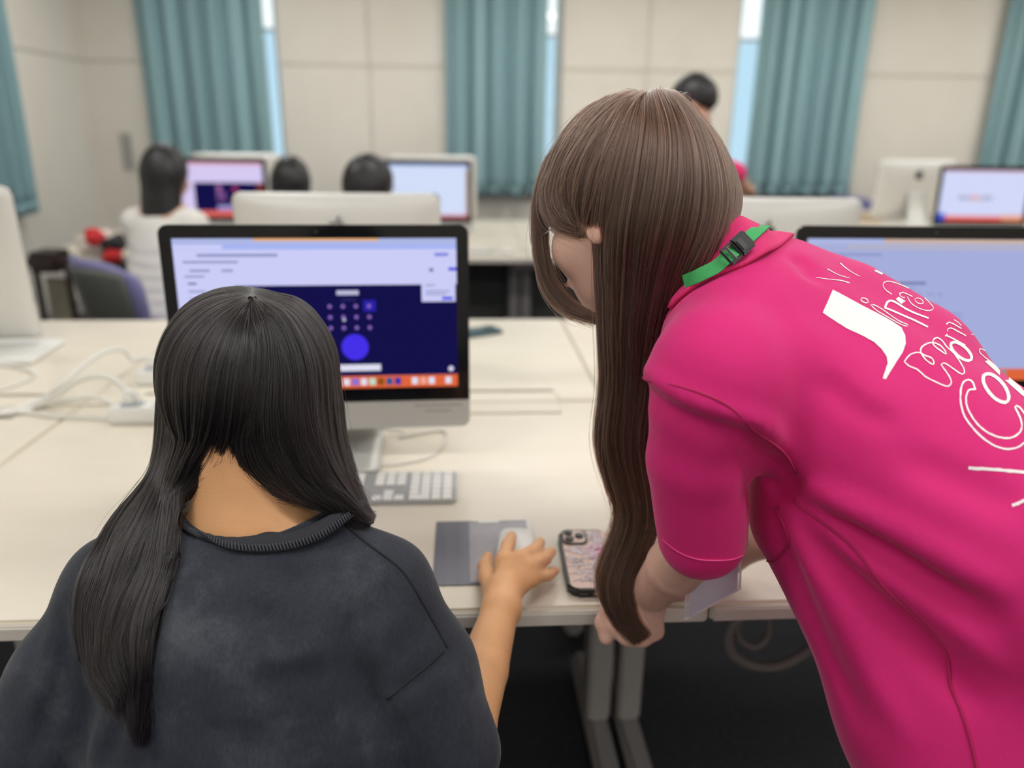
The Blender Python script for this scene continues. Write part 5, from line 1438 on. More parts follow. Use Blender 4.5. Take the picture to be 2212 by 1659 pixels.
# =================================================================== PEOPLE in the far rows
M_skin_far = mat('skin_far', (214, 168, 142), .55)
M_hair_far = mat('far_black_hair', (26, 24, 26), .4, bump=(300, .4, (1, 1, .05)))
M_cloth_w = mat('white_knit', (226, 224, 218), .85, bump=(260, .3, (1, 1, 3)))
M_cloth_p = mat('far_pink', (214, 46, 108), .8)
M_cloth_n = mat('navy_cloth', (44, 46, 58), .85)
M_trs = mat('far_trousers', (26, 27, 34), .85)
def far_person(head, face, label, top_m, seat=True, hair='long', lean=.10, arms=None, width=.155, drop=.43):
    """head centre in world, face direction; seated (seat height 0.44) or standing"""
    c = np.array(head, float); n = nrm(face); s = nrm(np.cross(n, (0, 0, 1))); u = np.cross(s, n)
    fw = nrm(np.array((n[0], n[1], 0))); sd = np.array((fw[1], -fw[0], 0))
    lo = c - np.array((.5, .5, .75)); hi = c + np.array((.5, .5, .16))
    nk = c - .135 * u - .02 * n; nk = c + np.array((0, 0, -.15)) - fw * .03
    ms = nk + np.array((0, 0, -.06)) - fw * .02
    hipz = .50 if seat else .92
    hp = np.array((ms[0], ms[1], hipz)) - fw * lean
    b = Field(lo, hi, .009)
    face_features(b, c, n, u, s); b.cap(c - .05 * u - .02 * n, nk, .05, .055, .03)
    b.cap(nk, ms + sd * width, .05, .035, .04); b.cap(nk, ms - sd * width, .05, .035, .04); b.ecap(ms, ms * .5 + hp * .5, (.13, .08), (.12, .08), sd, .04)
    elb, han = [], []
    for k, sg in enumerate((-1, 1)):
        sh = ms + sd * sg * width
        e = sh + np.array((0, 0, -.24)) + sd * sg * .05 + fw * .06
        h = e + fw * .22 + np.array((0, 0, .02 if seat else -.05)) - sd * sg * .05
        if arms and arms[k]: e, h = (np.array(v, float) for v in arms[k])
        elb.append(e); han.append(h)
        b2 = b if (np.minimum(e, h) > lo + .06).all() and (np.maximum(e, h) < hi - .06).all() else None
        if b2: b.chain([sh, e, h], [.036, .034, .026], .02); b.ell(h + nrm(h - e) * .05, (.035, .035, .022), None, .02)
        if b2:
            for q in range(5):
                off = (np.cross(nrm(h - e), (0, 0, 1))) * (.012 * (q - 2)); tip = h + nrm(h - e) * (.12 if q not in (0, 4) else .10) + off * 1.3
                b.cap(h + nrm(h - e) * .06 + off, tip + np.array((0, 0, -.01)), .010, .007, .006)
    p = field_obj('person', b, M_skin_far, None, 2)
    tag(p, label, 'person', 'people at the far desks')
    eyes(p, c, n, u, s)
    t = Field(np.minimum(lo, hp - .3), hi, .010)
    t.cap(nk + np.array((0, 0, -.035)), ms + sd * width, .062, .052, .04); t.cap(nk + np.array((0, 0, -.035)), ms - sd * width, .062, .052, .04)
    t.ecap(ms + np.array((0, 0, -.05)), hp + np.array((0, 0, .02)), (.165, .105), (.17, .125), sd, .05)
    for k, sg in enumerate((-1, 1)):
        sh = ms + sd * sg * width; t.cap(sh, elb[k], .055, .048, .03)
        if top_m is M_cloth_w: t.cap(elb[k], han[k], .046, .036, .02)
    t.ripple(.14, .003, 5)
    if top_m is M_cloth_w:
        for q in range(6):
            z = ms[2] - .10 - q * .055; t.fold([ms - sd * .17 - fw * .08 + np.array((0, 0, z - ms[2])), ms - fw * .14 + np.array((0, 0, z - .025 - ms[2])), ms + sd * .17 - fw * .08 + np.array((0, 0, z - ms[2]))], .012, -.007)
    field_obj('shirt', t, top_m, p, 2)
    l = Field(np.array((hp[0] - .6, hp[1] - .6, .0)), np.array((hp[0] + .6, hp[1] + .75, hipz + .2)), .012)
    l.ell(hp, (.17, .14, .12), None, .04)
    for sg in (-1, 1):
        if seat:
            k = hp + sd * sg * .10 + fw * .40; l.cap(hp + sd * sg * .09, k, .085, .062, .04); l.cap(k, k * np.array((1, 1, 0)) + np.array((0, 0, .07)), .058, .042, .03)
            l.cap(k * np.array((1, 1, 0)) + np.array((0, 0, .045)), k * np.array((1, 1, 0)) + fw * .14 + np.array((0, 0, .035)), .036, .03, .02)
        else:
            k = (hp + sd * sg * .09) * np.array((1, 1, 0)); l.cap(hp + sd * sg * .08, k + np.array((0, 0, .5)), .09, .065, .04); l.cap(k + np.array((0, 0, .5)), k + np.array((0, 0, .07)), .062, .042, .03)
            l.cap(k + np.array((0, 0, .045)), k + fw * .14 + np.array((0, 0, .035)), .036, .03, .02)
    field_obj('trousers', l, M_trs, p, 2)
    h = Field(c - np.array((.25, .25, .42)), c + np.array((.25, .25, .20)), .008)
    M = np.array([s, n, u])
    h.ell(c + .016 * u - .012 * n, (.086, .104, .104), M, .01)
    if hair == 'long':
        h.ecap(c - .02 * u - .035 * n, c + np.array((0, 0, -.20)) - fw * .075, (.088, .07), (.095, .05), sd, .04)
        h.cap(c + np.array((0, 0, -.18)) - fw * .075 - sd * .03, c + np.array((0, 0, -.24)) - fw * .085 - sd * .09, .03, .012, .03)
    if hair == 'bob': h.ecap(c - .02 * u - .02 * n, c + np.array((0, 0, -.12)) - fw * .02, (.086, .085), (.088, .08), sd, .03)
    if hair == 'short':
        h.ell(c - .070 * u + .02 * n, (.12, .15, .075), M, .012, '-')
    h.ell(c + .115 * n - .045 * u, (.062, .072, .085), M, .015, '-')
    h.ripple(.03, .0015, 3)
    field_obj('hair', h, M_hair_far, p, 2)
    return p
far_person((-1.2596, 3.5058, 1.1343), (.30, .90, -.16), 'person in a white knit top with long black hair, seated at the far left desk', M_cloth_w, width=.150)
far_person((-0.8012, 3.8259, 1.0792), (0.0, .95, -.22), 'person whose narrow dark head shows between the two far lit screens', M_cloth_n, hair='long', width=.14)
far_person((-0.3544, 3.1412, 1.1130), (.72, .65, -.22), 'dark-haired person turned sideways in front of the blank pale blue screen', M_cloth_n, hair='bob', width=.15)
dc = np.array((1.0194, 3.5079, 1.4480))
far_person(dc, (.72, -.05, -.42), 'standing man with short dark hair and pink shirt, behind the leaning woman\'s head', M_cloth_p, seat=False, hair='short', lean=.10, width=.19,
           arms=[((1.1585, 3.2976, 1.1625), (1.2301, 3.3820, 1.1137)), None])
# stools under the far sitters
def stool(x, y, label):
    r = empty('stool', (x, y, 0))
    bm = B(); cyl(bm, (0, 0, .385), .17, .04, seg=28); obj('seat', bm, M_purple, r)
    bm = B(); cyl(bm, (0, 0, .20), .02, .34, seg=14); obj('pole', bm, M_steel, r)
    bm = B(); cyl(bm, (0, 0, .015), .19, .03, seg=28, r2=.17); obj('base', bm, M_black, r)
    tag(r, label, 'stool', 'stools at the far desks')
for p_, lb in (((-0.8012, 3.8259, 1.0792), 'stool under the person between the lit screens'), ((-0.3544, 3.1412, 1.1130), 'stool under the person turned sideways')):
    stool(p_[0] - .03, p_[1] - .16, lb)

# bag of red, white and black cloth by the far left chairs
bg = empty('cloth_bag', tuple(np.array((-1.7391, 3.8692, 0.7005)) * np.array((1, 1, 0)) + np.array((0, 0, .45))))
bl = np.array(bg.location)
def lump(nm, c, r, m, seed):
    f_ = Field(np.array(c) - max(r) - .05, np.array(c) + max(r) + .05, .009); f_.ell(c, r, None, .01); f_.ripple(.09, .018, seed)
    f_.lo = f_.lo - bl
    return field_obj(nm, f_, m, bg, 1)
lump('white_cloth', (-1.7611, 3.8920, 0.7645), (.10, .08, .075), mat('bag_white', (226, 214, 204), .8), 1)
lump('red_cloth', (-1.7434, 3.8323, 0.8106), (.045, .04, .04), mat('bag_red', (206, 40, 46), .7), 2)
lump('red_cloth', (-1.6576, 3.7787, 0.7308), (.045, .04, .035), mat('bag_red', (206, 40, 46), .7), 3)
lump('black_cloth', (-1.6596, 3.8164, 0.7801), (.05, .05, .045), mat('bag_black', (46, 44, 48), .7), 4)
lump('bag_body', np.array((-1.7628, 3.9027, 0.6377)), (.10, .08, .10), mat('bag_white', (0, 0, 0)), 5)
tag(bg, 'bag of crumpled red, white and black cloth beside the person in white', 'bag')
# dark brown frame between the purple chairs
fr = empty('frame_stand', tuple(np.array((-1.8675, 3.6229, 0.5690)) * np.array((1, 1, 0))))
M_db = mat('dark_brown', (46, 34, 32), .45)
obj('top_panel', box(B(), (0, 0, .735), (.17, .20, .09), .03), M_db, fr)
for sx in (-.07, .07): obj('post', box(B(), (sx, 0, .36), (.022, .03, .70), .006), M_db, fr)
obj('inner_panel', box(B(), (0, .03, .42), (.10, .012, .46), .004), mat('panel_beige', (150, 144, 124), .7), fr)
obj('foot', box(B(), (0, 0, .012), (.20, .24, .024), .006), M_db, fr)
tag(fr, 'dark brown upright frame between the two purple chairs', 'stand')
# beige box and papers on the far desk at the right
bx_ = empty('paper_box', tuple(np.array((2.9474, 5.5332, 0.7200))))
obj('box_body', box(B(), (0, 0, .03), (.16, .16, .06), .004), mat('box_beige', (214, 196, 166), .7), bx_)
obj('lid', box(B(), (0, 0, .064), (.168, .168, .012), .003), mat('box_lid', (222, 208, 182), .7), bx_)
tag(bx_, 'small beige box on the far desk left of the turned-away computer', 'box')

# =================================================================== WHITE LETTERING printed on the back of the pink shirt
PRINT_V = """
814 1606 2396 819 1612 2397 816 1599 2393 820 1604 2394 818 1592 2390 822 1597 2391 822 1587 2387 825 1591 2388 825 1583 2384 828 1586 2385 830 1579 2381 832 1582 2382 834 1575
2378 836 1578 2379 839 1573 2376 841 1576 2377 845 1572 2374 846 1574 2374 757 1544 2394 760 1548 2395 763 1543 2391 766 1547 2392 769 1542 2388 771 1546 2389 775 1541 2385 777
1545 2386 781 1542 2383 783 1545 2383 789 1543 2380 791 1547 2381 796 1545 2378 798 1548 2379 804 1547 2376 805 1550 2376 812 1550 2374 813 1552 2375 719 1508 2383 720 1509 2384
725 1507 2382 726 1509 2383 730 1506 2382 731 1508 2383 736 1506 2381 737 1508 2382 742 1506 2380 743 1508 2381 749 1508 2379 750 1510 2380 756 1510 2378 757 1513 2379 764 1513
2377 765 1516 2378 772 1517 2376 773 1521 2377 779 1521 2374 782 1525 2375 787 1523 2372 789 1528 2373 794 1525 2370 796 1530 2371 801 1527 2368 803 1531 2369 821 1480 2339 823
1480 2339 813 1474 2339 812 1470 2338 807 1474 2341 804 1469 2340 804 1477 2344 801 1474 2344 809 1484 2345 810 1487 2347 816 1487 2344 819 1492 2345 821 1486 2342 825 1491 2343
821 1480 2339 823 1480 2339 823 1472 2335 822 1472 2335 829 1474 2334 832 1478 2335 835 1474 2332 838 1479 2333 839 1473 2330 842 1477 2330 844 1471 2327 847 1475 2328 847 1469
2325 851 1473 2325 851 1466 2322 854 1470 2323 854 1463 2320 858 1467 2320 858 1460 2317 861 1464 2318 861 1457 2315 864 1461 2315 865 1454 2312 868 1458 2313 868 1452 2310 871
1456 2310 872 1449 2307 875 1453 2308 876 1447 2305 880 1452 2306 881 1447 2303 884 1451 2304 887 1447 2301 890 1451 2302 892 1446 2299 895 1450 2299 889 1442 2298 887 1439 2297
883 1441 2300 880 1437 2299 877 1441 2302 875 1437 2301 873 1442 2304 870 1438 2303 868 1443 2306 865 1439 2305 864 1445 2308 861 1441 2308 859 1447 2311 856 1443 2310 855 1448
2313 852 1445 2312 851 1450 2315 848 1446 2315 847 1452 2318 844 1448 2317 843 1454 2320 840 1450 2319 838 1456 2322 836 1452 2322 834 1458 2325 831 1454 2324 831 1460 2327 828
1457 2326 828 1464 2330 825 1460 2329 826 1469 2332 823 1465 2332 823 1472 2335 822 1472 2335 856 1478 2326 862 1487 2327 863 1479 2324 868 1487 2325 868 1479 2322 874 1487 2323
874 1479 2319 880 1487 2321 879 1478 2317 885 1486 2319 885 1477 2315 890 1485 2317 890 1477 2313 896 1484 2315 896 1476 2311 901 1483 2312 901 1475 2309 906 1483 2310 906 1474
2306 912 1482 2308 912 1474 2304 917 1481 2306 917 1473 2302 922 1480 2304 922 1472 2300 928 1479 2302 927 1470 2298 933 1477 2299 932 1469 2296 937 1476 2297 936 1467 2293 942
1474 2295 941 1465 2291 946 1471 2293 945 1463 2289 951 1469 2291 863 1484 2326 858 1483 2327 871 1496 2328 866 1495 2330 878 1505 2331 875 1508 2333 885 1513 2332 886 1519 2335
891 1516 2332 896 1524 2334 896 1515 2330 902 1524 2332 901 1514 2328 907 1521 2330 905 1511 2325 911 1519 2327 909 1508 2322 915 1516 2324 913 1506 2320 918 1513 2322 917 1503
2317 922 1511 2319 922 1502 2315 927 1509 2317 927 1500 2313 932 1507 2315 932 1499 2311 937 1506 2313 937 1498 2309 942 1505 2311 942 1498 2307 947 1504 2309 948 1497 2305 952
1503 2307 953 1496 2303 958 1502 2305 959 1495 2302 963 1501 2303 964 1494 2300 968 1500 2302 929 1555 2339 929 1558 2341 942 1565 2340 944 1570 2341 949 1565 2338 952 1570 2339
956 1563 2335 959 1568 2335 963 1562 2332 966 1567 2332 928 1555 2340 931 1558 2340 926 1547 2337 929 1550 2337 929 1544 2334 932 1547 2335 937 1546 2333 938 1549 2334 907 1546
2342 904 1542 2341 903 1549 2345 900 1545 2344 900 1552 2347 897 1548 2346 897 1556 2350 894 1553 2349 897 1563 2353 894 1560 2353 899 1571 2356 897 1570 2356 907 1582 2358 906
1584 2359 916 1590 2359 918 1595 2360 925 1596 2358 928 1602 2359 932 1599 2357 936 1606 2357 939 1601 2355 944 1608 2355 946 1603 2353 951 1611 2353 953 1604 2350 959 1613 2351
960 1605 2348 966 1615 2348 966 1606 2346 973 1618 2345 972 1606 2343 981 1620 2342 978 1606 2341 990 1625 2339 1004 1586 2324 1016 1602 2322 1005 1579 2322 1013 1590 2321 1005
1571 2320 1011 1579 2319 1004 1562 2317 1009 1569 2317 1003 1553 2315 1008 1559 2315 1003 1546 2313 1006 1549 2313 996 1536 2311 996 1534 2310 987 1529 2311 986 1526 2309 979 1526
2311 977 1522 2310 973 1525 2312 971 1521 2311 967 1524 2314 965 1521 2313 962 1525 2315 959 1521 2314 957 1526 2317 954 1523 2316 953 1528 2320 950 1525 2319 949 1531 2322 946
1527 2321 947 1535 2325 944 1531 2324 946 1540 2327 943 1537 2327 947 1548 2331 944 1545 2330 949 1557 2334 946 1554 2334 983 1553 2321 985 1552 2321 974 1546 2321 972 1542 2320
967 1545 2323 965 1541 2322 964 1548 2326 961 1545 2325 966 1557 2329 965 1557 2329 976 1565 2328 978 1569 2329 983 1566 2326 987 1572 2327 986 1563 2324 990 1567 2324 983 1553
2321 985 1552 2321 829 1336 2256 832 1337 2256 831 1332 2253 834 1334 2254 834 1328 2250 837 1331 2251 838 1326 2248 840 1329 2250 842 1325 2247 844 1328 2248 846 1324 2245 848
1327 2247 850 1322 2244 853 1325 2245 852 1319 2241 855 1322 2242 855 1316 2239 858 1319 2240 857 1313 2236 860 1316 2237 859 1310 2234 862 1313 2235 863 1308 2232 866 1311 2233
867 1306 2230 869 1309 2231 870 1305 2228 873 1307 2230 874 1303 2227 877 1306 2228 878 1301 2225 881 1304 2226 882 1300 2223 885 1302 2225 886 1298 2222 888 1301 2223 890 1297
2220 893 1300 2222 895 1296 2219 896 1299 2220 901 1297 2219 901 1300 2220 908 1302 2221 906 1303 2222 913 1308 2224 910 1308 2224 915 1315 2227 912 1313 2227 916 1320 2230 912
1318 2230 916 1325 2233 912 1323 2232 915 1330 2236 912 1327 2235 915 1335 2239 911 1332 2238 914 1339 2241 910 1336 2241 913 1344 2244 910 1341 2243 913 1348 2246 910 1347 2247
917 1351 2247 919 1355 2248 922 1352 2246 926 1356 2247 925 1350 2244 929 1354 2245 929 1347 2242 932 1351 2243 931 1345 2240 935 1348 2241 934 1342 2238 938 1346 2239 937 1339
2235 941 1343 2236 940 1336 2233 944 1340 2234 944 1334 2231 947 1338 2232 949 1334 2230 951 1338 2231 958 1341 2231 956 1342 2232 963 1350 2233 959 1348 2234 966 1358 2236 962
1355 2236 967 1365 2239 963 1361 2239 969 1372 2241 964 1368 2241 970 1378 2244 965 1374 2244 971 1385 2246 966 1381 2246 972 1392 2248 966 1387 2248 972 1399 2251 967 1393 2251
972 1405 2253 967 1399 2253 970 1409 2256 965 1404 2255 969 1413 2258 963 1408 2258 966 1417 2261 961 1412 2260 965 1422 2263 960 1417 2263 965 1428 2266 960 1423 2265 965 1434
2269 961 1429 2268 963 1438 2271 959 1433 2270 960 1441 2274 956 1436 2273 955 1441 2276 952 1436 2274 945 1435 2276 945 1431 2274 935 1423 2274 937 1423 2273 927 1411 2272 932
1414 2271 924 1402 2269 929 1406 2269 926 1397 2266 931 1402 2267 928 1393 2264 933 1399 2264 931 1391 2262 936 1396 2262 934 1388 2259 939 1393 2260 938 1385 2257 942 1390 2258
944 1385 2255 944 1388 2256 950 1397 2258 945 1393 2258 951 1404 2261 946 1399 2260 950 1410 2263 945 1405 2263 949 1415 2266 944 1409 2265 945 1417 2268 940 1411 2267 940 1418
2270 936 1412 2269 933 1416 2272 929 1410 2271 925 1412 2273 922 1407 2272 916 1407 2274 914 1402 2272 907 1400 2274 906 1396 2272 898 1393 2273 898 1390 2271 889 1385 2272 891
1383 2270 882 1376 2269 885 1376 2268 878 1368 2266 882 1370 2266 877 1362 2262 881 1364 2263 877 1356 2259 881 1359 2260 878 1352 2256 882 1355 2257 880 1348 2254 883 1351 2255
883 1345 2252 886 1348 2253 886 1342 2249 889 1346 2251 891 1341 2247 893 1344 2249 897 1345 2249 894 1345 2249 900 1353 2252 896 1351 2252 900 1359 2255 897 1356 2254 898 1362
2258 894 1358 2256 893 1363 2259 890 1359 2258 888 1363 2261 885 1359 2259 884 1365 2263 881 1361 2261 880 1367 2264 877 1363 2263 875 1367 2266 873 1364 2265 868 1365 2267 867
1362 2265 861 1362 2266 861 1359 2265 854 1358 2266 854 1356 2264 847 1353 2264 848 1351 2262 841 1348 2262 842 1346 2260 835 1342 2259 837 1341 2258 829 1336 2256 832 1337 2256
1009 1406 2240 1011 1402 2237 1002 1401 2240 994 1388 2238 995 1398 2242 985 1384 2241 990 1398 2244 979 1384 2243 986 1400 2246 974 1386 2245 983 1402 2248 971 1389 2248 981 1406
2251 969 1394 2250 980 1411 2253 968 1399 2253 979 1417 2256 968 1406 2255 980 1423 2258 969 1414 2258 982 1430 2261 973 1425 2262 986 1435 2262 983 1439 2265 991 1439 2262 996
1448 2266 997 1441 2261 1005 1451 2264 1003 1441 2259 1012 1452 2262 1007 1440 2257 1017 1451 2259 1011 1438 2254 1022 1449 2256 1014 1436 2251 1025 1447 2253 1016 1432 2249 1028
1443 2249 1017 1427 2246 1029 1438 2246 1017 1421 2243 1029 1431 2243 1014 1414 2241 1024 1420 2239 1009 1406 2240 1011 1402 2237 981 1454 2274 985 1459 2276 987 1453 2272 991 1458
2273 993 1452 2269 997 1457 2271 998 1451 2266 1003 1456 2268 1004 1450 2264 1008 1455 2265 1010 1449 2261 1014 1454 2262 1015 1448 2258 1020 1453 2259 1021 1447 2255 1026 1453
2256 995 1471 2279 993 1470 2280 1001 1479 2282 1000 1481 2283 1008 1483 2282 1011 1487 2284 1014 1484 2280 1018 1488 2281 1019 1482 2278 1023 1487 2279 1025 1481 2275 1029 1486
2276 1031 1481 2272 1035 1486 2273 1037 1481 2269 1041 1486 2270 1043 1481 2266 1047 1486 2267 1004 1491 2288 1003 1494 2290 1014 1501 2290 1016 1505 2291 1021 1501 2288 1025 1506
2289 1028 1500 2284 1032 1505 2285 1034 1499 2281 1039 1504 2282 1041 1498 2277 1046 1503 2278 979 1451 2273 978 1453 2274 983 1455 2274 982 1457 2275 987 1458 2275 986 1460 2276
990 1462 2276 989 1463 2277 1036 1520 2291 1040 1524 2292 1042 1518 2288 1046 1523 2288 1047 1516 2284 1051 1521 2285 1048 1510 2281 1052 1514 2281 1070 1505 2264 1074 1510 2264
1077 1510 2262 1081 1515 2262 1084 1516 2259 1090 1525 2258 960 1303 2211 955 1301 2211 961 1309 2214 956 1307 2214 964 1316 2217 958 1313 2216 965 1322 2220 959 1318 2219 963 1327
2222 958 1321 2221 957 1327 2224 954 1322 2222 949 1323 2224 948 1319 2222 940 1317 2223 942 1315 2221 933 1310 2220 936 1309 2219 928 1303 2218 931 1303 2217 923 1297 2215 927
1297 2214 919 1291 2212 923 1291 2211 916 1285 2208 920 1285 2208 913 1279 2205 916 1280 2205 910 1274 2202 914 1275 2202 908 1269 2199 912 1270 2199 906 1264 2195 910 1265 2195
905 1259 2192 909 1260 2192 904 1255 2189 908 1256 2189 903 1250 2185 907 1252 2186 903 1246 2182 907 1248 2183 903 1242 2179 907 1244 2180 904 1239 2176 908 1240 2177 905 1235
2173 909 1237 2174 906 1232 2170 910 1234 2171 908 1228 2167 912 1230 2169 910 1225 2165 913 1227 2166 911 1222 2162 915 1224 2164 913 1219 2159 917 1221 2161 915 1216 2157 919
1218 2159 917 1214 2154 921 1216 2156 920 1211 2152 923 1213 2154 922 1208 2150 926 1211 2152 925 1206 2148 928 1208 2150 928 1204 2146 931 1206 2148 931 1202 2144 934 1204 2146
934 1200 2142 937 1202 2144 938 1198 2140 941 1200 2142 942 1196 2139 944 1199 2141 946 1195 2138 948 1198 2140 950 1194 2137 952 1197 2139 954 1193 2136 956 1196 2138 959 1193
2135 961 1196 2138 964 1193 2135 966 1196 2138 970 1194 2136 971 1197 2138 975 1195 2136 976 1198 2138 981 1197 2137 981 1199 2139 987 1199 2138 987 1202 2140 993 1202 2140 992
1204 2142 999 1206 2142 998 1208 2143 1005 1209 2143 1004 1211 2145 1011 1213 2145 1010 1215 2147 1018 1217 2147 1017 1219 2148 1024 1221 2148 1023 1224 2150 1031 1226 2150 1030
1228 2151 1038 1231 2151 1037 1233 2153 959 1304 2212 955 1300 2210 953 1304 2213 950 1299 2211 946 1302 2213 945 1298 2211 938 1297 2212 940 1295 2210 932 1290 2209 935 1290 2208
927 1284 2206 931 1284 2206 923 1278 2203 927 1279 2203 921 1273 2200 925 1274 2200 918 1268 2196 922 1269 2197 917 1263 2193 921 1264 2194 916 1258 2190 920 1260 2190 916 1254
2187 920 1255 2187 916 1250 2184 920 1251 2185 917 1246 2181 921 1248 2182 917 1242 2178 921 1244 2179 919 1238 2175 922 1240 2176 920 1235 2172 924 1237 2173 921 1232 2169 925
1234 2171 923 1229 2167 927 1231 2168 926 1226 2164 929 1228 2166 928 1223 2162 932 1226 2164 931 1221 2160 934 1223 2162 934 1219 2158 937 1221 2160 937 1217 2156 940 1219 2158
941 1215 2155 944 1218 2157 945 1213 2153 948 1216 2155 949 1212 2152 951 1215 2154 953 1211 2151 956 1214 2153 958 1211 2150 960 1214 2152 963 1210 2149 965 1213 2152 968 1210
2149 970 1214 2151 974 1211 2149 975 1214 2151 979 1213 2149 980 1216 2151 986 1215 2150 986 1218 2152 992 1218 2151 991 1221 2153 998 1222 2153 997 1224 2155 1005 1227 2155 1003
1228 2157 1011 1233 2158 1007 1233 2159 1015 1239 2161 1012 1238 2161 1019 1245 2164 1015 1244 2164 1022 1251 2167 1017 1249 2167 1024 1257 2169 1019 1254 2169 1026 1262 2172 1020
1259 2172 1027 1268 2175 1021 1265 2174 1028 1273 2177 1022 1270 2177 1029 1279 2180 1023 1275 2180 1030 1284 2182 1025 1282 2183 1032 1286 2182 1035 1291 2184 1035 1284 2181 1041
1290 2182 1037 1282 2179 1043 1287 2180 1037 1277 2177 1043 1282 2177 1037 1273 2174 1043 1277 2175 1037 1268 2172 1043 1272 2172 1037 1263 2169 1042 1267 2170 1036 1258 2167 1042
1262 2167 1036 1253 2164 1041 1257 2165 1035 1248 2162 1041 1252 2162 1035 1244 2159 1041 1247 2160 1035 1239 2157 1040 1242 2157 1035 1235 2154 1040 1238 2155 1035 1230 2151 1040
1233 2152 1017 1295 2192 1018 1290 2189 1012 1292 2192 1007 1283 2188 1007 1292 2193 999 1282 2190 1003 1292 2194 994 1283 2191 999 1294 2196 990 1285 2193 996 1296 2198 987 1287
2196 994 1299 2200 984 1291 2198 993 1303 2202 983 1295 2201 992 1307 2205 981 1299 2203 992 1312 2207 981 1304 2206 992 1317 2210 981 1310 2209 993 1323 2212 982 1316 2212 995
1330 2215 984 1323 2215 998 1337 2217 987 1331 2218 1003 1345 2219 993 1342 2220 1008 1352 2220 1004 1356 2223 1015 1358 2220 1020 1370 2223 1022 1362 2219 1033 1379 2220 1027 1364
2217 1043 1383 2218 1032 1363 2215 1049 1383 2215 1035 1361 2213 1052 1380 2213 1037 1357 2211 1055 1376 2211 1038 1353 2209 1055 1370 2208 1038 1347 2207 1055 1364 2206 1038 1342
2205 1054 1356 2204 1037 1335 2203 1052 1348 2202 1035 1329 2201 1050 1340 2200 1033 1322 2199 1046 1331 2198 1030 1314 2197 1042 1322 2196 1026 1307 2195 1037 1312 2193 1022 1301
2193 1029 1301 2191 1017 1295 2192 1018 1290 2189 1071 1471 2241 1075 1476 2242 1084 1480 2237 1090 1488 2237 1094 1486 2232 1106 1501 2230 1071 1472 2242 1075 1474 2241 1061 1457
2240 1065 1461 2239 1061 1451 2237 1066 1456 2236 1065 1450 2233 1070 1455 2233 1069 1448 2230 1074 1455 2229 1074 1448 2226 1080 1455 2226 1079 1448 2223 1086 1456 2222 1085 1448
2219 1093 1457 2218 1091 1449 2215 1100 1460 2213 1097 1450 2212 1110 1466 2208 885 1179 2106 886 1181 2111 889 1178 2106 890 1180 2111 893 1176 2106 894 1179 2111 897 1175 2106
898 1178 2111 901 1174 2106 902 1177 2111 905 1173 2107 906 1176 2112 909 1172 2107 910 1174 2112 913 1171 2107 915 1173 2112 918 1170 2107 919 1172 2112 922 1169 2107 923 1171
2112 926 1168 2107 927 1170 2112 930 1167 2107 932 1170 2112 934 1166 2107 936 1169 2112 939 1165 2107 940 1168 2111 943 1164 2107 945 1167 2111 947 1163 2106 949 1167 2111 952
1162 2106 954 1166 2111 956 1162 2106 958 1166 2110 960 1161 2106 963 1165 2110 965 1160 2106 967 1164 2110 969 1160 2105 972 1164 2109 974 1159 2105 976 1163 2109 978 1159 2105
981 1163 2109 983 1158 2104 986 1163 2108 988 1158 2104 990 1162 2108 992 1157 2104 995 1162 2108 997 1157 2104 1000 1162 2107 1002 1157 2103 1005 1162 2107 942 1129 2057 942 1133
2061 946 1129 2059 946 1132 2063 951 1128 2061 950 1132 2065 955 1128 2064 955 1132 2067 959 1128 2066 959 1132 2070 964 1128 2068 963 1131 2072 968 1128 2070 968 1131 2074 973
1128 2072 973 1132 2076 978 1128 2074 977 1132 2078 983 1129 2076 983 1132 2079 741 1475 2365 768 1469 2352 798 1458 2337 829 1449 2322 856 1438 2308 869 1428 2299 866 1405 2289
855 1381 2279 838 1358 2269 814 1334 2257 775 1293 2236 769 1294 2237 780 1309 2246 793 1327 2256 797 1341 2265 793 1355 2275 783 1368 2286 763 1377 2296 737 1385 2307 714 1395
2321 692 1404 2335 711 1430 2348 730 1458 2360 755 1472 2359 783 1464 2344 814 1453 2329 843 1444 2315 862 1433 2304 867 1416 2294 860 1393 2284 846 1369 2274 826 1346 2263 794
1313 2247 774 1301 2242 786 1318 2251 795 1334 2261 795 1348 2270 788 1361 2281 773 1372 2291 750 1381 2302 726 1390 2314 703 1399 2328 701 1417 2341 720 1443 2354 739 1428 2337
754 1423 2329 779 1413 2317 793 1408 2310 765 1417 2322 803 1403 2305 817 1349 2267 816 1356 2272 821 1391 2293 816 1397 2298 805 1337 2261 797 1322 2252 803 1331 2257 777 1301
2241 712 1412 2334 823 1367 2277 738 1448 2350 827 1376 2283 749 1463 2356 827 1386 2288 761 1470 2356 791 1461 2340 822 1451 2326 849 1441 2312 784 1303 2241 768 1375 2294 743
1383 2305 720 1392 2317 698 1401 2331 752 1447 2345 734 1409 2325 788 1434 2327 778 1392 2303 781 1436 2330 792 1385 2295 807 1345 2266 827 1357 2271 807 1372 2284 835 1416 2303
788 1315 2249 713 1404 2327 839 1373 2278 753 1458 2351 846 1389 2286 758 1466 2354 847 1405 2294 748 1473 2362 776 1466 2348 806 1456 2333 836 1446 2319 804 1323 2252 778 1370
2289 757 1379 2299 731 1387 2311 709 1397 2324 726 1411 2329 775 1439 2333 771 1395 2307 810 1427 2316 751 1400 2315 815 1424 2314 828 1354 2268 804 1356 2274 837 1412 2301 799
1382 2292 805 1328 2255 711 1421 2341 808 1361 2276 724 1439 2349 810 1365 2279 739 1460 2358 810 1369 2282 843 1407 2296 840 1410 2298 760 1444 2341 768 1442 2337 746 1426 2333
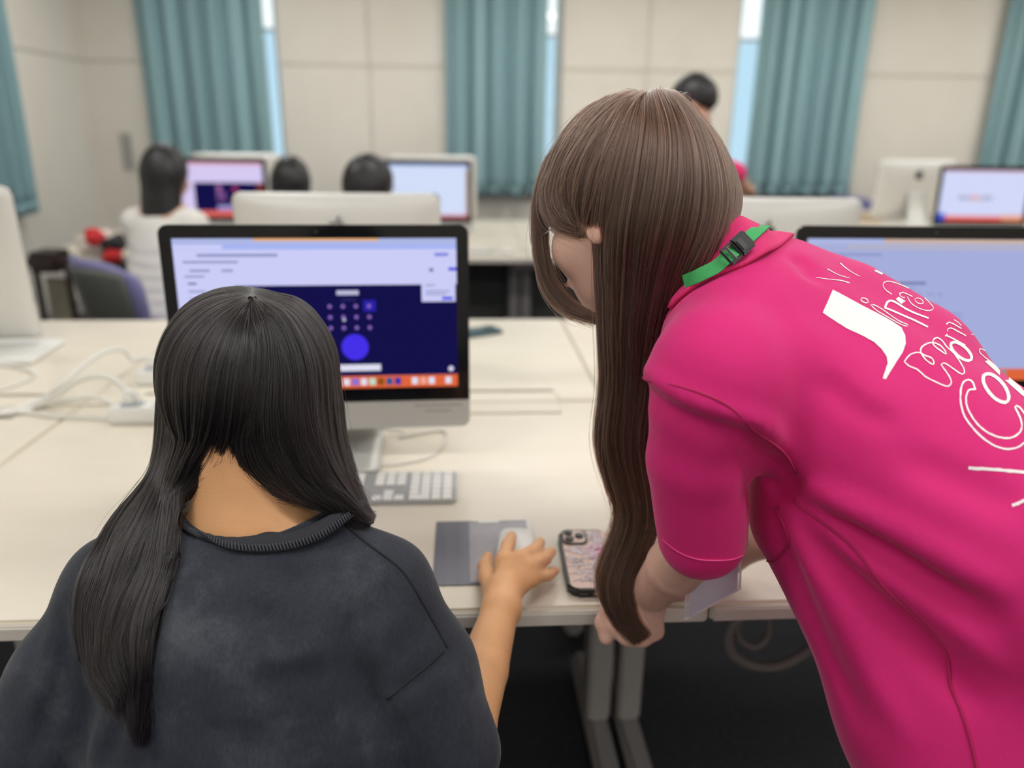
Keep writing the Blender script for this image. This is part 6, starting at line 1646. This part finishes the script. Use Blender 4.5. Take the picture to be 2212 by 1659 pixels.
795 1432 2323 803 1429 2320 786 1411 2313 772 1415 2320 764 1397 2309 757 1398 2312 788 1387 2298 783 1389 2301 798 1406 2307 806 1348 2269 805 1352 2271 804 1375 2287 801 1378
2289 815 1342 2262 745 1403 2318 739 1406 2322 759 1420 2326 809 1400 2301 822 1422 2310 828 1419 2307 786 1307 2244 702 1408 2334 707 1415 2338 835 1368 2276 831 1363 2273 725
1420 2336 725 1429 2342 738 1438 2344 843 1384 2283 841 1379 2281 729 1446 2352 734 1453 2355 846 1400 2291 846 1394 2289 745 1469 2361 760 1457 2349 724 1402 2323 793 1446 2332
771 1384 2300 789 1446 2333 787 1376 2291 800 1363 2280 845 1427 2306 855 1397 2287 857 1416 2297 732 1419 2333 764 1431 2331 775 1404 2312 802 1417 2313 758 1408 2319 809 1413
2309 829 1401 2297 807 1389 2295 818 1371 2281 818 1377 2285 852 1420 2300 830 1400 2296 749 1436 2339 775 1452 2341 787 1422 2320 808 1441 2325 771 1405 2313 754 1390 2307 795
1395 2301 778 1381 2296 812 1383 2290 795 1370 2285 755 1410 2320 733 1398 2318 812 1412 2308 835 1431 2311 718 1421 2338 856 1407 2293 836 1390 2288 746 1437 2341 744 1416 2327
783 1423 2322 785 1400 2307 773 1426 2326 798 1394 2300 814 1381 2288 825 1406 2301 836 1383 2284 837 1395 2291 720 1403 2325 786 1448 2335 767 1386 2302 820 1437 2319 744 1392
2311 822 1436 2318 846 1425 2304 790 1374 2289 802 1360 2277 802 1362 2279 835 1396 2292 851 1421 2301 771 1454 2343 761 1432 2333 804 1442 2326 798 1418 2315 757 1389 2306 761
1408 2317 780 1380 2295 788 1399 2305 796 1368 2284 808 1388 2294 735 1397 2316 747 1414 2325 832 1432 2313 822 1408 2303 731 1438 2346 836 1392 2290 856 1399 2289 757 1433 2335
753 1435 2337 794 1420 2317 790 1421 2318 768 1406 2315 764 1407 2316 790 1397 2304 793 1396 2303 811 1384 2291 749 1413 2324 752 1411 2322 815 1411 2306 819 1409 2304 732 1429
2340 857 1410 2294 849 1422 2302 764 1456 2347 768 1455 2345 779 1451 2339 783 1449 2337 740 1417 2329 736 1418 2331 797 1444 2330 800 1443 2328 812 1440 2323 816 1439 2321 782
1401 2308 778 1402 2310 776 1425 2325 780 1424 2323 764 1387 2303 760 1388 2304 750 1391 2308 747 1392 2310 785 1377 2292 783 1378 2293 775 1382 2297 773 1383 2299 804 1416 2312
807 1415 2311 797 1366 2282 741 1394 2313 738 1395 2314 730 1399 2319 727 1401 2321 767 1429 2330 770 1428 2328 804 1391 2297 801 1392 2298 825 1435 2316 829 1433 2314 838 1429
2309 842 1428 2308 719 1412 2331 718 1430 2345 745 1447 2348 833 1375 2280 836 1385 2286 818 1373 2282 856 1405 2291 849 1383 2281 826 1404 2299 792 1373 2288 817 1378 2286 856
1417 2298 832 1398 2295 908 1531 2334 921 1543 2336 933 1535 2329 915 1519 2326 911 1525 2330 927 1539 2332 918 1531 2331 916 1642 2377 935 1643 2368 920 1621 2368 905 1626 2376
925 1642 2373 913 1623 2372 918 1631 2373 1057 1429 2227 1086 1457 2222 1110 1382 2187 1122 1363 2176 1087 1325 2180 1076 1336 2188 1068 1376 2205 1066 1407 2214 1109 1460 2206
1114 1412 2192 1134 1388 2176 1081 1330 2184 1071 1355 2197 1084 1432 2213 1088 1378 2196 1101 1363 2186 1090 1355 2189 1097 1347 2183 1063 1420 2220 1111 1396 2190 1069 1365 2201
1070 1430 2220 1078 1376 2201 1067 1391 2210 1097 1457 2215 1124 1439 2190 1074 1345 2193 1100 1437 2205 1098 1380 2192 1089 1366 2193 1080 1355 2193 1087 1419 2207 1086 1389 2200
1086 1446 2217 1060 1425 2224 1066 1399 2212 1065 1413 2217"""
PRINT_F = """
0,1,3,2 2,3,5,4 4,5,7,6 6,7,9,8 8,9,11,10 10,11,13,12 12,13,15,14 14,15,17,16 18,19,21,20 20,21,23,22 22,23,25,24 24,25,27,26 26,27,29,28 28,29,31,30 30,31,33,32 32,33,35,34
36,37,39,38 38,39,41,40 40,41,43,42 42,43,45,44 44,45,47,46 46,47,49,48 48,49,51,50 50,51,53,52 52,53,55,54 54,55,57,56 56,57,59,58 58,59,61,60 62,63,65,64 64,65,67,66 66,67,69,68
68,69,71,70 70,71,73,72 72,73,75,74 74,75,77,76 78,79,81,80 80,81,83,82 82,83,85,84 84,85,87,86 86,87,89,88 88,89,91,90 90,91,93,92 92,93,95,94 94,95,97,96 96,97,99,98
98,99,101,100 100,101,103,102 102,103,105,104 104,105,107,106 106,107,109,108 108,109,111,110 110,111,113,112 112,113,115,114 114,115,117,116 116,117,119,118 118,119,121,120
120,121,123,122 122,123,125,124 124,125,127,126 126,127,129,128 128,129,131,130 130,131,133,132 132,133,135,134 134,135,137,136 136,137,139,138 138,139,141,140 140,141,143,142
142,143,145,144 146,147,149,148 148,149,151,150 150,151,153,152 152,153,155,154 154,155,157,156 156,157,159,158 158,159,161,160 160,161,163,162 162,163,165,164 164,165,167,166
166,167,169,168 168,169,171,170 170,171,173,172 172,173,175,174 174,175,177,176 176,177,179,178 178,179,181,180 182,183,185,184 184,185,187,186 186,187,189,188 188,189,191,190
190,191,193,192 192,193,195,194 194,195,197,196 196,197,199,198 198,199,201,200 200,201,203,202 202,203,205,204 204,205,207,206 206,207,209,208 208,209,211,210 210,211,213,212
212,213,215,214 214,215,217,216 216,217,219,218 218,219,221,220 222,223,225,224 224,225,227,226 226,227,229,228 228,229,231,230 232,233,235,234 234,235,237,236 236,237,239,238
240,241,243,242 242,243,245,244 244,245,247,246 246,247,249,248 248,249,251,250 250,251,253,252 252,253,255,254 254,255,257,256 256,257,259,258 258,259,261,260 260,261,263,262
262,263,265,264 264,265,267,266 266,267,269,268 268,269,271,270 270,271,273,272 274,275,277,276 276,277,279,278 278,279,281,280 280,281,283,282 282,283,285,284 284,285,287,286
286,287,289,288 288,289,291,290 290,291,293,292 292,293,295,294 294,295,297,296 296,297,299,298 298,299,301,300 300,301,303,302 302,303,305,304 304,305,307,306 306,307,309,308
308,309,311,310 312,313,315,314 314,315,317,316 316,317,319,318 318,319,321,320 320,321,323,322 322,323,325,324 324,325,327,326 326,327,329,328 330,331,333,332 332,333,335,334
334,335,337,336 336,337,339,338 338,339,341,340 340,341,343,342 342,343,345,344 344,345,347,346 346,347,349,348 348,349,351,350 350,351,353,352 352,353,355,354 354,355,357,356
356,357,359,358 358,359,361,360 360,361,363,362 362,363,365,364 364,365,367,366 366,367,369,368 368,369,371,370 370,371,373,372 372,373,375,374 374,375,377,376 376,377,379,378
378,379,381,380 380,381,383,382 382,383,385,384 384,385,387,386 386,387,389,388 388,389,391,390 390,391,393,392 392,393,395,394 394,395,397,396 396,397,399,398 398,399,401,400
400,401,403,402 402,403,405,404 404,405,407,406 406,407,409,408 408,409,411,410 410,411,413,412 412,413,415,414 414,415,417,416 416,417,419,418 418,419,421,420 420,421,423,422
422,423,425,424 424,425,427,426 426,427,429,428 428,429,431,430 430,431,433,432 432,433,435,434 434,435,437,436 436,437,439,438 438,439,441,440 440,441,443,442 442,443,445,444
444,445,447,446 446,447,449,448 448,449,451,450 450,451,453,452 452,453,455,454 454,455,457,456 456,457,459,458 458,459,461,460 460,461,463,462 462,463,465,464 464,465,467,466
466,467,469,468 468,469,471,470 470,471,473,472 472,473,475,474 474,475,477,476 476,477,479,478 478,479,481,480 480,481,483,482 482,483,485,484 484,485,487,486 486,487,489,488
488,489,491,490 490,491,493,492 492,493,495,494 494,495,497,496 496,497,499,498 498,499,501,500 500,501,503,502 502,503,505,504 504,505,507,506 506,507,509,508 508,509,511,510
510,511,513,512 512,513,515,514 514,515,517,516 516,517,519,518 518,519,521,520 520,521,523,522 522,523,525,524 524,525,527,526 526,527,529,528 528,529,531,530 530,531,533,532
532,533,535,534 534,535,537,536 536,537,539,538 538,539,541,540 540,541,543,542 544,545,547,546 546,547,549,548 548,549,551,550 550,551,553,552 552,553,555,554 554,555,557,556
556,557,559,558 558,559,561,560 560,561,563,562 562,563,565,564 564,565,567,566 566,567,569,568 568,569,571,570 570,571,573,572 572,573,575,574 574,575,577,576 576,577,579,578
578,579,581,580 580,581,583,582 582,583,585,584 584,585,587,586 586,587,589,588 590,591,593,592 592,593,595,594 594,595,597,596 596,597,599,598 598,599,601,600 600,601,603,602
602,603,605,604 606,607,609,608 608,609,611,610 610,611,613,612 612,613,615,614 614,615,617,616 616,617,619,618 618,619,621,620 620,621,623,622 624,625,627,626 626,627,629,628
628,629,631,630 630,631,633,632 632,633,635,634 636,637,639,638 638,639,641,640 640,641,643,642 644,645,647,646 646,647,649,648 648,649,651,650 652,653,655,654 654,655,657,656
658,659,661,660 660,661,663,662 662,663,665,664 664,665,667,666 666,667,669,668 668,669,671,670 670,671,673,672 672,673,675,674 674,675,677,676 676,677,679,678 678,679,681,680
680,681,683,682 682,683,685,684 684,685,687,686 686,687,689,688 688,689,691,690 690,691,693,692 692,693,695,694 694,695,697,696 696,697,699,698 698,699,701,700 700,701,703,702
702,703,705,704 704,705,707,706 706,707,709,708 708,709,711,710 710,711,713,712 712,713,715,714 714,715,717,716 716,717,719,718 718,719,721,720 720,721,723,722 722,723,725,724
724,725,727,726 726,727,729,728 728,729,731,730 730,731,733,732 732,733,735,734 734,735,737,736 736,737,739,738 738,739,741,740 740,741,743,742 742,743,745,744 744,745,747,746
746,747,749,748 748,749,751,750 750,751,753,752 752,753,755,754 754,755,757,756 756,757,759,758 758,759,761,760 760,761,763,762 762,763,765,764 764,765,767,766 766,767,769,768
770,771,773,772 772,773,775,774 774,775,777,776 776,777,779,778 778,779,781,780 780,781,783,782 782,783,785,784 784,785,787,786 786,787,789,788 788,789,791,790 790,791,793,792
792,793,795,794 794,795,797,796 796,797,799,798 798,799,801,800 800,801,803,802 802,803,805,804 804,805,807,806 806,807,809,808 808,809,811,810 810,811,813,812 812,813,815,814
814,815,817,816 816,817,819,818 818,819,821,820 820,821,823,822 822,823,825,824 824,825,827,826 826,827,829,828 828,829,831,830 830,831,833,832 832,833,835,834 834,835,837,836
836,837,839,838 838,839,841,840 840,841,843,842 842,843,845,844 844,845,847,846 846,847,849,848 848,849,851,850 850,851,853,852 852,853,855,854 854,855,857,856 856,857,859,858
858,859,861,860 860,861,863,862 862,863,865,864 864,865,867,866 866,867,869,868 868,869,871,870 870,871,873,872 872,873,875,874 874,875,877,876 876,877,879,878 878,879,881,880
880,881,883,882 882,883,885,884 884,885,887,886 886,887,889,888 888,889,891,890 892,893,895,894 894,895,897,896 896,897,899,898 898,899,901,900 900,901,903,902 902,903,905,904
904,905,907,906 906,907,909,908 908,909,911,910 910,911,913,912 912,913,915,914 914,915,917,916 916,917,919,918 918,919,921,920 920,921,923,922 922,923,925,924 924,925,927,926
926,927,929,928 928,929,931,930 930,931,933,932 932,933,935,934 934,935,937,936 936,937,939,938 938,939,941,940 940,941,943,942 942,943,945,944 944,945,947,946 946,947,949,948
948,949,951,950 950,951,953,952 952,953,955,954 956,957,959,958 958,959,961,960 962,963,965,964 964,965,967,966 966,967,969,968 968,969,971,970 970,971,973,972 972,973,975,974
974,975,977,976 976,977,979,978 978,979,981,980 982,983,985,984 984,985,987,986 986,987,989,988 988,989,991,990 990,991,993,992 992,993,995,994 994,995,997,996 996,997,999,998
998,999,1001,1000 1000,1001,1003,1002 1002,1003,1005,1004 1004,1005,1007,1006 1006,1007,1009,1008 1008,1009,1011,1010 1010,1011,1013,1012 1012,1013,1015,1014 1014,1015,1017,1016
1016,1017,1019,1018 1018,1019,1021,1020 1020,1021,1023,1022 1022,1023,1025,1024 1024,1025,1027,1026 1026,1027,1029,1028 1028,1029,1031,1030 1030,1031,1033,1032 1032,1033,1035,1034
1034,1035,1037,1036 1038,1039,1041,1040 1040,1041,1043,1042 1042,1043,1045,1044 1044,1045,1047,1046 1046,1047,1049,1048 1048,1049,1051,1050 1050,1051,1053,1052 1052,1053,1055,1054
1054,1055,1057,1056 1234,1274,1085 1292,1178,1293 1294,1181,1295 1296,1297,1182 1298,1187,1299 1138,1066,1163 1300,1110,1244 1112,1192,1067 1114,1167,1113 1093,1112,1114
1091,1070,1115 1301,1195,1302 1303,1304,1196 1126,1115,1199 1201,1168,1116 1143,1088,1202 1205,1305,1204 1145,1087,1207 1146,1059,1144 1306,1086,1251 1146,1122,1059 1213,1120,1172
1069,1115,1068 1273,1262,1121 1272,1073,1220 1307,1085,1274 1308,1149,1309 1158,1310,1311 1312,1313,1178 1314,1150,1315 1317,1180,1316 1318,1319,1181 1320,1321,1182 1322,1154,1323
1325,1184,1324 1326,1153,1327 1329,1186,1328 1330,1331,1187 1137,1072,1188 1188,1189,1109 1189,1164,1109 1332,1095,1283 1284,1231,1111 1221,1062,1269 1112,1137,1108 1163,1089,1108
1089,1192,1108 1141,1092,1113 1092,1071,1113 1071,1114,1113 1114,1071,1093 1093,1072,1112 1112,1067,1114 1333,1155,1334 1132,1335,1336 1337,1338,1195 1339,1340,1196 1341,1151,1342
1344,1198,1343 1070,1199,1115 1141,1090,1070 1167,1067,1152 1142,1077,1156 1130,1078,1200 1200,1201,1116 1202,1203,1117 1138,1117,1203 1164,1073,1169 1157,1345,1204 1346,1205,1168
1131,1347,1144 1207,1208,1119 1348,1208,1143 1169,1271,1171 1170,1101,1209 1209,1210,1118 1120,1210,1172 1290,1252,1121 1349,1145,1261 1271,1073,1272 1081,1213,1148 1069,1091,1115
1058,1148,1213 1350,1173,1233 1145,1291,1222 1351,1211,1251 1080,1172,1210 1101,1210,1209 1118,1170,1209 1117,1232,1119 1065,1143,1208 1352,1087,1065 1109,1169,1117 1066,1138,1203
1066,1202,1088 1100,1200,1078 1099,1200,1116 1142,1099,1116 1113,1152,1090 1353,1165,1230 1354,1191,1245 1259,1190,1244 1094,1164,1189 1072,1189,1188 1137,1109,1108 1230,1175,1235
1355,1139,1259 1356,1174,1234 1213,1080,1058 1081,1146,1120 1262,1211,1290 1120,1144,1118 1261,1207,1119 1117,1143,1202 1100,1168,1201 1090,1126,1199 1245,1190,1283 1138,1108,1109
1357,1174,1273 1275,1082,1237 1103,1292,1276 1293,1236,1176 1277,1083,1239 1278,1181,1294 1295,1238,1179 1296,1240,1183 1279,1097,1241 1280,1182,1297 1281,1096,1243 1282,1187,1298
1299,1242,1185 1111,1300,1284 1112,1108,1192 1114,1067,1167 1285,1098,1247 1103,1301,1286 1302,1246,1193 1303,1248,1197 1287,1084,1249 1288,1196,1304 1126,1068,1115 1143,1065,1088
1204,1250,1205 1289,1206,1205 1102,1305,1206 1222,1087,1145 1223,1086,1306 1062,1307,1269 1236,1102,1253 1059,1308,1214 1309,1275,1176 1082,1310,1237 1311,1264,1158 1225,1103,1276
1312,1254,1132 1215,1077,1263 1102,1313,1224 1238,1104,1255 1216,1150,1314 1315,1277,1179 1239,1124,1316 1317,1266,1160 1227,1105,1278 1318,1256,1134 1217,1075,1265 1226,1181,1319
1320,1257,1135 1218,1060,1216 1255,1182,1321 1240,1104,1226 1265,1154,1322 1323,1279,1183 1241,1128,1324 1325,1267,1161 1228,1106,1280 1242,1107,1258 1219,1153,1326 1327,1281,1185
1243,1127,1328 1329,1217,1134 1256,1105,1282 1330,1227,1160 1266,1061,1268 1229,1187,1331 1073,1332,1220 1112,1072,1137 1163,1066,1089 1089,1067,1192 1141,1070,1092 1246,1106,1228
1076,1333,1267 1334,1285,1193 1098,1335,1247 1336,1215,1132 1254,1103,1286 1337,1225,1158 1264,1060,1218 1106,1338,1257 1339,1231,1166 1270,1074,1219 1258,1196,1340 1248,1107,1229
1268,1151,1341 1342,1287,1197 1249,1125,1343 1344,1221,1140 1260,1111,1288 1070,1090,1199 1141,1113,1090 1138,1109,1117 1204,1224,1157 1263,1142,1157 1116,1345,1142 1250,1168,1205
1079,1346,1168 1170,1289,1205 1118,1347,1206 1144,1214,1131 1253,1206,1131 1117,1348,1143 1170,1079,1101 1120,1118,1210 1349,1252,1212 1081,1120,1213 1171,1350,1232 1351,1291,1212
1101,1080,1210 1117,1169,1171 1208,1352,1065 1109,1164,1169 1066,1203,1202 1100,1201,1200 1099,1130,1200 1142,1156,1099 1113,1167,1152 1140,1353,1260 1166,1354,1270 1094,1073,1164
1072,1094,1189 1137,1188,1109 1173,1355,1233 1147,1356,1223 1213,1172,1080 1081,1122,1146 1120,1146,1144 1100,1079,1168 1138,1163,1108 1175,1357,1235 1110,1235,1357 1063,1223,1356
1121,1233,1355 1074,1270,1354 1111,1260,1353 1064,1351,1086 1119,1232,1350 1121,1349,1119 1140,1288,1198 1062,1344,1125 1198,1249,1343 1084,1342,1151 1162,1268,1341 1197,1229,1162
1136,1258,1340 1166,1219,1136 1111,1339,1196 1135,1257,1338 1264,1135,1158 1195,1225,1337 1254,1194,1132 1129,1215,1336 1194,1247,1335 1155,1285,1334 1161,1267,1333 1246,1161,1193
1139,1220,1332 1162,1229,1331 1160,1268,1162 1105,1330,1187 1134,1282,1186 1075,1329,1127 1186,1243,1328 1096,1327,1153 1136,1219,1326 1185,1258,1136 1161,1280,1184 1076,1325,1128
1184,1241,1324 1097,1323,1154 1159,1265,1322 1183,1226,1159 1133,1255,1321 1135,1216,1133 1106,1320,1182 1159,1226,1319 1134,1265,1159 1105,1318,1181 1160,1278,1180 1061,1317,1124
1180,1239,1316 1083,1315,1150 1133,1216,1314 1179,1255,1133 1157,1224,1313 1215,1157,1132 1178,1254,1312 1225,1177,1158 1123,1264,1311 1177,1237,1310 1149,1275,1309 1131,1214,1308
1236,1131,1176 1165,1269,1307 1147,1223,1306 1198,1288,1304 1197,1249,1198 1107,1303,1196 1195,1246,1302 1194,1286,1301 1285,1194,1193 1191,1284,1300 1107,1299,1187 1186,1282,1298
1185,1243,1186 1184,1280,1297 1183,1241,1184 1104,1296,1182 1104,1295,1181 1180,1278,1294 1179,1239,1180 1178,1236,1293 1177,1276,1292 1275,1177,1176 1357,1121,1110 1095,1245,1283
1121,1262,1290 1356,1085,1063 1355,1110,1121 1110,1230,1235 1110,1259,1244 1354,1095,1074 1353,1110,1111 1086,1351,1251 1064,1222,1291 1119,1233,1121 1171,1272,1173 1119,1349,1261
1211,1252,1290 1125,1344,1343 1162,1342,1197 1136,1339,1166 1158,1338,1337 1129,1336,1335 1333,1193,1161 1140,1269,1165 1166,1284,1191 1332,1190,1139 1162,1330,1160 1127,1329,1328
1136,1327,1185 1128,1325,1324 1159,1323,1183 1133,1320,1135 1159,1318,1134 1124,1317,1316 1133,1315,1179 1132,1313,1312 1123,1311,1310 1308,1176,1131 1307,1175,1165 1173,1220,1139
1147,1273,1174 1306,1211,1147 1198,1303,1197 1301,1193,1194 1300,1190,1191 1186,1299,1185 1184,1296,1183 1180,1295,1179 1292,1176,1177 1175,1234,1174 1205,1206,1305 1158,1177,1310
1317,1160,1180 1325,1161,1184 1329,1134,1186 1132,1194,1335 1344,1140,1198 1157,1142,1345 1346,1170,1205 1131,1206,1347 1348,1119,1208 1169,1073,1271 1349,1212,1145 1145,1212,1291
1351,1212,1211 1117,1171,1232 1352,1207,1087 1259,1139,1190 1230,1165,1175 1262,1147,1211 1261,1145,1207 1245,1191,1190 1103,1178,1292 1278,1105,1181 1280,1106,1182 1282,1105,1187
1111,1110,1300 1103,1195,1301 1288,1111,1196 1204,1116,1250 1289,1118,1206 1102,1204,1305 1222,1064,1087 1223,1063,1086 1062,1085,1307 1059,1149,1308 1082,1123,1310 1102,1178,1313
1216,1060,1150 1239,1083,1124 1226,1104,1181 1255,1104,1182 1265,1075,1154 1241,1097,1128 1219,1074,1153 1243,1096,1127 1229,1107,1187 1073,1095,1332 1076,1155,1333 1098,1129,1335
1106,1195,1338 1258,1107,1196 1268,1061,1151 1249,1084,1125 1204,1102,1224 1263,1077,1142 1116,1204,1345 1250,1116,1168 1079,1170,1346 1170,1118,1289 1118,1144,1347 1144,1059,1214
1253,1102,1206 1117,1119,1348 1171,1173,1350 1208,1207,1352 1140,1165,1353 1166,1191,1354 1173,1139,1355 1147,1174,1356 1175,1174,1357 1064,1291,1351 1121,1252,1349 1140,1260,1288
1062,1221,1344 1084,1287,1342 1197,1248,1229 1166,1270,1219 1111,1231,1339 1264,1218,1135 1195,1103,1225 1254,1286,1194 1129,1077,1215 1155,1098,1285 1246,1228,1161 1160,1266,1268
1105,1227,1330 1134,1256,1282 1075,1217,1329 1096,1281,1327 1185,1242,1258 1161,1228,1280 1076,1267,1325 1097,1279,1323 1183,1240,1226 1135,1218,1216 1106,1257,1320 1134,1217,1265
1105,1256,1318 1160,1227,1278 1061,1266,1317 1083,1277,1315 1179,1238,1255 1215,1263,1157 1178,1103,1254 1225,1276,1177 1123,1060,1264 1149,1082,1275 1236,1253,1131 1197,1287,1249
1107,1248,1303 1195,1106,1246 1285,1247,1194 1107,1242,1299 1185,1281,1243 1183,1279,1241 1104,1240,1296 1104,1238,1295 1179,1277,1239 1178,1102,1236 1275,1237,1177 1357,1273,1121
1356,1234,1085 1355,1259,1110 1354,1245,1095 1353,1230,1110 1119,1350,1233 1171,1271,1272 1211,1212,1252 1162,1341,1342 1136,1340,1339 1158,1135,1338 1333,1334,1193 1140,1221,1269
1166,1231,1284 1332,1283,1190 1162,1331,1330 1136,1326,1327 1159,1322,1323 1133,1321,1320 1159,1319,1318 1133,1314,1315 1132,1157,1313 1308,1309,1176 1307,1274,1175 1173,1272,1220
1147,1262,1273 1306,1251,1211 1198,1304,1303 1301,1302,1193 1300,1244,1190 1186,1298,1299 1184,1297,1296 1180,1294,1295 1292,1293,1176 1175,1274,1234 1364,1361,1362 1363,1361,1364
1359,1363,1364 1359,1362,1358 1363,1360,1361 1359,1364,1362 1371,1367,1370 1366,1371,1369 1365,1369,1371 1371,1368,1365 1366,1367,1371 1371,1370,1368 1389,1376,1383 1391,1374,1400
1374,1387,1388 1392,1378,1394 1387,1382,1389 1406,1393,1390 1377,1388,1387 1405,1385,1393 1377,1389,1383 1389,1375,1376 1400,1374,1401 1401,1402,1384 1402,1398,1384 1389,1377,1387
1382,1375,1389 1404,1394,1378 1396,1385,1405 1373,1396,1405 1381,1394,1404 1379,1399,1403 1388,1398,1402 1374,1402,1401 1400,1384,1386 1373,1393,1372 1381,1404,1397 1403,1407,1379
1385,1408,1390 1392,1386,1384 1391,1386,1381 1380,1399,1385 1396,1380,1385 1381,1386,1394 1379,1385,1399 1388,1377,1398 1374,1388,1402 1400,1401,1384 1373,1405,1393 1390,1393,1385
1392,1394,1386 1391,1400,1386 1406,1372,1393 1403,1395,1407 1385,1379,1408"""
pv = np.array(PRINT_V.split(), float).reshape(-1, 3) / 2000.0
for i in range(len(pv)):
    q_, n_, _, _ = WB.find_nearest(Vector(pv[i])); pv[i] = q_ + n_ * .0005
pf = [tuple(int(i) for i in q.split(',')) for q in PRINT_F.split()]
me = bpy.data.meshes.new('lettering'); me.from_pydata([tuple(p) for p in pv], [], pf); me.update()
me.polygons.foreach_set('use_smooth', [True] * len(me.polygons))
lt = link('lettering', me, wshirt, [mat('print_white', (240, 236, 236), .6)])
lt['label'] = 'white printed lettering'
